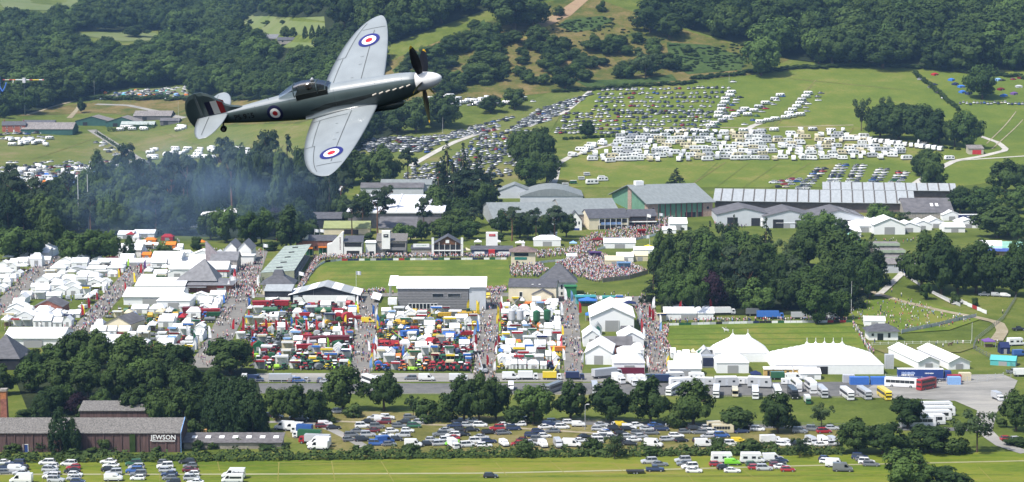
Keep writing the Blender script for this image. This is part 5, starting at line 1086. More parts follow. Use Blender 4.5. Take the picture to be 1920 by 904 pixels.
def make_pickup():
    L, hw, zb, zr, zh, ws, wr = CARS_DEF['four-by-four']; b = MB(); loft(b, [(-2.5, ring(.9, .4, .7, 1.08)), (-2.4, ring(.92, .35, .7, 1.12)), (.9, ring(.92, .35, .7, 1.1)), (2.3, ring(.9, .35, .65, 1.0)), (2.5, ring(.8, .4, .6, .85))])
    g = MB(); loft(g, [(-.9, [(-.82, 1.08), (-.8, 1.1), (.8, 1.1), (.82, 1.08)]), (-.75, [(-.82, 1.08), (-.68, 1.7), (.68, 1.7), (.82, 1.08)]), (.55, [(-.82, 1.08), (-.68, 1.7), (.68, 1.7), (.82, 1.08)]), (1.1, [(-.82, 1.08), (-.8, 1.1), (.8, 1.1), (.82, 1.08)])])
    rf = MB(); rf.box(-.8, .6, -.7, .7, 1.69, 1.76); bed = MB(); bed.box(-2.3, -.95, -.75, .75, 1.0, 1.13); w = wheel_mesh(.38, .24)
    return [('body', b.mesh('pickup_body', [paint]), 1, []), ('windows', g.mesh('pickup_windows', [cglass]), 0, []), ('roof', rf.mesh('pickup_roof', [paint]), 1, []), ('load_bed', bed.mesh('load_bed', [trim]), 0, [])] + [('wheel', moved(w, x, y, .38), 0, []) for x in (1.55, -1.5) for y in (-.84, .84)]
PICKUP = make_pickup()
def make_trailer():
    b = MB(); b.prism([(-2.0, .5), (2.0, .5), (2.15, 1.2), (1.9, 2.2), (-2.0, 2.25)], -.95, .95, 'y'); r = MB(); r.box(-2.1, 2.0, -1.0, 1.0, 2.25, 2.36); w = wheel_mesh(.32, .2); v = MB(); v.box(-1.7, 1.6, -.97, .97, 1.55, 1.85); h = MB(); h.box(2.1, 3.2, -.06, .06, .45, .56)
    return [('box', b.mesh('trailer_box', [paint]), 1, []), ('roof', r.mesh('trailer_roof', [white_p]), 0, []), ('vent_slots', v.mesh('vents', [trim]), 0, []), ('drawbar', h.mesh('drawbar', [steel]), 0, [])] + [('wheel', moved(w, x, y, .32), 0, []) for x in (-.45, .4) for y in (-1.0, 1.0)]
TRAILER = make_trailer()

def veh(name, parts, px, py, rz, colour, desc, area, cat, colour2=None, sc=1.0, group=None):
    p = G(px, py); e = spawn(name, parts, p, rz, (sc, sc, sc), PAL.get(colour, colour), PAL.get(colour2, colour2) if colour2 else PAL.get(colour, colour))
    return auto(e, desc, area, cat, group)

# --- cars, gathered first: the 300 that show largest become things, the rest one mass
CARS = []
def car(px, py, rz, kind=None, col=None, area=''):
    CARS.append([px, py, rz, kind or R.choices(list(CARS_DEF), [30, 20, 18, 18, 14])[0], col or car_colour(), area])
A1 = 'in the left-hand columns of the front meadow'
for x, y0, y1, n in ((6, 866, 884, 3), (32, 868, 894, 4), (88, 866, 899, 6), (128, 868, 902, 6), (203, 864, 893, 5), (247, 868, 895, 5), (306, 866, 902, 6), (350, 864, 903, 6)):
    for i in range(n): k = i / max(1, n - 1); car(x + (i % 2) * 3 + R.uniform(-3, 3) + (y0 + k * (y1 - y0) - 864) * .35, y0 + k * (y1 - y0) + 5, math.pi + R.uniform(-.12, .2) if R.random() < .75 else R.uniform(-.1, .2), None, None, A1)
A2 = 'in the right-hand part of the front meadow'
for x, y, k, c, rz in ((1217, 869, 'four-by-four', 'silver', 3.3), (1237, 874, 'saloon car', 'grey', 0.1), (1280, 867, 'four-by-four', 'silver', 3.3), (1284, 873, 'estate car', 'grey', 3.2), (1293, 879, 'four-by-four', 'white', 3.3), (1301, 886, 'saloon car', 'white', -.1), (1343, 874, 'hatchback', 'red', .1), (1357, 880, 'hatchback', 'black', .15), (1373, 886, 'saloon car', 'white', -.05), (1411, 874, 'hatchback', 'green', .1), (1416, 880, 'hatchback', 'red', .1), (1433, 882, 'four-by-four', 'silver', 0), (1455, 862, 'hatchback', 'white', .1), (1464, 867, 'hatchback', 'dark blue', .1), (1458, 872, 'estate car', 'black', .1), (1456, 876, 'hatchback', 'maroon', .1), (1466, 879, 'saloon car', 'white', 0), (1477, 884, 'hatchback', 'red', 0), (1548, 864, 'hatchback', 'dark blue', -.3), (1552, 869, 'estate car', 'white', -.3), (1612, 861, 'four-by-four', 'dark blue', -.25), (1617, 865, 'hatchback', 'grey', -.25), (1625, 870, 'four-by-four', 'white', -.2), (1633, 874, 'estate car', 'grey', -.1), (920, 896, 'hatchback', 'black', 0)):
    car(x, y, rz, k, c, A2 if x > 1000 else 'alone on the track across the front meadow')
A3 = 'in the crowded car park behind the meadow hedge'
for x0, y0, x1, y1, n, m in ((652, 828, 700, 786, 6, 2), (704, 836, 768, 786, 7, 2), (800, 836, 862, 792, 6, 2), (878, 838, 960, 792, 7, 2), (968, 836, 1040, 796, 6, 2), (1090, 830, 1130, 800, 5, 2), (1160, 828, 1230, 800, 5, 2), (1250, 828, 1300, 806, 4, 2), (555, 785, 600, 774, 3, 2), (1120, 822, 1165, 800, 4, 2), (1315, 830, 1335, 812, 3, 2), (830, 834, 900, 800, 5, 1)):
    for i in range(n):
        for j in range(m):
            if R.random() < .92: car(x0 + (x1 - x0) * i / (n - 1) + j * 27 + R.uniform(-3, 3), y0 + (y1 - y0) * i / (n - 1) + R.uniform(-1, 1), R.choice((.1, .1, 3.2, .25)) + R.uniform(-.12, .12), None, None, A3)
for x in range(1180, 1580, 24):
    if R.random() < .55: car(x, 836 + R.uniform(-1, 1), R.uniform(-.3, .3), None, None, A3)
for x, y in ((508, 782), (520, 784), (560, 786), (605, 802), (625, 805), (1888, 826), (1906, 827), (1390, 812), (1420, 808), (1500, 812), (1525, 808), (1545, 812), (1560, 806)): car(x, y, R.uniform(-.3, .3), None, None, A3 if x < 1700 else 'beside the lane at the right edge')
for x, y in ((770, 712), (545, 716), (560, 717), (575, 715), (600, 716), (612, 718), (628, 716), (660, 714), (705, 712), (640, 716)): car(x, y, R.choice((0, 1.5, 3.1)) + R.uniform(-.2, .2), None, None, 'parked along the front of the trade stands')
NEAR = len(CARS)
def lot(poly, nx, ny, area, rz, drop=.1, jx=2, jy=1.2, skew=0):
    """rows filling a field outline; poly = four photo corners: near left, near right, far right, far left"""
    a, b, c, d = [np.array(p, float) for p in poly]
    for j in range(ny):
        v = j / max(1, ny - 1)
        for i in range(nx):
            if R.random() < drop: continue
            u = (i + R.uniform(-.18, .18)) / max(1, nx - 1); p = (a * (1 - u) + b * u) * (1 - v) + (d * (1 - u) + c * u) * v
            car(p[0] + R.uniform(-jx, jx) + skew * v, p[1] + R.uniform(-jy, jy), rz + R.uniform(-.15, .15) + (math.pi if R.random() < .35 else 0), None, None, area)
HB = 'in the dense rows of the hillside car field'
lot([(1045, 250), (1330, 250), (1330, 214), (1060, 214)], 36, 6, HB, 1.2)
lot([(1115, 207), (1345, 210), (1365, 166), (1130, 170)], 27, 6, HB, 1.2)
lot([(690, 284), (800, 286), (842, 256), (700, 262)], 18, 7, HB, .9)
lot([(835, 264), (925, 246), (960, 222), (850, 250)], 14, 5, HB, .9)
lot([(950, 248), (1030, 226), (1110, 178), (1010, 208)], 18, 6, HB, .9)
lot([(790, 352), (955, 330), (1000, 245), (900, 256)], 17, 15, HB, 1.2, .16)
lot([(745, 352), (805, 352), (830, 306), (775, 316)], 7, 7, HB, 1.2, .12)
HC_ = 'in the neat columns above the long sheds'
for x0, x1, y0, y1, n in ((1455, 1490, 344, 338, 3), (1466, 1488, 352, 342, 3), (1505, 1540, 355, 318, 9), (1556, 1578, 352, 312, 9), (1594, 1612, 352, 312, 9), (1632, 1655, 354, 320, 8), (1672, 1692, 354, 326, 7)):
    for i in range(n):
        k = i / (n - 1)
        for dx in (-6, 7): car(x0 + (x1 - x0) * k + dx, y0 + (y1 - y0) * k, R.choice((.2, 3.3)) + R.uniform(-.1, .1), None, None, HC_)
for i in range(20): car(1800 + i * 6.5, 195 + R.uniform(-2, 2), 1.4, None, None, 'in the row below the tents on the right-hand hill')
for x0, x1, y0, y1, n in ((1355, 1375, 218, 184, 8), (1428, 1460, 205, 182, 4), (1500, 1535, 210, 176, 6), (1335, 1390, 240, 205, 8), (1395, 1440, 235, 195, 6)):
    for i in range(n): k = i / (n - 1); car(x0 + (x1 - x0) * k + R.uniform(0, 14), y0 + (y1 - y0) * k, .2 + R.uniform(-.2, .2), None, None, 'among the trailers on the upper hillside')
for x, y in ((1375, 155), (1725, 150), (1745, 165), (1760, 175), (1752, 160), (1770, 185), (1900, 150), (1880, 152)): car(x, y, .3, None, None, 'parked alone on the upper hillside')
HL = 'in the camp field at far left'
lot([(0, 372), (150, 372), (200, 332), (0, 332)], 20, 8, HL, .4, .2, 4, 3)
lot([(0, 332), (270, 326), (275, 312), (0, 318)], 26, 4, HL, .4, .3, 4, 3)
lot([(0, 330), (272, 324), (275, 304), (0, 308)], 30, 4, HL, .4, .25, 3, 2)
lot([(0, 262), (90, 258), (80, 250), (0, 254)], 12, 2, 'in the yard of the hill farm', .4, .25)
lot([(180, 270), (215, 292), (222, 290), (190, 268)], 5, 2, 'in the row beside the farm drive', .2, .1)
lot([(180, 186), (350, 184), (352, 166), (230, 174)], 30, 5, 'in the crowded camp field under the far wood', .4, .3, 3, 2)
lot([(850, 200), (1000, 192), (985, 182), (830, 190)], 16, 3, 'in the small field beyond the propeller', .4, .4)
lot([(640, 300), (690, 285), (700, 262), (650, 275)], 6, 4, HB, .9, .2)
lot([(330, 440), (420, 430), (420, 415), (340, 420)], 8, 3, 'among the smoky trees', .3, .4)
CP = GA([c[0] for c in CARS], [c[1] for c in CARS])
order = sorted(range(len(CARS)), key=lambda i: CP[i][1])
CARMASS = []
for n, i in enumerate(order):
    px, py, rz, kd, col, area = CARS[i]; p = CP[i]
    if n >= 300: CARMASS.append((p, rz, kd, col)); continue
    parts, one, low = CARP[kd]
    if i < NEAR: o = spawn('parked_car', parts, p, rz, (1, 1, 1), PAL[col])
    else: o = ob('parked_car', one, None, p, rz, 1.12, PAL[col])
    auto(o, col + ' ' + kd, area, 'car', 'cars parked ' + area)
def joined(name, items, label, cat, mat):
    """items = (position, turn, scale, builder, [colour of each material slot]); all of it one mass"""
    V, T, Cc = [], [], []; off = 0; cache = {}
    for p, rz, s, b, cols in items:
        if id(b) not in cache:
            tris, mi = [], []
            for f, m in zip(b.f, b.m):
                for k in range(1, len(f) - 1): tris.append((f[0], f[k], f[k + 1])); mi.append(m)
            cache[id(b)] = (np.array(b.v, float), np.array(tris), np.array(mi))
        v, t, mi = cache[id(b)]; c, s_ = math.cos(rz), math.sin(rz); w = v * s
        V.append(np.stack([w[:, 0] * c - w[:, 1] * s_ + p[0], w[:, 0] * s_ + w[:, 1] * c + p[1], w[:, 2] + p[2]], 1)); T.append(t + off); off += len(v); Cc.append(np.array(cols)[mi])
    me = np_mesh(name, np.concatenate(V), np.concatenate(T), mat); a = me.attributes.new('col', 'FLOAT_COLOR', 'FACE'); cc = np.concatenate(Cc); a.data.foreach_set('color', np.concatenate([cc, np.ones((len(cc), 1))], 1).astype(np.float32).ravel())
    return stuff(ob(name, me), label, cat)
mass_paint = attr_mat('mass_paint', .35, .5)
GL_, TY_ = (.03, .035, .04), (.02, .02, .02)
joined('parked_cars', [(p, rz, 1.15, CARP[kd][2], [PAL[col], GL_, TY_]) for p, rz, kd, col in CARMASS], 'hundreds of small parked cars filling the far hillside fields', 'cars', mass_paint)

# --- vans and lorries near by
for x, y, rz, P_, col, c2, desc, sc in ((533, 806, 2.9, VAN, 'white', None, 'white panel van', 1.1), (550, 808, 2.9, VAN, 'white', None, 'white panel van', 1.1), (566, 813, 2.95, LORRY, 'white', 'blue', 'white lorry with dark blue box body', .8), (576, 822, 2.95, LORRY_L, 'white', 'green', 'white lorry with dark green box body', .75), (590, 832, 2.95, LORRY_L, 'red', 'silver', 'red lorry with long silver box body', .8), (598, 838, 2.95, VAN, 'white', None, 'white panel van', 1.25), (597, 843, 2.95, VAN, 'white', None, 'white panel van', 1.1), (610, 800, .1, VAN_S, 'white', None, 'small white van', 1), (722, 832, .4, VAN, 'blue', None, 'blue van', 1), (850, 840, -1.2, LORRY, 'white', 'white', 'white box lorry', .75),
        (1018, 838, -1.3, VAN_S, 'white', None, 'small white van', 1.1), (1046, 838, -1.4, VAN, 'silver', None, 'silver van', 1), (1072, 838, -.2, VAN, 'white', None, 'white panel van', 1), (1225, 838, -.3, VAN, 'white', None, 'white panel van', 1), (1320, 838, 0, VAN, 'white', None, 'white panel van', 1), (1444, 832, .15, LORRY, 'white', 'white', 'white box lorry', .75), (1474, 834, .1, VAN_S, 'white', None, 'small white van', 1), (1522, 834, -1.2, VAN, 'silver', None, 'silver van', 1), (1544, 834, -1.3, VAN, 'white', None, 'white panel van', 1), (1562, 834, -1.3, VAN, 'silver', None, 'silver van', .95), (1180, 806, 0, VAN_S, 'white', None, 'small white van', 1), (1385, 832, 0, VAN_S, 'yellow', None, 'small yellow van', 1), (945, 836, -1.2, VAN_S, 'white', None, 'small white van', 1), (715, 790, 0, VAN_S, 'white', None, 'small white van', 1), (775, 838, 0, VAN, 'white', None, 'white panel van', .95), (848, 836, 3.1, VAN_S, 'lime green', None, 'small lime green van', .95), (1085, 800, 0, VAN_S, 'white', None, 'small white van', .95), (1165, 800, 0, VAN_S, 'yellow', None, 'small yellow van', .9), (1030, 800, 0, VAN_S, 'dark blue', None, 'small dark blue van', .95)):
    veh('box_lorry' if 'lorry' in desc else 'van', P_, x, y, rz, col, desc, 'in the car park behind the meadow hedge', 'lorry' if 'lorry' in desc else 'van', c2, sc)
AM = 'in the front meadow'
for x, y, rz, P_, col, desc, sc in ((40, 906, 3.1, VAN, 'white', 'white panel van', 1.1), (213, 902, 0.05, VAN_S, 'white', 'white van with dark side picture', 1.1), (1373, 872, 0, VAN_S, 'lime green', 'lime green van', 1), (1448, 866, .1, VAN, 'white', 'white and dark blue van', 1), (1566, 876, -.2, VAN, 'white', 'white panel van', 1), (1580, 884, -.1, VAN, 'grey', 'dark grey panel van', 1), (32, 885, 0, VAN_S, 'white', 'small white van', 1.1)):
    veh('van', P_, x, y, rz, col, desc, AM, 'van', None, sc)
o = veh('van', VAN, 438, 897, math.pi - .02, 'white', 'white panel van lettered Orchard', AM, 'van', None, 1.15); text('Orchard', .8, M('dark_letters', (.03, .03, .05)), o, (-1.3, 1.03, 1.55), math.pi / 2, math.pi)
veh('van', MINIBUS, 436, 905, math.pi, 'white', 'white minibus with side windows', AM, 'minibus', None, .95)
veh('pickup_truck', PICKUP, 1228, 884, 0, 'dark blue', 'dark blue pickup truck', AM, 'pickup'); veh('pickup_truck', PICKUP, 565, 790, .1, 'black', 'black pickup truck', 'in the car park behind the meadow hedge', 'pickup')
p = G(1191, 888); b = MB(); b.box(-2.4, 2.4, -1, 1, .6, .95); w = wheel_mesh(.32, .2)
tag(spawn('flat_trailer', [('deck', b.mesh('deck', trim), 0, [])] + [('wheel', moved(w, x, y, .32), 0, []) for x in (-.4, .4) for y in (-1, 1)], p, .05), 'empty dark flat trailer standing alone on the meadow', 'trailer')
for x, y in ((1356, 868), (1411, 868)): veh('motorhome', MOTORHOME, x, y, 0.05, 'white', 'white motorhome', AM, 'motorhome', None, 1.0)
# --- coaches
AC = 'in the line of coaches along the road'
HP = -math.pi / 2
for x, y, P_, col, desc, rz, sc in ((1343, 742, COACH, 'white', 'white coach with dark windscreen', HP - .12, .9), (1378, 742, MINI, 'cream', 'cream minibus', HP - .08, 1.0), (1416, 744, COACH, 'white', 'white coach with dark windscreen', HP - .1, .9), (1457, 742, COACH, 'white', 'white coach with dark windscreen', HP - .05, .9), (1486, 744, COACH, 'black', 'black-fronted coach', HP + .02, .9), (1541, 742, COACH, 'silver', 'silver coach', HP + .05, .9), (1588, 746, COACH, 'white', 'white coach with dark windscreen', HP + .1, .9), (1620, 745, COACH, 'silver', 'silver coach', HP + .12, .9), (1658, 746, COACH, 'yellow', 'yellow coach', HP + .1, .9), (1115, 734, COACH, 'silver', 'silver coach', HP, .85), (1038, 734, COACH, 'grey', 'dark grey-fronted coach', HP - .5, .85), (1262, 738, COACH, 'white', 'white coach with blue front', HP - .4, .85), (1306, 740, COACH, 'white', 'white coach with dark windscreen', HP - .6, .8), (958, 730, VAN, 'white', 'white van', HP, 1)):
    veh('coach' if P_ is not VAN else 'van', P_, x, y, rz, col, desc, AC, 'coach' if P_ is not VAN else 'van', None, sc)
AY = 'in the gravel coach yard'
veh('coach', COACH, 1690, 726, math.radians(-18), 'white', 'white coach seen side-on', AY, 'coach', None, .95)
veh('double_decker_bus', DECKER, 1737, 730, math.radians(42), 'red', 'red double-decker bus', AY, 'bus', None, .88)
veh('double_decker_bus', DECKER, 1520, 735, HP + .08, 'white', 'white double-decker bus', 'behind the line of coaches', 'bus', None, .95)
veh('double_decker_bus', DECKER, 694, 727, math.radians(-60), 'white', 'white double-decker bus', 'at the foot of the avenue by the roadside trees', 'bus', None, .95)
veh('double_decker_bus', DECKER, 1493, 732, HP + .1, 'white', 'white coach with high roof', 'behind the black-fronted coach', 'coach', None, .85)
veh('box_lorry', LORRY, 1514, 756, HP, 'green', 'green and white lorry', 'in front of the line of coaches', 'lorry', 'white', .7)
veh('box_lorry', LORRY, 1870, 750, HP + .2, 'white', 'white lorry with rounded drum', 'on the gravel at the yard mouth', 'lorry', 'silver', .75)
for i, (x, y) in enumerate(((1752, 772), (1757, 780), (1750, 788), (1738, 796), (1720, 800))): veh('coach', COACH, x, y, math.radians(4), 'white', 'white coach parked side-on', 'behind the round tree by the yard', 'coach', None, .95)
for x, y in ((1355, 812), (1345, 806)): veh('coach', MINI, x, y, 0, 'cream', 'cream minibus parked side-on', 'behind the roadside bushes', 'minibus', None, 1)
# --- caravans on the hill; the largest 300 are things
CV = []
def carav(px, py, rz, area, col='white'): CV.append((px, py, rz, area, col))
AK = 'in the packed caravan field on the hill'
for j in range(9):
    y = 300 - j * 6.4; x0, x1 = 1110 + j * 4 + (28 if j > 3 else 0), (1690, 1690, 1700, 1690, 1640, 1640, 1620, 1600, 1580)[j]
    x = x0
    while x < x1:
        if R.random() < .9: carav(x + R.uniform(-3, 3), y + R.uniform(-2, 2) - (x - 1400) * .012, R.choice((.1, 3.2, 1.5)) + R.uniform(-.3, .3), AK, R.choice(('white', 'white', 'white', 'cream', 'silver')))
        x += R.uniform(15, 22)
for i in range(16): carav(1598 + i * 11, 262 + i * 1.4, 1.2 + R.uniform(-.2, .2), AK)
for i in range(10): carav(1070 + i * 7 + R.uniform(-6, 6), 292 - i * 2.6 + R.uniform(-5, 5), R.uniform(0, 3), AK)
for x0, x1, y0, y1, n in ((1345, 1370, 222, 176, 8), (1400, 1462, 218, 182, 6), (1480, 1518, 216, 178, 7), (1425, 1500, 232, 218, 6), (1330, 1400, 240, 208, 7)):
    for i in range(n): k = i / (n - 1); carav(x0 + (x1 - x0) * k + R.uniform(-3, 3), y0 + (y1 - y0) * k, .15 + R.uniform(-.15, .15), 'in the trailer columns on the upper hillside', R.choice(('white', 'silver', 'white')))
for i in range(60): carav(275 + R.uniform(0, 215), 280 + R.uniform(0, 22), R.uniform(0, 3), 'in the caravan field below the tail of the aircraft')
for i in range(60): carav(R.uniform(0, 270), R.uniform(312, 350), R.uniform(0, 3), 'in the camp field at far left')
for i in range(12): carav(R.uniform(220, 345), R.uniform(240, 246), R.uniform(-.2, .2), 'below the hill farm sheds')
for i in range(18): carav(R.uniform(0, 100), R.uniform(262, 276), R.uniform(0, 3), 'on the field edge at far left')
for i in range(24): carav(R.uniform(800, 995), R.uniform(182, 202), R.uniform(0, 3), 'in the small field beyond the propeller')
for x, y in ((1730, 270), (1510, 300), (1780, 300), (1700, 300), (358, 166), (1130, 340), (1110, 346)): carav(x, y, .3, 'standing apart on the hillside')
VP = GA([c[0] for c in CV], [c[1] for c in CV]); order = sorted(range(len(CV)), key=lambda i: VP[i][1]); MASS = []
for n, i in enumerate(order):
    px, py, rz, area, col = CV[i]
    if n < 290: auto(ob('caravan', CARAVAN1, None, VP[i], rz, R.uniform(1.15, 1.4), PAL[col]), col + ' caravan', area, 'caravan', 'caravans ' + area)
    else: MASS.append((VP[i], rz, 1.2, CARAVANLOW, [PAL[col], GL_, TY_]))
if MASS: joined('far_caravans', MASS, 'remaining tiny white caravans in the far fields at upper left', 'caravans', mass_paint)
# --- trailers and four-by-fours below the hillside track
for x, y, c in ((1090, 338, 'silver'), (1075, 345, 'green'), (1060, 350, 'silver'), (1100, 330, 'silver'), (1128, 336, 'grey')): veh('livestock_trailer', TRAILER, x, y, .2, c, c + ' livestock trailer', 'beside the white track on the hillside', 'trailer')

# ---------------------------------------------------------------- tents, stands and machinery
canvas = tint('canvas', rough=.8, var=.05, spec=.15, scale=.8)
cloth = tint('flag_cloth', rough=.8, var=.05, spec=.1)
mach = tint('machine_paint', rough=.45, var=.12, spec=.4, scale=2)
PAL.update({'pale grey': (.45, .46, .47), 'pale blue': (.25, .42, .7), 'mid blue': (.05, .16, .5), 'navy': (.02, .03, .09), 'pink': (.7, .2, .25), 'purple': (.15, .08, .25), 'teal': (.1, .4, .4), 'lime': (.35, .6, .05), 'dark green': (.02, .1, .045), 'brown': (.2, .11, .06), 'mustard': (.6, .36, .03)})
def tent_parts(kind):
    """unit tent: 1 wide, 1 deep (front at y 0), 1 high"""
    t = .02; P_ = []
    if kind == 'gx':
        P_ = [('roof', MB().prism([(-.02, .58), (.5, 1), (1.02, .58), (1.02, .6), (.5, 1.03), (-.02, .6)], -.51, .51, 'x'), 1), ('wall', MB().prism([(0.01, 0), (.99, 0), (.99, .6), (.5, .98), (.01, .6)], -.49, .49, 'x'), 1)]
    elif kind == 'gy':
        P_ = [('roof', MB().prism([(-.52, .58), (0, 1), (.52, .58), (.52, .6), (0, 1.03), (-.52, .6)], -.01, 1.01, 'y'), 1), ('wall', MB().prism([(-.49, 0), (.49, 0), (.49, .6), (0, .98), (-.49, .6)], .01, .99, 'y'), 1)]
    elif kind == 'hip':
        P_ = [('roof', MB().add([(-.51, -.01, .6), (.51, -.01, .6), (.51, 1.01, .6), (-.51, 1.01, .6), (-.24, .5, 1), (.24, .5, 1)], [(0, 1, 5, 4), (1, 2, 5), (2, 3, 4, 5), (3, 0, 4), (3, 2, 1, 0)]), 1), ('wall', MB().box(-.49, .49, .01, .99, 0, .61), 1)]
    elif kind == 'open':   # canopy on legs
        P_ = [('canopy', MB().add([(-.5, 0, .68), (.5, 0, .68), (.5, 1, .68), (-.5, 1, .68), (-.22, .22, .82), (.22, .22, .82), (.22, .78, .82), (-.22, .78, .82), (0, .5, 1)], [(0, 1, 5, 4), (1, 2, 6, 5), (2, 3, 7, 6), (3, 0, 4, 7), (4, 5, 8), (5, 6, 8), (6, 7, 8), (7, 4, 8)]), 1), ('valance', MB().box(-.505, .505, -.005, 1.005, .6, .685), 1)]
        P_ += [('leg', MB().box(x - .012, x + .012, y - .012, y + .012, 0, .62), 3) for x in (-.48, .48) for y in (.02, .98)]
        P_ += [('table', MB().box(-.35, .35, .3, .6, 0, .26), 4)]
    elif kind == 'awn':    # flat-fronted stand with a fascia board
        P_ = [('roof', MB().box(-.5, .5, 0, 1, .82, .88), 1), ('fascia', MB().box(-.5, .5, -.03, 0, .8, 1.0), 2), ('back_wall', MB().box(-.49, .49, .6, 1, 0, .82), 1)] + [('leg', MB().box(x - .012, x + .012, .01, .04, 0, .82), 3) for x in (-.47, 0, .47)]
    if kind in ('gx', 'gy', 'hip'):
        P_.append(('doorway', MB().box(-.16, .16, -.004 if kind != 'gy' else .004, .012, 0, .46), 5)); 
    mt = {1: [canvas], 2: [cloth], 3: [steel], 4: [M('brown_table', (.2, .13, .08))], 5: [M('tent_shade', (.3, .3, .3), var=.2)]}
    return [(n, b.mesh(n, mt[k]), k if k < 3 else 0, []) for n, b, k in P_]
TENT = {k: tent_parts(k) for k in ('gx', 'gy', 'hip', 'open', 'awn')}
TNAME = {'gx': ('ridge_tent', 'ridge tent'), 'gy': ('gable_tent', 'gable-fronted tent'), 'hip': ('hip_marquee', 'hip-roofed marquee'), 'open': ('pop_up_gazebo', 'pop-up gazebo'), 'awn': ('stand_canopy', 'flat-roofed stand')}
def tent(kind, px, py, w, d, h, col='white', area='', rz=0.0, desc=None, col2=None, metres=False):
    p = G(px, py); q = mpp(p)
    e = spawn(TNAME[kind][0], TENT[kind], p, rz, (w if metres else w * q, d, h), PAL[col], PAL[col2 or R.choice(('mid blue', 'red', 'white', 'green', 'navy'))])
    return auto(e, desc or (col + ' ' + TNAME[kind][1]), area, 'marquee' if kind in ('gx', 'gy', 'hip') else 'stall', None)

# machinery
def tractor_parts():
    big, small = wheel_mesh(.85, .5), wheel_mesh(.55, .38)
    b = MB(); loft(b, [(.2, [(-.4, .8), (-.42, 1.5), (.42, 1.5), (.4, .8)]), (1.6, [(-.36, .8), (-.36, 1.4), (.36, 1.4), (.36, .8)]), (2.0, [(-.3, .85), (-.28, 1.25), (.28, 1.25), (.3, .85)])])
    c = MB(); c.box(-1.1, .3, -.75, .75, 1.2, 2.55, 0, .12, .08); rf = MB(); rf.box(-1.15, .4, -.8, .8, 2.55, 2.75, 0, .08, .08); ch = MB(); ch.box(-1.3, 1.7, -.3, .3, .55, .95); fe = []
    for s in (-1, 1): m = MB(); m.prism([(-1.7, 1.2), (-1.5, 1.7), (-.9, 1.9), (-.2, 1.7), (-.1, 1.5), (-.9, 1.75), (-1.5, 1.5)], s * 1.0 - .28, s * 1.0 + .28, 'y'); fe.append(('mudguard', m.mesh('mudguard', [mach]), 1, []))
    ex = MB(); ex.cyl((.9, .3, 1.4), (.9, .3, 2.5), .06, .06, 6)
    return [('bonnet', b.mesh('bonnet', [mach]), 1, []), ('cab', c.mesh('cab', [cglass]), 0, []), ('cab_roof', rf.mesh('cab_roof', [mach]), 2, []), ('chassis', ch.mesh('chassis', [trim]), 0, []), ('exhaust', ex.mesh('exhaust', [trim]), 0, [])] + fe + [('rear_wheel', moved(big, -.9, s * 1.0, .85), 0, []) for s in (-1, 1)] + [('front_wheel', moved(small, 1.4, s * .85, .55), 0, []) for s in (-1, 1)]
TRACTOR = tractor_parts()
def tipper_parts():
    b = MB(); b.add([(-3, -1.1, 1.1), (3, -1.1, 1.1), (3, 1.1, 1.1), (-3, 1.1, 1.1), (-3.2, -1.25, 2.7), (3.2, -1.25, 2.7), (3.2, 1.25, 2.7), (-3.2, 1.25, 2.7)], [(3, 2, 1, 0), (0, 1, 5, 4), (1, 2, 6, 5), (2, 3, 7, 6), (3, 0, 4, 7), (4, 5, 6, 7)])
    r = MB(); 
    for x in (-2.4, -1.2, 0, 1.2, 2.4): r.box(x - .06, x + .06, -1.3, -1.15, 1.1, 2.7)
    r.box(-3.25, 3.25, -1.32, 1.32, 2.65, 2.76); d = MB(); d.box(2.9, 4.6, -.08, .08, .8, .95); w = wheel_mesh(.55, .4)
    return [('body', b.mesh('tipper_body', [mach]), 1, []), ('ribs', r.mesh('ribs', [mach]), 2, []), ('drawbar', d.mesh('drawbar', [trim]), 0, [])] + [('wheel', moved(w, x, s * 1.05, .55), 0, []) for x in (-.9, .4) for s in (-1, 1)]
TIPPER = tipper_parts()
def tanker_parts():
    b = MB(); pr = [(.95 * math.cos(t), 1.75 + .95 * math.sin(t)) for t in np.linspace(0, 2 * math.pi, 14, endpoint=False)]; loft(b, [(-2.6, [(y * .6, 1.75 + (z - 1.75) * .6) for y, z in pr]), (-2.4, pr), (2.4, pr), (2.6, [(y * .6, 1.75 + (z - 1.75) * .6) for y, z in pr])])
    h = MB(); h.cyl((0, 0, 2.6), (0, 0, 2.95), .35, .35, 8); d = MB(); d.box(-2.4, 4, -.15, .15, .7, .9); w = wheel_mesh(.6, .45)
    return [('tank', b.mesh('tank', [mach]), 1, []), ('hatch', h.mesh('hatch', [steel]), 0, []), ('chassis', d.mesh('tank_chassis', [trim]), 0, [])] + [('wheel', moved(w, x, s * 1.0, .6), 0, []) for x in (-.7, .7) for s in (-1, 1)]
TANKER = tanker_parts()
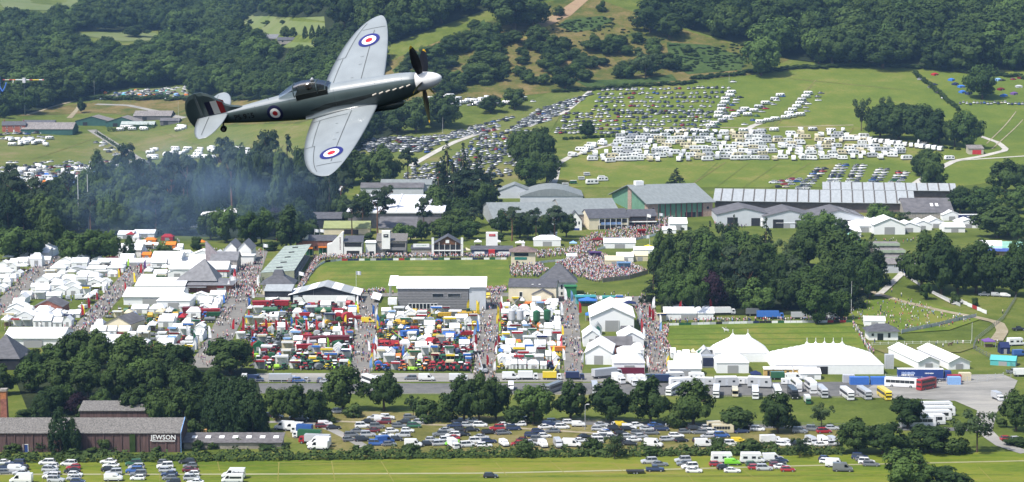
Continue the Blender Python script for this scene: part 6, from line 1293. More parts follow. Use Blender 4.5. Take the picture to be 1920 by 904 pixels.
def implement_parts():
    f = MB(); 
    for y in (-1.6, 0, 1.6): f.box(-.1, .1, y - .9, y + .9, .8, .95)
    for x in (-1.3, -.4, .5, 1.2): f.box(x - .08, x + .08, -2.4, 2.4, .7, .88)
    for y in (-2.3, -1.1, 0, 1.1, 2.3): f.box(-1.4, 1.3, y - .06, y + .06, .75, .86)
    t = MB(); 
    for x in (-1.3, -.4, .5):
        for y in np.linspace(-2.2, 2.2, 9): t.cyl((x, y, .75), (x - .25, y, .02), .05, .03, 4)
    h = MB(); h.prism([(1.2, .8), (2.2, .9), (1.4, 1.9), (1.1, 1.9)], -.12, .12, 'y'); r = MB(); r.cyl((-1.9, -2.3, .35), (-1.9, 2.3, .35), .33, .33, 10); b = MB(); b.box(-.6, .5, -1.8, 1.8, .95, 1.7, 0, .2, .2)
    return [('frame', f.mesh('frame', [mach]), 1, []), ('tines', t.mesh('tines', [trim]), 0, []), ('headstock', h.mesh('headstock', [mach]), 1, []), ('roller', r.mesh('roller', [trim]), 0, []), ('hopper', b.mesh('hopper', [mach]), 2, [])]
IMPL = implement_parts()
def baler_parts():
    b = MB(); b.prism([(-1.8, .5), (1.0, .6), (1.2, 1.6), (.6, 2.4), (-.6, 2.6), (-1.7, 2.2), (-2.1, 1.3)], -1.15, 1.15, 'y'); p = MB(); p.box(1.0, 1.9, -1.2, 1.2, .25, .6); d = MB(); d.box(1.2, 3.4, -.1, .1, .7, .85); g = MB(); g.box(-1.2, .3, -1.17, 1.17, 1.0, 2.0); w = wheel_mesh(.5, .4)
    return [('housing', b.mesh('housing', [mach]), 1, []), ('pickup_reel', p.mesh('reel', [trim]), 0, []), ('drawbar', d.mesh('bdrawbar', [trim]), 0, []), ('side_panel', g.mesh('side_panel', [mach]), 2, [])] + [('wheel', moved(w, -.4, s * 1.15, .5), 0, []) for s in (-1, 1)]
BALER = baler_parts()
def boom_parts():
    b = MB(); b.box(-1.6, 1.4, -.9, .9, .6, 1.3); c = MB(); c.box(-.2, .9, -.85, -.05, 1.3, 2.4, 0, .15, .05); a = MB(); a.cyl((-1.4, .4, 1.4), (3.2, .4, 5.2), .16, .13, 4); k = MB(); k.box(2.9, 3.6, -.5, 1.3, 4.6, 5.4); w = wheel_mesh(.6, .4)
    return [('chassis', b.mesh('bchassis', [mach]), 1, []), ('cab', c.mesh('bcab', [cglass]), 0, []), ('boom', a.mesh('boom', [mach]), 1, []), ('bucket', k.mesh('bucket', [trim]), 0, [])] + [('wheel', moved(w, x, s * .95, .6), 0, []) for x in (-1.1, 1.0) for s in (-1, 1)]
BOOM = boom_parts()
def silo_parts():
    b = MB(); b.cyl((0, 0, 3.0), (0, 0, 6.6), 1.5, 1.5, 14); c = MB(); c.cyl((0, 0, 1.2), (0, 0, 3.0), .25, 1.5, 14); r = MB(); r.cyl((0, 0, 6.6), (0, 0, 7.3), 1.52, .25, 14)
    return [('drum', b.mesh('drum', [mach]), 1, []), ('hopper_cone', c.mesh('cone', [mach]), 1, []), ('cap', r.mesh('cap', [mach]), 1, [])] + [('leg', MB().cyl((1.4 * math.cos(t), 1.4 * math.sin(t), 0), (1.4 * math.cos(t), 1.4 * math.sin(t), 3.2), .07, .07, 5).mesh('leg', [steel]), 0, []) for t in (.8, 2.4, 3.9, 5.5)]
SILO = silo_parts()
MD = {'tractor': (TRACTOR, 'tractor'), 'tipping_trailer': (TIPPER, 'tipping trailer'), 'slurry_tanker': (TANKER, 'slurry tanker'), 'cultivator': (IMPL, 'cultivator'), 'baler': (BALER, 'baler'), 'loader': (BOOM, 'telescopic loader'), 'feed_silo': (SILO, 'feed silo')}
def machine(kind, px, py, col, area, rz=None, sc=1.0, col2=None):
    P_, nm = MD[kind]; p = G(px, py)
    e = spawn(kind, P_, p, R.uniform(0, 6.28) if rz is None else rz, (sc, sc, sc), PAL[col], PAL[col2 or ('white' if kind == 'tractor' and R.random() < .3 else col)])
    return auto(e, col + ' ' + nm, area, nm.split()[-1] if kind != 'tractor' else 'tractor', 'machines ' + area)

# feather flags and poles
def flag_parts(h=5.0):
    p = MB(); p.cyl((0, 0, 0), (0, 0, h), .04, .025, 5); f = MB(); n = 7; vs = []
    for i in range(n + 1):
        z = .9 + (h - .9) * i / n; w = .95 * (1 - (i / n) ** 3) ** .6 + .04; vs += [(0.03, .0, z), (.03 + w, .12 * math.sin(i * 1.1), z)]
    f.add(vs, [(2 * i, 2 * i + 1, 2 * i + 3, 2 * i + 2) for i in range(n)]); b = MB(); b.cyl((0, 0, 0), (0, 0, .08), .3, .3, 8)
    return [('pole', p.mesh('flag_pole', [steel]), 0, []), ('cloth', f.mesh('cloth', [cloth]), 1, []), ('base', b.mesh('base', [trim]), 0, [])]
FLAG = flag_parts()
def big_flag():
    p = MB(); p.cyl((0, 0, 0), (0, 0, 8.5), .07, .05, 6); f = MB(); vs = []
    for i in range(6): x = .05 + i * .42; y = .15 * math.sin(i * 1.3); vs += [(x, y, 6.9 - .05 * i), (x, y, 8.4 - .06 * i)]
    f.add(vs, [(2 * i, 2 * i + 2, 2 * i + 3, 2 * i + 1) for i in range(5)])
    return [('pole', p.mesh('flag_pole', [white_p]), 0, []), ('cloth', f.mesh('cloth', [cloth]), 1, [])]
BIGFLAG = big_flag()
def flag(px, py, col, area, sc=1.0, big=False):
    e = spawn('flagpole' if big else 'feather_flag', BIGFLAG if big else FLAG, G(px, py), R.uniform(-.5, .5) + (math.pi if R.random() < .3 else 0), (sc, sc, sc), PAL[col])
    return auto(e, (col + ' flag on a pole') if big else (col + ' feather flag'), area, 'flag', 'flags ' + area)

LX = [lambda y, l=l: float(np.interp(y, [p[1] for p in l][::-1], [p[0] for p in l][::-1])) for l in AVE]
def edges(k, y):
    """stand block k lies between avenue k-1 and avenue k"""
    q = 125.0 / (y - 15)
    a = LX[k - 1](y) + AW[k - 1] / q / 2 + 2 if k > 0 else -40
    b = LX[k](y) - AW[k] / q / 2 - 2 if k < 7 else 1335
    return a, b
BUSY = []      # photo boxes kept free for the things placed by hand
def keep(x0, x1, y0, y1): BUSY.append((x0, x1, y0, y1))
def free(x, y, w): return not any(x + w / 2 > a and x - w / 2 < b and c < y < d for a, b, c, d in BUSY)
AREA = ['in the stand block at the left edge', 'among the white tents left of the second avenue', 'in the stand block left of the slate hall avenue', 'in the red machinery stands', 'in the machinery stands below the white-roofed stand', 'in the stand block below the cream house', 'in the stand block of the largest marquee', 'in the stand block left of the small ring']

# --- placed by hand
T_ = tent
keep(325, 440, 525, 556); keep(60, 120, 570, 596); keep(195, 250, 598, 626)
T_('gx', 250, 500, 135, 9, 3.6, 'white', 'behind the left white tents', .02, 'very long low white marquee')
T_('gx', 312, 498, 56, 16, 6, 'white', 'left of the slate wedge building', 0, 'big white peaked marquee'); T_('gx', 372, 520, 110, 16, 6.5, 'white', 'behind the slate hall', 0, 'long white-roofed marquee'); T_('gx', 375, 505, 46, 12, 5, 'white', 'beside the grey wedge wall', 0, 'square white tent')
T_('gx', 300, 550, 94, 22, 5.5, 'white', 'left of the slate hall', 0, 'broad white marquee'); T_('gx', 285, 572, 110, 22, 6, 'white', 'left of the slate hall', 0, 'broad white marquee'); T_('hip', 325, 580, 64, 16, 6, 'white', 'in front of the slate hall', 0, 'white hip marquee')
keep(225, 345, 535, 582)
T_('gx', 62, 652, 112, 20, 6, 'white', 'behind the wood at left', 0, 'large white marquee with side door'); keep(0, 125, 615, 655)
T_('gx', 62, 485, 60, 12, 5, 'white', 'at the far left behind the tents'); T_('hip', 68, 500, 22, 6, 6.5, 'white', 'at the far left', 0, 'tall pointed white tent'); T_('gy', 80, 482, 40, 14, 6, 'white', 'under the left trees'); T_('gx', 240, 482, 50, 14, 6, 'white', 'between the left trees'); T_('gx', 270, 446, 40, 10, 4, 'white', 'behind the left tree belt'); T_('gx', 235, 448, 30, 10, 4, 'white', 'behind the left tree belt')
T_('open', 378, 462, 12, 4, 3.4, 'orange', 'under the smoky trees')
for i in range(18): T_(R.choice(('gx', 'open', 'open', 'hip')), R.uniform(215, 350), R.uniform(448, 488), R.uniform(10, 24), R.uniform(4, 7), R.uniform(2.8, 4), R.choice(('white', 'white', 'white', 'red', 'yellow', 'orange')), 'in the small stall field under the left trees')
for i in range(9): T_(R.choice(('gx', 'gy', 'open')), R.uniform(5, 215), R.uniform(490, 497), R.uniform(14, 26), 5, 3.4, 'white', 'in the row below the left trees')
# largest marquee block
T_('gy', 1148, 622, 84, 28, 9.5, 'white', 'in the middle of the stands', -.02, 'largest plain white gabled marquee'); keep(1095, 1205, 575, 625)
T_('gy', 1110, 650, 34, 14, 6, 'white', AREA[6], 0); T_('gy', 1184, 655, 48, 16, 6.2, 'white', AREA[6], 0); T_('gy', 1122, 684, 52, 20, 7, 'white', AREA[6], -.1, 'white gabled marquee with grey front wall'); T_('hip', 1180, 700, 60, 14, 6, 'white', AREA[6], 0, 'white marquee with maroon front band', 'maroon'); T_('hip', 1180, 676, 46, 10, 4.5, 'white', AREA[6]); T_('hip', 1196, 672, 24, 8, 5, 'white', AREA[6]); keep(1095, 1205, 625, 706)
p = G(1180, 701); b = MB(); b.box(-5.2, 5.2, -.5, 0, 0, 2.2); tag(ob('maroon_bar_front', b.mesh('bar_front', M('maroon_cloth', (.12, .01, .03))), None, p), 'maroon bar front below the white hip marquee by the lorries', 'stall')
e = building('brick_shop_range', 'long low brick range with dark roof between white tents', 1152, 664, 66, 8, 3.4, 2.4, 'gx', brick, sheet_d, win=[(-.2, .3, 1.4, 2), (.25, .3, 1.4, 2)]); done(e)
e = building('timber_cabin', 'small brown timber cabin with dark roof among the white tents', 1176, 636, 20, 5, 3.2, 1.4, 'gx', timber, sheet_d); done(e)
p = G(1121, 628); b = MB(); b.prism([(-1.6, 0), (1.6, 0), (1.6, 2.6), (0, 4.6), (-1.6, 2.6)], 0, 5, 'y'); b.prism([(-1.0, 0), (1.0, 0), (1.0, 2.4), (0, 3.6), (-1.0, 2.4)], -.06, 0, 'y', 1); tag(ob('arched_greenhouse', b.mesh('arched_greenhouse', [M('grey_frame', (.3, .32, .33)), M('dark_green_glass', (.03, .12, .1))]), None, p), 'pointed dark green arched greenhouse beside the tents', 'greenhouse')
T_('open', 1108, 603, 20, 5, 4, 'mid blue', 'left of the largest marquee', 0, 'bright blue gazebo')
# right-hand marquees
def pole_marquee(label, px, py, wpx, d, peaks, hw=3.2, hp=9.5):
    p = G(px, py); q = mpp(p); w = wpx * q; n = 60; m = 14; vs = []; ps = np.linspace(-w / 2 + d * .48, w / 2 - d * .48, peaks)
    for i in range(n + 1):
        for j in range(m + 1):
            x = -w / 2 + w * i / n; y = d * j / m
            ed = min((x + w / 2), (w / 2 - x), d * .5 - abs(y - d / 2)) / (d * .5); ed = max(0, min(1, ed))
            z = hw + (hp * .9 - hw) * (ed ** .9)
            for c in ps: r = math.hypot(x - c, y - d / 2); z = max(z, hw + (hp - hw) * (1.0 - r * .22) if r < 6 else 0)
            vs.append((x, y, z))
    fs = [(i * (m + 1) + j, (i + 1) * (m + 1) + j, (i + 1) * (m + 1) + j + 1, i * (m + 1) + j + 1) for i in range(n) for j in range(m)]
    r = MB(); r.add(vs, fs); parts = [('roof', r.mesh('roof', [canvas]), 1, []), ('side_wall', MB().box(-w / 2 + .1, w / 2 - .1, .1, d - .1, 0, hw - .02).mesh('side_wall', [canvas]), 1, [])]
    for c in ps: parts.append(('king_pole', MB().cyl((c, d / 2, 0), (c, d / 2, hp + 1.1), .12, .08, 6).mesh('king_pole', [canvas]), 1, []))
    parts.append(('doorway', MB().box(-w * .12, -w * .02, -.02, .12, 0, hw * .85).mesh('doorway', [dark_in]), 0, []))
    return tag(spawn('pole_marquee', parts, p, 0, (1, 1, 1), PAL['white']), label, 'marquee')
pole_marquee('white two-peaked pole marquee left of the long marquee by the small ring', 1392, 679, 106, 15, 2)
pole_marquee('huge white five-peaked pole marquee beside the small ring', 1556, 702, 206, 26, 5)
AR = 'below the small ring'
T_('hip', 1374, 700, 62, 12, 6, 'white', AR, 0, 'white hip marquee with blue front'); T_('gx', 1285, 706, 62, 10, 4.5, 'white', AR); T_('gx', 1290, 688, 50, 9, 4, 'white', AR); T_('open', 1282, 682, 12, 4, 3.5, 'teal', AR); T_('open', 1317, 676, 16, 4, 4, 'dark green', AR); T_('gy', 1323, 678, 22, 8, 4.6, 'silver', AR, 0, 'grey trailer stage'); T_('open', 1418, 714, 20, 4.5, 3.2, 'navy', AR); T_('gx', 1520, 712, 40, 7, 3.4, 'white', AR)
p = G(1328, 690); b = MB(); b.box(-2.2, 2.2, 0, 4, .2, 4.2); d = MB(); d.box(-1.9, 1.9, -.05, 0, .5, 3.6); tag(spawn('stage_trailer', [('box', b.mesh('stage_box', [steel]), 0, []), ('opening', d.mesh('stage_opening', [M('dark_blue_inside', (.015, .02, .05))]), 0, [])], p), 'open grey stage trailer with dark opening beside the small ring', 'stage')
for i, x in enumerate((1441, 1458, 1477, 1498)):
    p = G(x, 706); b = MB(); b.box(-1.5, 1.5, 0, 2.6, 0, 2.4); r = MB(); r.prism([(-.2, 2.4), (2.8, 2.8), (2.8, 2.95), (-.2, 2.55)], -1.7, 1.7, 'x'); dd = MB(); dd.box(-.4, .4, -.04, 0, .1, 1.9)
    auto(spawn('ticket_kiosk', [('hut', b.mesh('hut', [M('ochre_boards', (.55, .36, .13), var=.15, scale=1)]), 0, []), ('roof', r.mesh('kroof', [white_p]), 0, []), ('door', dd.mesh('kdoor', [dark_in]), 0, [])], p), 'ochre timber kiosk', 'in front of the five-peaked marquee', 'kiosk')
for x, y in ((1742, 692), (1799, 693)):
    p = G(x, y); q = mpp(p); w = 46 * q; e = spawn('long_awning_tent', [(n_, m_, t_, s_) for n_, m_, t_, s_ in TENT['gy']], p, .17, (8.0, 30, 4.4), PAL['white'], PAL['white']); auto(e, 'long narrow white tent running uphill', 'behind the blue articulated lorry', 'marquee')
T_('gx', 1640, 612, 40, 6, 3.6, 'white', 'behind the small white pavilion', -.1); T_('open', 1856, 652, 22, 5, 3.4, 'purple', 'by the fence at right'); T_('gx', 1880, 686, 48, 6, 3.2, 'teal', 'by the right-hand fence', -.35, 'long teal-roofed shelter')
# market tents above the knoll wood
AT = 'in the white market row above the knoll wood'
for x, y, w, d, h in ((1620, 436, 54, 20, 6), (1668, 440, 60, 26, 9), (1705, 436, 44, 16, 5.5), (1730, 432, 36, 16, 5.5), (1755, 428, 34, 16, 5.5), (1790, 436, 40, 14, 5), (1816, 428, 40, 14, 5), (1785, 414, 36, 12, 5.5), (1640, 425, 50, 14, 5), (1600, 445, 30, 14, 5), (1450, 425, 46, 14, 6), (1475, 428, 40, 14, 5), (1530, 440, 40, 14, 6), (1420, 420, 30, 12, 4)): T_(R.choice(('gx', 'gy', 'hip')), x, y, w, d, h, 'white', AT)
p = G(1602, 452); b = MB(); b.prism([(-3.5, 0)] + [(3.5 * -math.cos(t), 3.6 * math.sin(t)) for t in np.linspace(.2, 2.94, 9)] + [(3.5, 0)], 0, 10, 'y'); tag(ob('poly_tunnel', b.mesh('poly_tunnel', M('pale_green_sheet', (.25, .5, .4))), None, p), 'pale green round-topped tunnel shelter in the knoll trees', 'shelter')
# stalls at the head of the avenues and by the crowd bank
AB = 'by the crowd bank'
for k, x, y, w, d, h, c, c2 in (('awn', 1098, 572, 40, 5, 4.2, 'teal', 'teal'), ('open', 1102, 575, 34, 5, 3.8, 'mid blue', None), ('awn', 1142, 572, 26, 4, 4, 'teal', 'teal'), ('open', 1156, 574, 14, 4, 3.6, 'red', None), ('gx', 1166, 576, 24, 4, 3.4, 'white', None), ('open', 1180, 578, 26, 5, 3, 'navy', None), ('awn', 1170, 506, 26, 4, 4, 'pale blue', 'pale blue'), ('gx', 1152, 500, 36, 5, 5, 'cream', None), ('gx', 1172, 492, 32, 6, 4.6, 'white', None), ('gx', 1200, 490, 30, 6, 4.6, 'cream', None), ('awn', 1116, 484, 24, 4, 3.4, 'purple', 'purple'), ('gx', 1072, 486, 20, 3, 2.6, 'white', None), ('gx', 1162, 466, 60, 8, 5, 'white', None), ('awn', 1148, 460, 30, 4, 4.4, 'white', 'navy'), ('open', 1122, 458, 24, 5, 3.6, 'maroon', None), ('awn', 1203, 443, 16, 4, 4, 'red', 'red'), ('open', 1075, 464, 14, 4, 3.4, 'pale blue', None), ('hip', 1026, 462, 52, 10, 5.5, 'white', None), ('gx', 1030, 450, 30, 10, 6, 'white', None), ('gx', 1145, 428, 40, 8, 6, 'white', None), ('open', 1216, 470, 16, 4, 3, 'yellow', None), ('gx', 1208, 476, 40, 6, 3.4, 'white', None), ('gx', 1272, 432, 34, 12, 6.5, 'white', None), ('gx', 1255, 438, 26, 8, 3.4, 'white', None), ('open', 975, 463, 18, 4, 3.2, 'white', None), ('open', 896, 462, 14, 4, 3.6, 'white', None), ('open', 932, 462, 14, 4, 3.6, 'white', None), ('open', 874, 478, 16, 4, 3.6, 'cream', None), ('awn', 605, 478, 16, 4, 4.5, 'dark green', 'orange'), ('awn', 580, 480, 14, 4, 4.5, 'dark green', 'orange')):
    T_(k, x, y, w, d, h, c, AB if x > 1040 else 'beside the main ring', 0, None, c2)
# ring corner tent with fascia beside the small ring
T_('gx', 1292, 600, 94, 9, 4.6, 'white', 'at the top of the small ring', 0, 'long open-fronted white tent with blue band'); T_('awn', 1241, 604, 18, 5, 3.4, 'cream', 'at the top of the small ring')
# --- machinery and stands in rows
def pick_item(k, y, x):
    r = R.random()
    if k in (0, 1): return 'tent' if r < .84 else ('van' if r < .93 else 'stall')
    if k == 2: return ('tent' if r < .82 else 'stall') if y < 588 else ('tent' if r < .3 else ('mach' if r < .85 else 'stall'))
    if k == 3: return 'mach' if r < .8 else ('tent' if r < .91 else 'stall')
    if k == 4: return ('mach' if r < .5 else 'tent' if r < .82 else 'stall') if y < 612 else ('mach' if r < .8 else ('tent' if r < .92 else 'stall'))
    if k == 5: return 'tent' if r < .48 else ('stall' if r < .7 else 'mach')
    return 'tent' if r < .8 else 'stall'
def mcol(k, x, y):
    if k == 2: return R.choice(('red', 'maroon', 'dark green', 'grey', 'mid blue', 'mustard'))
    if k == 3: return R.choices(('red', 'maroon', 'dark green', 'grey', 'mid blue', 'mustard', 'silver'), (34, 14, 12, 16, 4, 6, 14))[0] if y < 672 else R.choice(('red', 'dark green', 'lime', 'yellow', 'dark green', 'grey'))
    if k == 4: return R.choice(('red', 'red', 'orange', 'mid blue', 'lime', 'grey')) if y > 640 and x < 800 else (R.choice(('red', 'red', 'dark green', 'navy', 'red')) if y > 645 else R.choice(('yellow', 'mustard', 'dark green', 'mid blue', 'red', 'silver')))
    return R.choice(('red', 'yellow', 'dark green', 'navy', 'orange', 'silver'))
ROWS = {0: (500, 640, 9.5), 1: (494, 640, 8.5), 2: (486, 690, 8.5), 3: (574, 698, 7), 4: (590, 698, 7), 5: (572, 698, 7.5), 6: (570, 580, 9), 7: (672, 676, 9)}
for k, (y0, y1, st) in ROWS.items():
    y = y0
    while y < y1:
        a, b_ = edges(k, y); q = 125.0 / (y - 15)
        if k == 3: a = max(a, 425 if y < 640 else 470)
        x = a + R.uniform(0, 6)
        while x < b_ - 5:
            it = pick_item(k, y, x)
            if it == 'tent':
                kd = R.choice(('gx', 'gx', 'gy', 'hip', 'open')); w = R.uniform(15, 38) if kd != 'open' else R.uniform(12, 18)
                if k > 2: w *= .62
                w = min(w, b_ - x)
                if w > 8 and free(x + w / 2, y, w): T_(kd, x + w / 2, y, w * .96, R.uniform(5, 9) if k < 3 else R.uniform(4, 6), R.uniform(2.7, 4.6) if k < 3 else R.uniform(2.3, 3.6) if kd != 'open' else R.uniform(2.9, 3.6), R.choices(('white', 'cream', 'pale grey', 'pale blue', 'mid blue', 'red', 'dark green'), (80, 5, 4, 2, 3, 3, 2))[0] if kd == 'open' or R.random() < .3 else 'white', AREA[k], R.uniform(-.06, .06))
                x += w
            elif it == 'mach':
                kd = R.choices(('tractor', 'tipping_trailer', 'slurry_tanker', 'cultivator', 'baler', 'loader'), (40, 7, 5, 28, 12, 8))[0] if y < 668 else R.choice(('tractor', 'tractor', 'tractor', 'cultivator', 'baler'))
                w = R.uniform(9, 15)
                if free(x + w / 2, y, w): machine(kd, x + w / 2, y, mcol(k, x, y), AREA[k], R.choice((0, 3.14, -1.4, -1.8, .3)) + R.uniform(-.3, .3), R.uniform(.7, .95))
                x += w
            elif it == 'van':
                if free(x + 10, y, 20): veh('van', R.choice((VAN, VAN_S)), x + 10, y, R.uniform(0, 3), R.choice(('white', 'white', 'silver', 'dark blue')), 'van standing behind the stalls', AREA[k], 'van')
                x += R.uniform(18, 24)
            else:
                w = min(R.uniform(14, 26), b_ - x)
                if w > 8 and free(x + w / 2, y, w): T_('awn', x + w / 2, y, w * .95, R.uniform(3, 5), R.uniform(3, 3.8), R.choice(('white', 'white', 'cream', 'pale grey')), AREA[k], R.uniform(-.05, .05), None, R.choice(('red', 'mid blue', 'green', 'navy', 'yellow', 'white', 'white', 'white', 'white', 'cream', 'maroon', 'pale blue')))
                x += w
            x += R.uniform(0, 3)
        y += st
for x, y, c in ((960, 612, 'silver'), (975, 612, 'silver'), (1006, 614, 'green'), (1026, 612, 'green')): machine('feed_silo', x, y, 'silver' if c == 'silver' else 'dark green', 'in the stand block below the cream house', 0, .95)
# bold machines that catch the eye
for kd, x, y, c, rz, sc, a in (('tipping_trailer', 492, 580, 'red', .1, 1.3, 3), ('tipping_trailer', 525, 578, 'red', 3.1, 1.2, 3), ('slurry_tanker', 507, 590, 'green', 0, 1.2, 3), ('slurry_tanker', 606, 592, 'green', .1, 1.3, 3), ('baler', 655, 603, 'red', .3, 1.5, 3), ('baler', 636, 600, 'red', 0, 1.2, 3), ('tipping_trailer', 594, 648, 'maroon', .5, 1.25, 3), ('tipping_trailer', 634, 648, 'maroon', 0, 1.35, 3), ('cultivator', 718, 652, 'red', 1.3, 1.7, 4), ('cultivator', 735, 652, 'red', 1.6, 1.6, 4), ('loader', 752, 648, 'lime', 3.0, 1.2, 4), ('tipping_trailer', 768, 634, 'mid blue', .5, 1.1, 4), ('cultivator', 842, 634, 'mid blue', 1.5, 1.5, 4), ('baler', 812, 650, 'red', 1, 1.4, 4), ('cultivator', 776, 608, 'mustard', .4, 1.5, 4), ('cultivator', 752, 610, 'mustard', 1, 1.4, 4), ('loader', 1042, 708, 'yellow', 1.0, 1.1, 5), ('loader', 980, 690, 'red', 2.6, 1.1, 5), ('tipping_trailer', 362, 592, 'maroon', 0, 1.3, 2), ('tipping_trailer', 395, 594, 'red', .1, 1.2, 2), ('loader', 905, 700, 'silver', 1.9, 1.3, 5)):
    machine(kd, x, y, c, AREA[a], rz, sc)
for i in range(6): machine('tractor', 812 + i * 13, 694 + (i % 2), 'red', AREA[4], -1.5 + R.uniform(-.1, .1), 1.05); machine('tractor', 820 + i * 12, 680, 'dark green', AREA[4], -1.5, 1.0)
for i in range(8): machine('tractor', 556 + i * 12, 690 + (i % 2), 'dark green' if i % 3 else 'yellow', AREA[3], -1.4 + R.uniform(-.2, .2), 1.0)
for i in range(7): machine('tractor', 560 + i * 13, 676, R.choice(('red', 'grey', 'red')), AREA[3], -1.5, 1.0)
# flags along the avenues
for k in range(1, 7):
    for i in range(15 if k < 5 else 9):
        y = R.uniform(572 if k > 2 else 500, 700 if k > 2 else 600); q = 125.0 / (y - 15); s = R.choice((-1, 1)); x = LX[k](y) + s * (AW[k] / q / 2 + 1)
        flag(x, y, R.choices(('white', 'red', 'yellow', 'mid blue', 'pale blue', 'lime', 'pink', 'purple'), (46, 22, 9, 6, 6, 4, 4, 2))[0], 'along the show avenues', R.uniform(.8, 1.15))
for i in range(9): flag(440 + i * 19, 622 + (i % 3), 'red', 'in the red machinery stands', 1.05)
for i in range(10): flag(R.uniform(340, 400), R.uniform(630, 668), R.choice(('lime', 'green', 'white', 'cream')), 'left of the roadside oak', R.uniform(.9, 1.2))
for i in range(40): flag(R.uniform(430, 1050), R.uniform(590, 692), R.choices(('white', 'red', 'yellow', 'mid blue', 'lime'), (48, 26, 10, 10, 6))[0], 'among the stands', R.uniform(.7, 1.0))
for x, y, c in ((1216, 600, 'red'), (1222, 606, 'red'), (1278, 590, 'red'), (1330, 586, 'red'), (1228, 582, 'white'), (1256, 580, 'white'), (893, 590, 'yellow'), (899, 592, 'yellow'), (932, 600, 'yellow'), (936, 612, 'yellow'), (880, 588, 'yellow'), (672, 580, 'white'), (594, 560, 'red'), (588, 568, 'red'), (755, 562, 'red'), (770, 566, 'navy'), (1070, 570, 'pale blue'), (1058, 566, 'white')): flag(x, y, c, 'at the head of the avenues', 1.2)
for x, y, c in ((668, 547, 'white'), (561, 548, 'white'), (1213, 432, 'white'), (1236, 430, 'white'), (442, 558, 'white'), (494, 492, 'white'), (1218, 474, 'white'), (590, 462, 'white'), (600, 462, 'white')): flag(x, y, c, 'near the main ring', 1.1, True)
# --- lorries and exhibition trailers along the front of the stands
AF = 'along the front of the stands'
for x, y, rz, P_, c, c2, desc, cat, sc in ((1138, 708, .5, LORRY_L, 'silver', 'silver', 'silver articulated trailer lorry', 'lorry', .95), (1186, 722, -1.35, LORRY, 'white', 'white', 'white horse lorry', 'lorry', .9), (1160, 718, -1.2, LORRY, 'white', 'white', 'white horse lorry', 'lorry', .9), (1204, 722, -1.3, LORRY, 'white', 'white', 'white horse lorry', 'lorry', .9), (1238, 718, .0, LORRY_L, 'dark blue', 'dark blue', 'dark blue horse lorry', 'lorry', .85), (1078, 712, 0, LORRY, 'navy', 'navy', 'navy box lorry', 'lorry', .8), (990, 712, 0, LORRY, 'white', 'white', 'white box lorry', 'lorry', .85), (1035, 712, 0, LORRY, 'white', 'yellow', 'white and yellow lorry', 'lorry', .8), (958, 712, 0, VAN, 'white', None, 'white van', 'van', 1.1), (530, 716, 0, LORRY_L, 'silver', 'silver', 'silver box lorry', 'lorry', .8), (458, 716, -1.5, LORRY, 'white', 'white', 'white lorry seen end-on', 'lorry', .7), (800, 714, 0, VAN, 'white', None, 'white van', 'van', 1), (860, 716, 0, LORRY, 'white', 'white', 'white box lorry', 'lorry', .8), (480, 716, 0, VAN, 'dark blue', None, 'dark blue van', 'van', 1), (1355, 590, .1, LORRY_L, 'white', 'white', 'white horse lorry', 'lorry', .9), (1444, 598, 0, LORRY_L, 'mid blue', 'mid blue', 'blue horse lorry', 'lorry', .95), (1415, 592, .1, LORRY, 'grey', 'grey', 'dark grey horse lorry', 'lorry', .9), (1498, 598, 0, LORRY, 'silver', 'silver', 'silver box lorry', 'lorry', .8), (1530, 598, 0, LORRY, 'pale grey', 'pale grey', 'pale box lorry', 'lorry', .7), (1305, 584, 0, LORRY, 'mid blue', 'mid blue', 'blue horse lorry', 'lorry', .7), (1562, 598, 0, VAN, 'white', None, 'white van', 'van', 1), (1330, 584, 0, VAN, 'white', None, 'white van', 'van', 1.1), (1275, 582, 0, VAN, 'white', None, 'white van', 'van', 1.1), (1462, 712, 0, LORRY, 'white', 'green', 'green box lorry', 'lorry', .8), (1490, 713, 0, VAN, 'white', None, 'white van', 'van', 1), (690, 606, 0, VAN, 'yellow', None, 'yellow van', 'van', 1), (915, 560, -1.5, VAN, 'yellow', None, 'yellow van', 'van', 1)):
    veh('box_lorry' if cat == 'lorry' else 'van', P_, x, y, rz, c, desc, AF if y > 690 else ('at the top of the small ring' if x > 1250 else 'in the cross avenue'), cat, c2, sc)
xt = MB(); xt.prism([(-3.4, .5), (3.3, .5), (3.5, 1.1), (3.3, 2.5), (2.9, 2.9), (-3.2, 2.9), (-3.4, 2.6)], -1.2, 1.2, 'y')
XTR = [('body', xt.mesh('exhibition_body', [cwhite]), 1, []), ('roof_trim', MB().box(-3.3, 3.0, -1.22, 1.22, 2.88, 2.98).mesh('roof_trim', [white_p]), 0, []), ('skirt', MB().box(-3.2, 3.2, -1.1, 1.1, .05, .5).mesh('skirt', [trim]), 0, [])]
XTR += [('window', MB().box(x0, x0 + .75, -1.23, -1.19, 1.5, 2.05).mesh('xwindow', [cglass]), 0, []) for x0 in (-2.5, 1.6)] + [('door', MB().box(-.5, .3, -1.24, -1.2, .6, 2.4).mesh('xdoor', [MATS['pale_panel']]), 0, [('handle', MB().box(.12, .2, -1.28, -1.24, 1.4, 1.5).mesh('xhandle', [trim]), 0)])]
for x, y, s in ((1276, 724, 1.1), (1320, 722, 1.0), (1362, 725, 1.15), (1424, 727, 1.15), (1398, 721, .8), (1266, 712, .9), (1478, 721, .7), (1306, 713, .8)):
    e = spawn('exhibition_caravan', XTR, G(x, y), R.uniform(-.22, .22), (s, s, s * R.uniform(.85, 1.1)), PAL[R.choice(('white', 'white', 'pale grey'))]); auto(e, 'large white exhibition caravan', 'in the row behind the coaches', 'caravan')
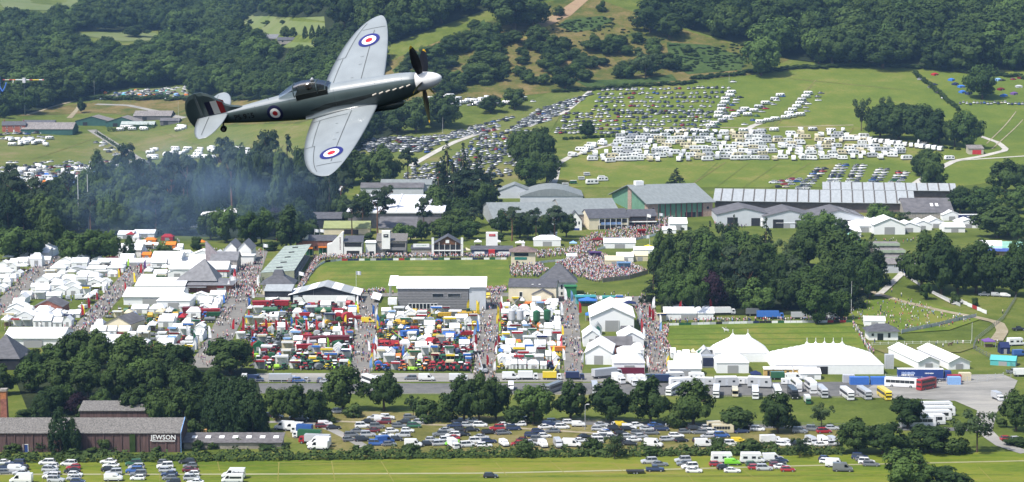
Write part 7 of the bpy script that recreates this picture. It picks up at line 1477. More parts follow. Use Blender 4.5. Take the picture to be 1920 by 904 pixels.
# blue articulated lorry, containers, portable toilets
p = G(1734, 716); b = MB(); b.box(-9, 6.2, 0, 2.5, 1.0, 4.2); c = MB(); c.box(6.6, 9.0, 0, 2.5, .6, 3.6, 0, .2, .05); w = wheel_mesh(.5, .35)
e = tag(spawn('articulated_lorry', [('trailer_body', b.mesh('trailer_body', [blue_p]), 0, []), ('cab', c.mesh('acab', [blue_p]), 0, []), ('white_roof', MB().box(-9.05, 6.25, -.02, 2.52, 4.2, 4.3).mesh('arf', [white_p]), 0, [])] + [('wheel', moved(w, x, y, .5), 0, []) for x in (-7, -5.8, -4.6, 5, 8) for y in (.15, 2.35)], p, -.03), 'long blue articulated lorry with white lettering at the yard fence', 'lorry')
marks(e, -5.6, -.02, 2.9, 4.6, 1.1, M('pale_blue_mark', (.4, .5, .75)), 11); marks(e, -5.8, -.05, 2.3, 4.2, .6, white_p, 8, False, 5); marks(e, 1.4, -.02, 2.9, 3, .5, white_p, 8)
p = G(1821, 416); b = MB(); b.box(-7, 7, 0, 2.5, 1, 4); e = tag(spawn('dark_blue_trailer', [('body', b.mesh('dbt_body', [M('navy_paint', (.02, .03, .12))]), 0, []), ('white_roof_edge', MB().box(-7, 7, -.05, 2.5, 4, 4.3).mesh('dbt_roof', [white_p]), 0, [])] + [('wheel', moved(w, x, .2, .5), 0, []) for x in (-5, -4, 4.5)], p, .04), 'dark blue trailer with white roof edge above the market tents', 'trailer'); marks(e, -.4, -.02, 3.1, 4.6, .8, white_p, 8); marks(e, 4.2, -.02, 2.9, 3, .5, white_p, 5, False, 8)
for x, y, wpx, c, lb in ((1612, 722, 36, 'mid blue', 'blue container below the five-peaked marquee, the left one'), (1648, 722, 30, 'mid blue', 'blue container below the five-peaked marquee, the right one'), (1592, 718, 22, 'silver', 'grey container with orange side below the marquee'), (1668, 692, 16, 'pale grey', 'tall grey container at the end of the five-peaked marquee'), (1790, 718, 26, 'red', 'red and white barrier panel right of the blue lorry'), (1810, 714, 22, 'cream', 'cream cabin right of the blue lorry'), (1790, 722, 24, 'pale blue', 'pale blue panel right of the blue lorry')):
    p = G(x, y); q = mpp(p); b = MB(); b.box(-wpx * q / 2, wpx * q / 2, 0, 2.4, 0, 2.6 if wpx > 20 else 5); r = MB(); [r.box(-wpx * q / 2 + i * .6 + .1, -wpx * q / 2 + i * .6 + .3, -.05, 0, .1, 2.5 if wpx > 20 else 4.9) for i in range(int(wpx * q / .6))]
    tag(spawn('container', [('box', b.mesh('cbox', [mach]), 1, []), ('ribs', r.mesh('cribs', [mach]), 1, [])], p, 0, (1, 1, 1), PAL[c]), lb, 'container')
# camp tents and parked things on the right
for x, y, c in ((1788, 152, 'mid blue'), (1795, 160, 'navy'), (1805, 165, 'mid blue'), (1808, 175, 'mid blue'), (1820, 178, 'navy'), (1875, 152, 'pale blue'), (1880, 170, 'maroon'), (1886, 182, 'mid blue'), (1905, 178, 'purple'), (1912, 165, 'silver'), (1756, 142, 'red'), (1918, 148, 'maroon')): T_('hip', x, y, 12, 4, 2.4, c, 'camping on the right-hand hill', R.uniform(0, 1), c + ' camping tent')
for i in range(22): c = R.choice(('mid blue', 'teal', 'purple', 'orange', 'pale blue', 'green')); T_('hip', R.uniform(190, 350), R.uniform(170, 186), R.uniform(5, 8), 4, 2.2, c, 'in the far camp under the wood', R.uniform(0, 1), c + ' camping tent')
for i in range(24): c = R.choice(('mid blue', 'teal', 'navy', 'orange', 'green', 'pale blue')); T_('hip', R.uniform(0, 230), R.uniform(322, 372), R.uniform(8, 14), 4, 2.4, c, 'in the camp field at far left', R.uniform(0, 1), c + ' camping tent')
AE = 'by the track at the right edge'
for x, y, P_, c, ds, s, rz in ((1905, 648, MOTORHOME, 'white', 'white motorhome', 1, .2), (1885, 557, VAN_S, 'white', 'small white van', 1, -.2), (1868, 556, VAN_S, 'silver', 'small silver van', 1, -.2), (1845, 555, PICKUP, 'grey', 'dark pickup', 1, 3), (1912, 668, VAN, 'blue', 'blue van', 1, .2), (1900, 700, PICKUP, 'grey', 'grey pickup', 1, 0), (1910, 620, PICKUP, 'black', 'black pickup', 1, .2), (1918, 706, LORRY, 'white', 'white lorry', .8, 0)): veh('vehicle' if False else ('motorhome' if P_ is MOTORHOME else 'pickup_truck' if P_ is PICKUP else 'box_lorry' if P_ is LORRY else 'van'), P_, x, y, rz, c, ds, AE, ds.split()[-1], None, s)
T_('gx', 1885, 664, 18, 5, 4, 'navy', AE, 0, 'dark trailer stall')
# --- ring boards and fences
def boards(line, n, area, h=.9, cols=('white', 'white', 'white', 'white', 'white', 'red', 'navy', 'dark green', 'pale grey', 'pale grey', 'black')):
    for i in range(n):
        a = i / n; b2 = (i + .96) / n
        def at(t):
            d = np.concatenate([[0], np.cumsum(np.hypot(*np.diff(np.array(line, float), axis=0).T))]); L_ = np.array(line, float); return G(float(np.interp(t * d[-1], d, L_[:, 0])), float(np.interp(t * d[-1], d, L_[:, 1])))
        A_, B2 = at(a), at(b2); dx, dy = B2.x - A_.x, B2.y - A_.y; L = math.hypot(dx, dy); c = R.choice(cols)
        m = MB(); m.box(0, L, -.03, .03, .1, h); f = MB(); f.box(0, .08, .03, .1, 0, h); f.box(L - .08, L, .03, .1, 0, h)
        e = spawn('advertising_board', [('panel', m.mesh('panel', [mach]), 1, []), ('legs', f.mesh('legs', [steel]), 0, [])], A_, math.atan2(dy, dx), (1, 1, 1), PAL[c]); auto(e, c + ' advertising board', area, 'board', 'boards ' + area)
boards([(592, 504), (606, 493), (640, 489.5), (800, 488), (950, 487)], 34, 'along the back of the main ring', 1.15)
boards([(562, 546), (575, 526), (592, 504)], 10, 'along the stand side of the main ring', 1.0, ('white', 'white', 'pale grey'))
boards([(1250, 612), (1420, 607.5), (1598, 606)], 30, 'along the top of the small ring', 1.25)
boards([(1600, 607), (1615, 632), (1632, 664)], 10, 'along the right end of the small ring', 1.2, ('white', 'white', 'pale grey'))
boards([(1120, 470), (1170, 456), (1230, 442)], 14, 'below the inn crowd', 1.4, ('white', 'white', 'white', 'pale grey'))
boards([(1000, 496), (1030, 492), (1110, 488)], 8, 'beside the commentary box', 1.2, ('white', 'white', 'pale grey'))
boards([(1796, 566), (1822, 578), (1850, 590)], 6, 'beside the bank path', 1.6, ('lime', 'red', 'white', 'white'))
def fence(label, line, h, step, col, rails=2, slat=0):
    L_ = np.array(line, float); P = GA(L_[:, 0], L_[:, 1])[:, :2]; d = np.concatenate([[0], np.cumsum(np.hypot(*np.diff(P, axis=0).T))]); n = int(d[-1] / step)
    e = bpy.data.objects.new('fence', None); C.objects.link(e); tag(e, label, 'fence'); e.location = (P[0, 0], P[0, 1], zat(*P[0])); o0 = e.location; mt = [mach]; pts = []
    for i in range(n + 1):
        t = d[-1] * i / n; x, y = np.interp(t, d, P[:, 0]), np.interp(t, d, P[:, 1]); pts.append(Vector((x, y, zat(x, y))) - o0)
    pm = MB().box(-.07, .07, -.07, .07, -.2, h).mesh('post', mt)
    for p in pts: ob('post', pm, e, p, 0, None, PAL.get(col, col))
    for r in range(rails):
        b = MB()
        for a, c in zip(pts, pts[1:]): zz = h * (r + .7) / (rails + .2); b.cyl(a + Vector((0, 0, zz)), c + Vector((0, 0, zz)), .05, .05, 4)
        ob('rail', b.mesh('rail', mt), e, (0, 0, 0), 0, None, PAL.get(col, col))
    if slat:
        for a, c in zip(pts, pts[1:]):
            b = MB(); b.add([a + Vector((0, 0, .1)), c + Vector((0, 0, .1)), c + Vector((0, 0, h * .95)), a + Vector((0, 0, h * .95))], [(0, 1, 2, 3)]); ob('panel', b.mesh('fpanel', mt), e, (0, 0, 0), 0, None, PAL.get(col, col))
    return e
fence('white rail fence below the small pavilion', [(1635, 648), (1700, 646), (1820, 644)], 1.3, 3, 'white')
fence('grey mesh fence with white panels beside the picnic bank', [(1690, 626), (1760, 612), (1800, 602), (1830, 596)], 1.8, 3, 'pale grey', 2, 1)
fence('dark post fence down the right-hand slope', [(1905, 560), (1880, 600), (1830, 640), (1825, 655), (1870, 680), (1905, 690)], 1.9, 4, 'grey', 3)
fence('grey boarded fence below the crowd bank', [(1130, 530), (1180, 524), (1215, 514)], 2.2, 3, (.25, .23, .2), 1, 1)
fence('tall steel fence along the coach yard', [(1660, 714), (1780, 722), (1850, 716), (1910, 706)], 2.4, 4, 'pale grey', 3)
fence('thin steel fence along the grass verge', [(1040, 790), (1300, 794), (1590, 800)], 1.1, 5, 'grey', 2)
fence('steel railing along the road verge', [(430, 717), (650, 719)], 1.4, 4, 'pale grey', 2)
fence('grey fence beside the knoll path', [(1700, 520), (1740, 547), (1800, 575)], 1.6, 3, 'pale grey', 2, 1)
# lamp posts, floodlight masts and poles
def mast(px, py, hpx, label, arm=0.0, col=steel, r=.12, cat='pole', name='lamp_post'):
    p = G(px, py); h = hpx * mpp(p); b = MB(); b.cyl((0, 0, 0), (0, 0, h), r, r * .6, 8); parts = [('post', b.mesh('post', [col]), 0, [])]
    if arm: a = MB(); a.cyl((0, 0, h), (arm, 0, h + .25), .06, .05, 6); l = MB(); l.box(arm - .4, arm + .4, -.16, .16, h + .15, h + .32); parts += [('arm', a.mesh('arm', [col]), 0, []), ('lamp_head', l.mesh('lamp_head', [white_p]), 0, [])]
    return tag(spawn(name, parts, p), label, cat)
mast(1097, 806, 48, 'tall grey street lamp between the roadside trees', .8, steel, .12, 'lamp'); mast(634, 770, 40, 'street lamp left of the roadside trees at left', .8, steel, .12, 'lamp')
mast(148, 432, 104, 'tall floodlight mast before the left trees, the left of two', 0, M('pale_mast', (.5, .5, .48)), .35, 'mast', 'floodlight_mast'); mast(166, 430, 104, 'tall floodlight mast before the left trees, the right of two', 0, MATS['pale_mast'], .35, 'mast', 'floodlight_mast')
for i, (x, y, h, l) in enumerate(((342, 392, 70, 'wooden pole in the smoky trees'), (177, 182, 32, 'thin pole behind the far camp'), (1596, 586, 60, 'telegraph pole in front of the knoll wood'), (335, 236, 46, 'thin pole beside the aircraft tail'), (1367, 156, 16, 'short pole at the top of the car field'), (1822, 640, 36, 'thin lamp pole on the right-hand slope'), (830, 250, 30, 'pole among the hillside cars'), (497, 432, 70, 'pale pole in front of the dark pines'), (1150, 600, 40, 'thin pole by the largest marquee'), (1160, 640, 40, 'thin pole among the white tents'))): mast(x, y, h, l, 0, MATS['pale_mast'], .12, 'pole', 'utility_pole')
# fairground ride at the far left: a long striped arm on a slim tower in the trees, a blue frame beside it
p = G(47, 216); q = mpp(p); hz = 66 * q; tw = MB(); tw.cyl((0, 0, 0), (0, 0, hz), .5, .35, 6); parts = [('tower', tw.mesh('tower', [M('dark_lattice', (.05, .07, .06))]), 0, [])]
stripes = [('red', -40, -36), ('cream', -36, -28), ('red', -28, -22), ('orange', -22, -16), ('white', -16, -3), ('white', 3, 10), ('red', 10, 16), ('yellow', 16, 28), ('white', 28, 34), ('pink', 34, 37)]
e = spawn('fairground_ride', parts, p); tag(e, 'fairground ride with long red, yellow and white arm above the far left trees', 'ride')
for c, a, b2 in stripes: m = MB(); m.cyl((a * q, 0, hz - .05), (b2 * q, 0, hz - .05), .45, .45, 6); ob('arm_section', m.mesh('arm_section', [mach]), e, (0, 0, 0), 0, None, PAL[c])
m = MB(); m.box(-1.3, 1.3, -1.2, 1.2, hz - 2.6, hz + 1.8); ob('hub', m.mesh('hub', [M('hub_white', (.6, .58, .62))]), e)
m = MB(); m.cyl((-20 * q, 0, hz), (-21 * q, 0, hz - 3), .5, .4, 6); ob('seat_pod', m.mesh('seat_pod', [white_p]), e)
e = spawn('fairground_swing', [('strut', MB().cyl((a * q, 0, z0 * q), (b2 * q, 0, z1 * q), .6, .6, 5).mesh('strut', [M('ride_blue', (.08, .2, .65))]), 0, []) for a, z0, b2, z1 in ((-46, 72, -46, 40), (-46, 54, -41, 44), (-41, 44, -36, 52), (-36, 52, -33, 61), (-46, 48, -46, 0))], p); tag(e, 'bent blue fairground frame at the far left edge', 'ride')

# ---------------------------------------------------------------- people placed
plow = MB(); plow.box(-.17, .17, -.1, .1, 0, .9, 1, .02, 0); plow.box(-.22, .22, -.12, .12, .88, 1.48, 0, .05, .02); plow.box(-.09, .09, -.1, .1, 1.48, 1.72, 2, .01, .01); plow.box(-.09, .09, -.11, .11, 1.7, 1.77, 3, .03, .03)
TOPS = {'white': (.75, .74, .73), 'pale blue': (.3, .42, .62), 'navy': (.03, .04, .1), 'black': (.02, .02, .022), 'red': (.5, .05, .05), 'pink': (.65, .3, .36), 'grey': (.3, .3, .31), 'green': (.08, .2, .08), 'purple': (.2, .1, .28), 'beige': (.5, .42, .32)}
def topc(): return R.choices(list(TOPS), (28, 12, 12, 9, 9, 13, 7, 2, 5, 10))[0]
LEGC = [(.05, .07, .14), (.025, .025, .03), (.3, .25, .16), (.4, .3, .26)]
CR = []
def lane(k, n, y0, y1, spread=.5):
    cl = [(R.uniform(y0, y1), R.uniform(-.4, .4)) for _ in range(max(4, n // 9))]
    for i in range(int(n * .88)):
        y = R.uniform(y0, y1); q = 125.0 / (y - 15); off = R.uniform(-spread, spread)
        if R.random() < .6: c_ = R.choice(cl); y = min(y1, max(y0, c_[0] + R.gauss(0, 1.6))); off = max(-spread, min(spread, c_[1] + R.gauss(0, .1))); q = 125.0 / (y - 15)
        CR.append((LX[k](y) + off * AW[k] * 1.1 / q, y, 0, ['the leftmost avenue', 'the second avenue', 'the avenue by the slate hall', 'the avenue right of the red machinery', 'the avenue below the white-roofed stand', 'the avenue left of the largest marquee', 'the avenue beside the small ring'][k]))
lane(0, 160, 482, 600); lane(1, 380, 480, 645); lane(2, 330, 480, 570); lane(2, 130, 570, 690); lane(3, 170, 556, 712); lane(4, 270, 552, 712); lane(5, 190, 560, 712); lane(6, 360, 575, 712, .55)
def area(poly, n, place, sit=.0):
    xs, ys = [p[0] for p in poly], [p[1] for p in poly]; g = 0
    while g < n:
        x, y = R.uniform(min(xs), max(xs)), R.uniform(min(ys), max(ys))
        if inside(np.array([x]), np.array([y]), poly)[0]: CR.append((x, y, 1 if R.random() < sit else 0, place)); g += 1
area([(445, 552), (490, 552), (488, 505), (462, 505)], 120, 'the avenue by the slate hall')
area([(600, 488), (760, 485), (955, 484), (955, 478), (600, 480)], 620, 'the back of the main ring')
area([(556, 546), (566, 546), (600, 492), (608, 484), (590, 482)], 330, 'the grandstand side of the main ring')
area([(905, 549), (950, 549), (950, 541), (905, 543)], 110, 'the front of the main ring'); area([(672, 552), (722, 552), (722, 545), (680, 546)], 60, 'the front of the main ring')
area([(1040, 500), (1070, 482), (1130, 478), (1205, 505), (1216, 512), (1160, 526), (1120, 530), (1085, 520)], 2300, 'the crowd bank', .45)
area([(956, 496), (1012, 496), (1030, 508), (1010, 520), (956, 520)], 340, 'the crowd bank', .2)
area([(1085, 452), (1110, 440), (1240, 414), (1270, 404), (1262, 420), (1228, 440), (1150, 462), (1090, 470)], 900, 'the crowd below the inns')
area([(1060, 470), (1110, 456), (1118, 476), (1068, 480)], 200, 'the crowd below the inns'); area([(1000, 474), (1060, 466), (1064, 480), (1002, 486)], 150, 'the crowd below the inns')
area([(1594, 572), (1700, 562), (1790, 590), (1830, 602), (1780, 616), (1690, 622), (1594, 604)], 230, 'the picnic bank', .8)
area([(1246, 612), (1256, 612), (1250, 640), (1262, 668), (1248, 668), (1238, 640)], 110, 'the left end of the small ring'); area([(1255, 606), (1590, 603), (1590, 600), (1255, 602)], 130, 'the top of the small ring'); area([(1310, 600), (1340, 598), (1290, 596), (1255, 600)], 60, 'the top of the small ring'); area([(1600, 606), (1640, 664), (1630, 664), (1596, 612)], 40, 'the right end of the small ring')
area([(430, 560), (960, 560), (1210, 566), (1210, 552), (430, 548)], 160, 'the cross avenue'); area([(430, 590), (1050, 590), (1050, 700), (430, 700)], 260, 'the gaps between the stands'); area([(20, 500), (420, 500), (330, 610), (0, 640)], 220, 'the gaps between the left tents')
area([(220, 450), (340, 450), (345, 490), (225, 490)], 110, 'the stalls under the left trees')
area([(1340, 420), (1400, 420), (1400, 428), (1340, 428)], 40, 'the barn doors'); area([(380, 470), (490, 470), (490, 480), (380, 480)], 60, 'the path under the smoky trees'); area([(1590, 448), (1720, 450), (1720, 456), (1590, 456)], 20, 'the market tents')
for x, y in ((1700, 652), (1768, 652), (1835, 644), (1690, 556), (1672, 548), (1880, 588), (1870, 645), (1640, 644), (1755, 648), (1806, 646), (1795, 646)): CR.append((x, y, 0, 'the right-hand paths'))
KP = GA([c[0] for c in CR], [c[1] for c in CR]); order = sorted(range(len(CR)), key=lambda i: KP[i][1]); CM = []
for n, i in enumerate(order):
    x, y, s, pl = CR[i]; t = topc()
    if n < 295:
        o = ob('person', R.choice(PERS['sit' if s else R.choice(('walk', 'walk', 'stand', 'wide'))]), None, KP[i], R.uniform(0, 6.28), R.uniform(.92, 1.06), TOPS[t])
        auto(o, 'person in a %s top' % t, '%s %s' % ('sitting on' if s else 'on' if 'avenue' in pl else 'standing at', pl), 'person', 'people at %s' % pl)
    else: CM.append((KP[i], R.uniform(0, 6.28), R.uniform(.95, 1.1) * (1 if not s else .72), plow, [TOPS[t], R.choice(LEGC), (.5, .3, .22), R.choice(((.06, .04, .03), (.3, .2, .1), (.5, .48, .45)))]))
joined('crowd', CM, 'dense crowd of tiny people on the avenues, ringside and banks', 'crowd', attr_mat('crowd_cloth', .85))
# the grey horse and rider in the small ring, and two ponies being led by the rail
def horse(px, py, rz, col, label, rider=True, sc=1.0):
    J = [(-.75, 0, 1.25, .26, .3), (-.2, 0, 1.2, .28, .32), (.45, 0, 1.25, .27, .33), (.8, 0, 1.55, .15, .2), (1.1, 0, 1.95, .1, .15), (1.25, 0, 2.05, .09, .12), (1.6, 0, 1.8, .07, .08),
         (-.85, .15, .95, .16, .17), (-.75, .15, .62, .08, .09), (-.98, .15, .42, .06, .06), (-.9, .15, .06, .055, .06), (-.85, -.15, .95, .16, .17), (-.65, -.15, .62, .08, .09), (-.85, -.15, .42, .06, .06), (-.75, -.15, .06, .055, .06),
         (.5, .15, .85, .1, .12), (.6, .15, .45, .055, .06), (.55, .15, .06, .05, .05), (.5, -.15, .85, .1, .12), (.45, -.15, .45, .055, .06), (.35, -.15, .08, .05, .05), (-1.05, 0, 1.3, .06, .07), (-1.25, 0, .75, .04, .06), (1.2, .07, 2.2, .025, .03), (1.2, -.07, 2.2, .025, .03)]
    E_ = [(0, 1), (1, 2), (2, 3), (3, 4), (4, 5), (5, 6), (0, 7), (7, 8), (8, 9), (9, 10), (0, 11), (11, 12), (12, 13), (13, 14), (2, 15), (15, 16), (16, 17), (2, 18), (18, 19), (19, 20), (0, 21), (21, 22), (5, 23), (5, 24)]
    me = bpy.data.meshes.new('horse'); me.from_pydata([j[:3] for j in J], E_, []); o = bpy.data.objects.new('horse', me); C.objects.link(o); o.modifiers.new('skin', 'SKIN'); sv = skin_data(me)
    for i, j in enumerate(J): sv[i].radius = j[3:]; sv[i].use_root = (i == 1)
    m = bpy.data.meshes.new_from_object(o.evaluated_get(bpy.context.evaluated_depsgraph_get())); bpy.data.objects.remove(o); m.materials.clear(); m.materials.append(mach)
    h = ob('horse', m, None, G(px, py), rz, sc, col); tag(h, label, 'horse')
    if rider:
        r = ob('person', PERS['sit'][0], None, G(px, py) + Vector((0, 0, 1.2)), rz + math.pi / 2, 1, TOPS['white']); tag(r, 'rider in a white top on the grey horse in the small ring', 'person')
horse(1361, 624, math.pi * .95, (.6, .58, .55), 'pale grey horse trotting in the small ring')
horse(1782, 650, .1, (.1, .06, .04), 'dark pony by the white rail fence, the right one', False, .9); horse(1710, 660, 1.2, (.08, .05, .04), 'dark pony on the worn ring at right', False, .9)

# ---------------------------------------------------------------- the aircraft
ac_shaded = M('shade_toned_paint', (.048, .072, .074), rough=.38, var=.14, scale=1.6, coat=.4, spec=.5)  # aircraft's one blue paint, darkened in colour for the shaded sides
ac_sunlit = M('sheen_toned_paint', (.235, .262, .278), rough=.45, var=.09, scale=1.2, coat=.3, spec=.4)  # same paint made pale: sheen of sun and sky put into the colour
ac_fillet = M('mid_grey_paint', (.07, .09, .1), rough=.4, var=.08, coat=.4)
ac_line = M('panel_gap', (.06, .07, .075)); rblue = M('roundel_blue', (.02, .025, .16), rough=.4); rwhite = M('roundel_white', (.75, .74, .7), rough=.4); rred = M('roundel_red', (.5, .015, .03), rough=.4); rdark = M('dull_blue', (.012, .014, .05), rough=.4); rdred = M('dull_red', (.36, .015, .02), rough=.4)
blade_m = M('blade_black', (.012, .012, .014), rough=.35); tipy = M('blade_yellow', (.65, .38, .02)); spin_m = M('spinner_white', (.62, .62, .6), rough=.3, coat=.5); exh = M('exhaust_steel', (.5, .45, .38), rough=.4)
FS = [(1.72, .36, .355, -.37), (1.5, .385, .40, -.44), (1.1, .42, .455, -.55), (.4, .44, .49, -.63), (-.4, .455, .52, -.68), (-1.2, .46, .55, -.69), (-1.9, .45, .545, -.67), (-2.6, .425, .54, -.62), (-3.4, .37, .50, -.53), (-4.2, .30, .44, -.42), (-5.0, .225, .375, -.30), (-5.8, .15, .31, -.17), (-6.4, .09, .27, -.07), (-6.8, .04, .24, .02)]
def fsec(x):
    xs = [s[0] for s in FS][::-1]; return [float(np.interp(x, xs, [s[k] for s in FS][::-1])) for k in (1, 2, 3)]
def fside(x, z):
    hw, t, b = fsec(x); zc, hh = (t + b) / 2, (t - b) / 2; k = max(0, 1 - abs((z - zc) / hh) ** 2.3); return hw * k ** .46
NS = 28
fus = MB(); sts = []
for x in np.linspace(1.72, -6.8, 44):
    hw, t, b = fsec(x); zc, hh = (t + b) / 2, (t - b) / 2; r_ = []
    for i in range(NS):
        a = 2 * math.pi * i / NS; s, c = math.sin(a), math.cos(a); e_ = .88
        r_.append((hw * math.copysign(abs(s) ** e_, s), zc + hh * math.copysign(abs(c) ** e_, c)))
    sts.append((x, r_))
loft(fus, sts)
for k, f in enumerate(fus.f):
    if len(f) == 4 and (k % NS < 3 or k % NS >= NS - 3) and k < 42 * NS: fus.m[k] = 1       # upper deck: sun and sky sheen painted in as a paler tone
fm = fus.mesh('fuselage', [ac_shaded, ac_sunlit])
ROOT, LE0 = 2.5, .14
def wing_pt(y, fr, up):
    s = min(1, abs(y) / 5.62); c = ROOT * math.sqrt(max(.0008, 1 - s * s)); le = LE0 - (ROOT - c) * .3
    t = (.135 - .07 * s) * c; zt = t * 2.2 * (math.sqrt(max(0, fr)) * .55 - fr * .35 - fr ** 3 * .2)
    return (le - fr * c, y, -.45 + abs(y) * math.tan(math.radians(6)) + (zt if up else -zt * .55))
frs = [0, .01, .03, .07, .13, .22, .33, .46, .6, .75, .88, 1]
def wing_mesh(sgn):
    b = MB(); ys = [.25, .6, 1.0, 1.6, 2.2, 2.8, 3.4, 3.9, 4.4, 4.8, 5.1, 5.35, 5.5, 5.58, 5.615]
    ring_ = [[wing_pt(sgn * y, f, True) for f in frs] + [wing_pt(sgn * y, f, False) for f in frs[-2:0:-1]] for y in ys]; n = len(ring_[0])
    b.v = [p for r in ring_ for p in r]
    for i in range(len(ys) - 1):
        for j in range(n): q = (i * n + j, i * n + (j + 1) % n, (i + 1) * n + (j + 1) % n, (i + 1) * n + j); b.f.append(q if sgn < 0 else q[::-1]); b.m.append(0)
    b.f.append(tuple(range((len(ys) - 1) * n, len(ys) * n))); b.m.append(0)
    return b.mesh('wing', [ac_sunlit])
def smooth(me): me.polygons.foreach_set('use_smooth', np.ones(len(me.polygons), bool)); return me
def on_wing(x, y, off=.012):
    s = min(1, abs(y) / 5.62); c = ROOT * math.sqrt(max(.0008, 1 - s * s)); le = LE0 - (ROOT - c) * .3; fr = min(1, max(0, (le - x) / c)); p = wing_pt(y, fr, True); return (x, y, p[2] + off)
def disc_mesh(fn, r0, r1, mat, n=28):
    b = MB(); k = 4; vs = []
    for j in range(k + 1):
        r = r0 + (r1 - r0) * j / k
        for i in range(n): a = 2 * math.pi * i / n; vs.append(fn(r * math.cos(a), r * math.sin(a)))
    b.add(vs, [(j * n + i, j * n + (i + 1) % n, (j + 1) * n + (i + 1) % n, (j + 1) * n + i) for j in range(k) for i in range(n)]); return b.mesh('ring', [mat])
ac = bpy.data.objects.new('vintage_fighter_aircraft', None); C.objects.link(ac)
tag(ac, 'banking vintage propeller fighter aircraft, shaded slate fuselage, pale sunlit wings and roundels', 'aircraft')
RA = Matrix(((.95706, .10834, -.26887, -5.051), (.16007, .57579, .80178, 5.441), (.24167, -.81039, .53372, -73.437), (0, 0, 0, 1)))
camM = Matrix.Translation((0, 0, HC)) @ Matrix.Rotation(math.pi / 2 - PITCH, 4, 'X')
ac.matrix_world = camM @ RA
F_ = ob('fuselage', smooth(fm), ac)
for sg in (1, -1):
    w = ob('wing', smooth(wing_mesh(sg)), ac); cy = sg * 3.95; cx_ = wing_pt(cy, .42, True)[0]
    for nm, a, b2, m in (('roundel_ring', .29, .43, rblue), ('roundel_ring', .145, .29, rwhite), ('roundel_centre', .001, .145, rred)): ob(nm, disc_mesh(lambda u, v: on_wing(cx_ + u, cy + v, .014), a, b2, m), w)
    def wline(pts, wd=.012):
        b = MB(); P_ = [Vector(on_wing(x, y, .010)) for x, y in pts]
        for a, c in zip(P_, P_[1:]):
            d = (c - a).normalized(); nrm = Vector((-d.y, d.x, 0)) * wd; b.quad(a - nrm, c - nrm, c + nrm, a + nrm)
        ob('panel_line', b.mesh('panel_line', [ac_line]), w)
    wline([(wing_pt(sg * y, .36, True)[0], sg * y) for y in np.linspace(.7, 4.6, 14)]); wline([(wing_pt(sg * y, .80, True)[0], sg * y) for y in np.linspace(3.1, 5.2, 8)], .011)
    wline([(wing_pt(sg * 4.75, f, True)[0], sg * 4.75) for f in np.linspace(.05, .75, 6)], .011); wline([(wing_pt(sg * 3.1, f, True)[0], sg * 3.1) for f in np.linspace(.8, .98, 3)], .011); wline([(wing_pt(sg * .95, f, True)[0], sg * .95) for f in np.linspace(.4, .97, 5)], .011)
    wline([(wing_pt(sg * y, .84, True)[0], sg * y) for y in np.linspace(.95, 3.05, 8)], .010)
    for y, f, l in ((2.4, .42, .12), (2.9, .42, .14), (1.6, .5, .1)):
        wline([(wing_pt(sg * y, f, True)[0], sg * y), (wing_pt(sg * y, f, True)[0] - l, sg * y)], .008)
    # root fillet sweeping into the fuselage
    b = MB(); n = 12; vs = []
    for i in range(n + 1):
        f = i / n; x = LE0 - .02 - f * 2.75; y1 = .42 + .2 * math.sin(min(1, f * 1.25) * 1.57) * (1 - max(0, f - .8) * 3.2); fz = min(1, f * 2.75 / 2.5); wz = wing_pt(y1, min(1, fz), True)[2] + .02; zt = wz + .08 + .1 * math.sin(min(1, f) * 3.14)
        for k in range(6): t = k / 5; z = zt * (1 - t) ** 1.6 + wz * (1 - (1 - t) ** 1.6); ys_ = fside(x, max(z, fsec(x)[2] + .02)) * .97; vs.append((x, sg * (ys_ * (1 - t) ** .8 + max(ys_, y1) * (1 - (1 - t) ** .8)), z))
    b.add(vs, [(i * 6 + k, i * 6 + k + 1, (i + 1) * 6 + k + 1, (i + 1) * 6 + k) for i in range(n) for k in range(5)]); ob('wing_root_fillet', smooth(b.mesh('fillet', [ac_fillet])), ac)
    # tailplane
    b = MB(); ys = [.05, .4, .8, 1.15, 1.4, 1.55, 1.61]; vs = []; fr2 = [0, .04, .15, .35, .6, .85, 1]
    for y in ys:
        s = y / 1.62; c = 1.25 * math.sqrt(max(.004, 1 - s * s * .98)); le = -5.55 - (1.25 - c) * .55
        for f in fr2: vs.append((le - f * c, sg * y, .24 + .045 * math.sin(3.14 * f ** .6) * (c / 1.25)))
        for f in fr2[-2:0:-1]: vs.append((le - f * c, sg * y, .24 - .045 * math.sin(3.14 * f ** .6) * (c / 1.25)))
    n = 2 * len(fr2) - 2
    for i in range(len(ys) - 1):
        for j in range(n): q = (i * n + j, i * n + (j + 1) % n, (i + 1) * n + (j + 1) % n, (i + 1) * n + j); b.f.append(q if sg < 0 else q[::-1]); b.m.append(0)
    b.v = vs; b.f.append(tuple(range((len(ys) - 1) * n, len(ys) * n))); b.m.append(0)
    tp = ob('tailplane', smooth(b.mesh('tailplane', [ac_sunlit])), ac)
    b = MB(); b.box(-6.30, -6.285, min(sg * .15, sg * 1.4), max(sg * .15, sg * 1.4), .286, .29); ob('elevator_hinge_line', b.mesh('hinge', [ac_line]), tp)
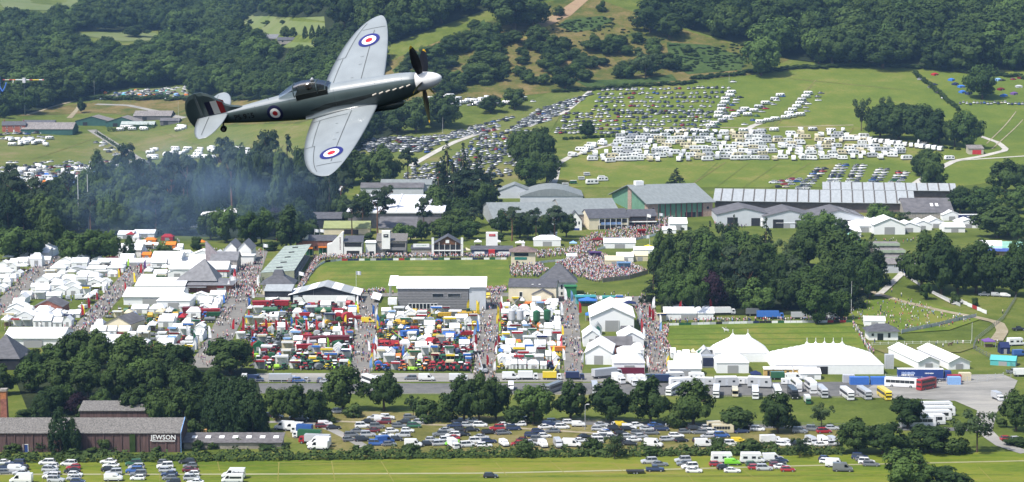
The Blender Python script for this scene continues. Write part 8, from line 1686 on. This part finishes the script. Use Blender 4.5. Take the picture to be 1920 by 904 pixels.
# fin and rudder
prof = [(-4.9, .36), (-5.3, .47), (-5.55, .62), (-5.8, .9), (-6.05, 1.14), (-6.3, 1.26), (-6.55, 1.27), (-6.55, .05), (-6.2, .0), (-5.4, .1)]
prof2 = [(-6.56, 1.27), (-6.8, 1.2), (-7.0, 1.02), (-7.12, .75), (-7.17, .45), (-7.15, .15), (-7.06, -.1), (-6.9, -.24), (-6.7, -.2), (-6.56, -.05)]
def slab(pr, th, mat):
    b = MB(); n = len(pr); cx_, cz_ = sum(p[0] for p in pr) / n, sum(p[1] for p in pr) / n
    vs = []
    for s in (-1, 1): vs += [(x, s * .012, z) for x, z in pr] + [(cx_ + (x - cx_) * .8, s * th, cz_ + (z - cz_) * .8) for x, z in pr]
    fs = []
    for i in range(n): j = (i + 1) % n; fs += [(i, j, n + j, n + i), (2 * n + j, 2 * n + i, 3 * n + i, 3 * n + j), (j, i, 2 * n + i, 2 * n + j)]
    fs += [tuple(range(n, 2 * n)), tuple(range(4 * n - 1, 3 * n - 1, -1))]; b.add(vs, fs); return b.mesh('slab', [mat])
fin = ob('fin', slab(prof, .06, ac_shaded), ac); rud = ob('rudder', slab(prof2, .045, ac_shaded), ac)
for nm, x0, x1, m in (('flash_stripe', -5.62, -5.83, rdred), ('flash_stripe', -5.83, -6.08, rwhite), ('flash_stripe', -6.08, -6.3, rdark)):
    for s in (-1, 1): b = MB(); k = .0; b.add([(x0, s * .073, .30), (x1, s * .073, .30), (x1 - k, s * .073, .86), (x0 - k, s * .073, .86 if x1 < -5.84 else .74)], [(0, 1, 2, 3), (3, 2, 1, 0)]); ob(nm, b.mesh('stripe', [m]), fin)
# cowling and skin joints round the fuselage, soot trailing from the exhausts
for x, a0, a1 in ((1.25, .2, 2.6), (.25, .3, 2.6), (-1.32, .45, 2.7), (-3.05, .5, 2.7), (-4.45, .5, 2.7), (-5.3, .5, 2.7)):
    for s in (-1, 1):
        b = MB(); hw, t, bb = fsec(x); zc, hh = (t + bb) / 2, (t - bb) / 2; vs = []
        for a in np.linspace(a0, a1, 14): z = zc + hh * math.cos(a); y = s * (fside(x, z) + .004); vs += [(x - .006, y, z), (x + .006, y, z)]
        b.add(vs, [(2 * i, 2 * i + 1, 2 * i + 3, 2 * i + 2) for i in range(13)]); ob('skin_joint', b.mesh('skin_joint', [ac_line]), F_)
for s in (-1, 1):
    b = MB(); vs = []; n = 16
    for i in range(n + 1):
        x = .2 - i * .16; zc = .09 - i * .012; k = .06 + .012 * i if i < 12 else .2 - (i - 12) * .045
        for z in (zc - k, zc, zc + k * .6): vs.append((x, s * (fside(x, z) + .003), z))
    b.add(vs, [(3 * i + j, 3 * i + j + 1, 3 * i + j + 4, 3 * i + j + 3) for i in range(n) for j in range(2)]); ob('soot_stain', smooth(b.mesh('soot_stain', [M('soot', (.022, .03, .03), rough=.7, var=.5, scale=5, stretch=(.3, 1, 3))])), F_)
# fuselage markings on both sides
for s in (-1, 1):
    cx_, cz_ = -3.72, .02
    for nm, a, b2, m in (('roundel_ring', .2, .31, rdark), ('roundel_ring', .1, .2, rwhite), ('roundel_centre', .001, .1, rdred)): ob(nm, disc_mesh(lambda u, v: (cx_ + u, s * (fside(cx_ + u, cz_ + v) + .008), cz_ + v), a, b2, m), F_)
    me = text_mesh('PS 915', .3, M('serial_black', (.012, .013, .014)), .001)
    for v in me.vertices: x = -4.95 + (v.co.x if s < 0 else -v.co.x); z = .06 + v.co.y; v.co = (x, s * (fside(x, z) + .006), z)
    ob('serial_lettering', me, F_)
# nose: spinner, five blades, exhausts, intake
sp_ = MB(); loft(sp_, [(1.72 + .93 * t, [(.355 * math.sqrt(max(.0, 1 - t ** 1.9)) * math.sin(a) + 0, .0 + .355 * math.sqrt(max(.0, 1 - t ** 1.9)) * math.cos(a)) for a in np.linspace(0, 2 * math.pi, 22, endpoint=False)]) for t in (0, .12, .3, .5, .68, .83, .93, .98, 1.0)]); spn = ob('spinner', smooth(sp_.mesh('spinner', [spin_m])), ac)
b = MB(); b.cyl((1.69, 0, 0), (1.74, 0, 0), .31, .31, 20); ob('spinner_backplate', b.mesh('backplate', [ac_line]), ac)
BL = []
for tipz in (0, 1):
    b = MB(); rs = [.25, .5, .8, 1.1, 1.36, 1.48] if not tipz else [1.48, 1.56, 1.585]; ch = {.25: .11, .5: .19, .8: .25, 1.1: .235, 1.36: .18, 1.48: .13, 1.56: .07, 1.585: .02}; sts = []
    for r in rs:
        tw = math.radians(62 - 32 * r / 1.6); c = ch[r] / 1.0; u = (math.sin(tw), math.cos(tw)); th = .028 * (1 - r / 1.8)
        sts.append([(x * u[0] * c - z * u[1] * 1, x * u[1] * c + z * u[0] * 1, r) for x, z in ((-.5, 0), (0, th), (.5, 0), (0, -th))])
    b.v = [p for r in sts for p in r]
    for i in range(len(sts) - 1):
        for j in range(4): b.f.append((i * 4 + j, i * 4 + (j + 1) % 4, (i + 1) * 4 + (j + 1) % 4, (i + 1) * 4 + j)); b.m.append(0)
    b.f.append((0, 1, 2, 3)); b.f.append(tuple(len(sts) * 4 - 4 + j for j in range(4))); b.m += [0, 0]; BL.append(b)
bm_, bt_ = BL[0].mesh('blade', [blade_m]), BL[1].mesh('blade_tip', [tipy])
for i in range(5):
    o = ob('propeller_blade', bm_, ac, (1.92, 0, 0)); o.rotation_euler = (math.radians(2 + 72 * i), 0, 0); o.scale = (1.5, 1.5, .96); ob('yellow_tip', bt_, o)
for s in (-1, 1):
    for i in range(6):
        x = 1.55 - i * .26; z = .16 - i * .012; y = s * (fside(x, z) + .01); b = MB(); b.cyl((x, y, z), (x - .14, y + s * .07, z - .01), .026, .03, 8); ob('exhaust_stack', b.mesh('exhaust', [exh]), ac)
b = MB(); loft(b, [(1.0, [(-.16, -.58), (-.16, -.74), (.16, -.74), (.16, -.58)]), (.6, [(-.2, -.55), (-.19, -.82), (.19, -.82), (.2, -.55)]), (-.2, [(-.2, -.6), (-.16, -.78), (.16, -.78), (.2, -.6)]), (-.7, [(-.1, -.62), (-.08, -.69), (.08, -.69), (.1, -.62)])]); ob('chin_intake', smooth(b.mesh('intake', [ac_shaded])), ac)
# cockpit, canopy, pilot
b = MB(); b.box(-2.75, -1.55, -.33, .33, .30, .575); ob('cockpit_tub', b.mesh('tub', [M('cockpit_dark', (.015, .02, .018))]), ac)
ck = bpy.data.materials.new('canopy_perspex'); ck.use_nodes = True; MATS['canopy_perspex'] = ck; nt = ck.node_tree; pb = nt.nodes['Principled BSDF']; nz = nt.nodes.new('ShaderNodeTexNoise'); nz.inputs['Scale'].default_value = 3; mr = nt.nodes.new('ShaderNodeMapRange'); mr.inputs['To Min'].default_value = .02; mr.inputs['To Max'].default_value = .1; nt.links.new(nz.outputs['Fac'], mr.inputs['Value']); nt.links.new(mr.outputs['Result'], pb.inputs['Roughness'])
gl_ = nt.nodes.new('ShaderNodeBsdfGlossy'); gl_.inputs['Roughness'].default_value = .04; tr_ = nt.nodes.new('ShaderNodeBsdfTransparent'); tr_.inputs['Color'].default_value = (.55, .6, .62, 1); fr_ = nt.nodes.new('ShaderNodeFresnel'); fr_.inputs['IOR'].default_value = 1.5; mx_ = nt.nodes.new('ShaderNodeMixShader'); hf_ = nt.nodes.new('ShaderNodeMath'); hf_.operation = 'MULTIPLY'; hf_.inputs[1].default_value = .45; nt.links.new(fr_.outputs[0], hf_.inputs[0]); nt.links.new(hf_.outputs[0], mx_.inputs['Fac']); nt.links.new(tr_.outputs[0], mx_.inputs[1]); nt.links.new(gl_.outputs[0], mx_.inputs[2]); nt.links.new(mr.outputs['Result'], gl_.inputs['Roughness']); nt.links.new(mx_.outputs[0], nt.nodes['Material Output'].inputs['Surface'])
def canopy(st, nm):
    b = MB(); m = 11; vs = []
    for x, hw, zb, h in st:
        for k in range(m): a = math.pi * k / (m - 1); vs.append((x, hw * math.cos(a), zb + h * math.sin(a) ** .8))
    b.add(vs, [(i * m + k, i * m + k + 1, (i + 1) * m + k + 1, (i + 1) * m + k) for i in range(len(st) - 1) for k in range(m - 1)]); return ob(nm, smooth(b.mesh(nm, [ck])), ac)
canopy([(-1.9, .31, .5, .34), (-2.15, .33, .5, .4), (-2.5, .33, .5, .41), (-2.8, .31, .5, .36)], 'canopy'); canopy([(-1.45, .25, .53, .03), (-1.62, .29, .52, .18), (-1.9, .305, .5, .335)], 'windscreen'); canopy([(-2.8, .3, .5, .355), (-3.1, .26, .48, .25), (-3.45, .18, .47, .08)], 'rear_canopy_glass')
for x, hw, h in ((-1.9, .318, .35), (-2.8, .315, .37), (-1.6, .295, .17)):
    b = MB(); pts = [(x, hw * math.cos(a), .5 + h * math.sin(a) ** .8) for a in np.linspace(0, math.pi, 12)]
    for a, c in zip(pts, pts[1:]): b.cyl(a, c, .022, .022, 5)
    ob('canopy_frame', b.mesh('canopy_frame', [ac_shaded]), ac)
b = MB(); b.cyl((-2.0, 0, .86), (-2.06, 0, .96), .05, .07, 8); ob('rear_view_mirror', smooth(b.mesh('mirror', [steel])), ac)
# tail wheel, aerial
b = MB(); b.cyl((-6.0, -.05, -.40), (-6.0, .05, -.40), .12, .12, 14); b.cyl((-6.0, -.056, -.40), (-6.0, .056, -.40), .06, .06, 10, 1); tw = ob('tail_wheel', b.mesh('tail_wheel', [tyre, rim]), ac); b = MB(); b.cyl((-5.9, 0, -.1), (-6.0, 0, -.38), .04, .03, 6); ob('tail_wheel_leg', b.mesh('tw_leg', [ac_fillet]), ac)
b = MB(); b.cyl((-3.9, 0, .45), (-3.95, 0, .62), .012, .008, 5); ob('aerial_stub', b.mesh('aerial', [ac_line]), ac)
# pilot: leather helmet, goggles, dark overalls, seated in the cockpit
pil = MB(); loft(pil, [(-2.5, [(-.18, .2), (-.2, .5), (.2, .5), (.18, .2)]), (-2.28, [(-.2, .2), (-.22, .52), (.22, .52), (.2, .2)]), (-2.1, [(-.14, .2), (-.16, .45), (.16, .45), (.14, .2)])])
hd = bmesh.new(); bmesh.ops.create_uvsphere(hd, u_segments=14, v_segments=10, radius=.115)
for v in hd.verts: v.co = Vector((v.co.x * 1.05 + (.02 if v.co.z < 0 else 0), v.co.y * .88, v.co.z * 1.2)) + Vector((-2.28, 0, .69))
me = bpy.data.meshes.new('pilot'); hd.to_mesh(me); hd.free(); k = len(me.vertices)
V = [tuple(v.co) for v in me.vertices] + pil.v; Fc = [tuple(p.vertices) for p in me.polygons] + [tuple(i + k for i in f) for f in pil.f]; me2 = bpy.data.meshes.new('pilot'); me2.from_pydata(V, [], Fc)
for m in (M('helmet_leather', (.09, .06, .04)), M('overalls', (.05, .055, .04)), skin_m): me2.materials.append(m)
for p in me2.polygons: c = p.center; p.material_index = 1 if c.z < .53 else (2 if c.x > -2.21 and c.z < .70 else 0)
po = ob('person', smooth(me2)); po.matrix_world = camM @ RA; tag(po, 'pilot in brown leather helmet sitting under the aircraft canopy', 'person')

# ---------------------------------------------------------------- labels from look, place and order
byk = {}
for o, d, a in AUTO: byk.setdefault((d, a), []).append(o)
for (d, a), L in byk.items():
    L.sort(key=lambda o: (o.location.x ** 2 + o.location.y ** 2))
    for i, o in enumerate(L):
        lab = d + ' ' + a
        if len(L) > 1: lab += ', ' + ordinal(i + 1) + ' nearest'
        o['label'] = lab

# ---------------------------------------------------------------- air: thin blue haze over the valley, smoke drifting from the trees at left
def volume(name, me, col, dens, label, cat, noise=None, aniso=0.0):
    m = bpy.data.materials.new(name); m.use_nodes = True; nt = m.node_tree; nt.nodes.remove(nt.nodes['Principled BSDF'])
    pv = nt.nodes.new('ShaderNodeVolumePrincipled'); pv.inputs['Color'].default_value = (*col, 1); pv.inputs['Density'].default_value = dens; pv.inputs['Anisotropy'].default_value = aniso
    nt.links.new(pv.outputs[0], nt.nodes['Material Output'].inputs['Volume'])
    if noise:
        tc = nt.nodes.new('ShaderNodeTexCoord'); n = nt.nodes.new('ShaderNodeTexNoise'); n.inputs['Scale'].default_value = noise; n.inputs['Detail'].default_value = 3; nt.links.new(tc.outputs['Object'], n.inputs['Vector'])
        ln = nt.nodes.new('ShaderNodeVectorMath'); ln.operation = 'LENGTH'; nt.links.new(tc.outputs['Object'], ln.inputs[0])
        f = nt.nodes.new('ShaderNodeMapRange'); f.inputs['From Min'].default_value = 1.0; f.inputs['From Max'].default_value = .25; nt.links.new(ln.outputs['Value'], f.inputs['Value'])
        r = nt.nodes.new('ShaderNodeMapRange'); r.inputs['From Min'].default_value = .38; r.inputs['From Max'].default_value = .7; r.inputs['To Max'].default_value = dens; nt.links.new(n.outputs['Fac'], r.inputs['Value'])
        mu = nt.nodes.new('ShaderNodeMath'); mu.operation = 'MULTIPLY'; nt.links.new(r.outputs['Result'], mu.inputs[0]); nt.links.new(f.outputs['Result'], mu.inputs[1]); nt.links.new(mu.outputs[0], pv.inputs['Density'])
    me.materials.append(m); return stuff(ob(name, me), label, cat)
b = MB(); b.box(-2650, 2650, -60, 6250, -1.5, 372); volume('haze', b.mesh('haze', ()), (.36, .62, 1.0), 4.8e-5, 'thin blue summer haze over the whole valley', 'haze')
bm_s = bmesh.new(); bmesh.ops.create_icosphere(bm_s, subdivisions=3, radius=1.0); me = bpy.data.meshes.new('smoke'); bm_s.to_mesh(me); bm_s.free()
so = volume('smoke', me, (.45, .68, 1.0), .017, 'thin blue smoke drifting over the trees at left', 'smoke', 3.4)
so.location = G(370, 450) + Vector((0, 0, 24)); so.scale = (88, 30, 42)
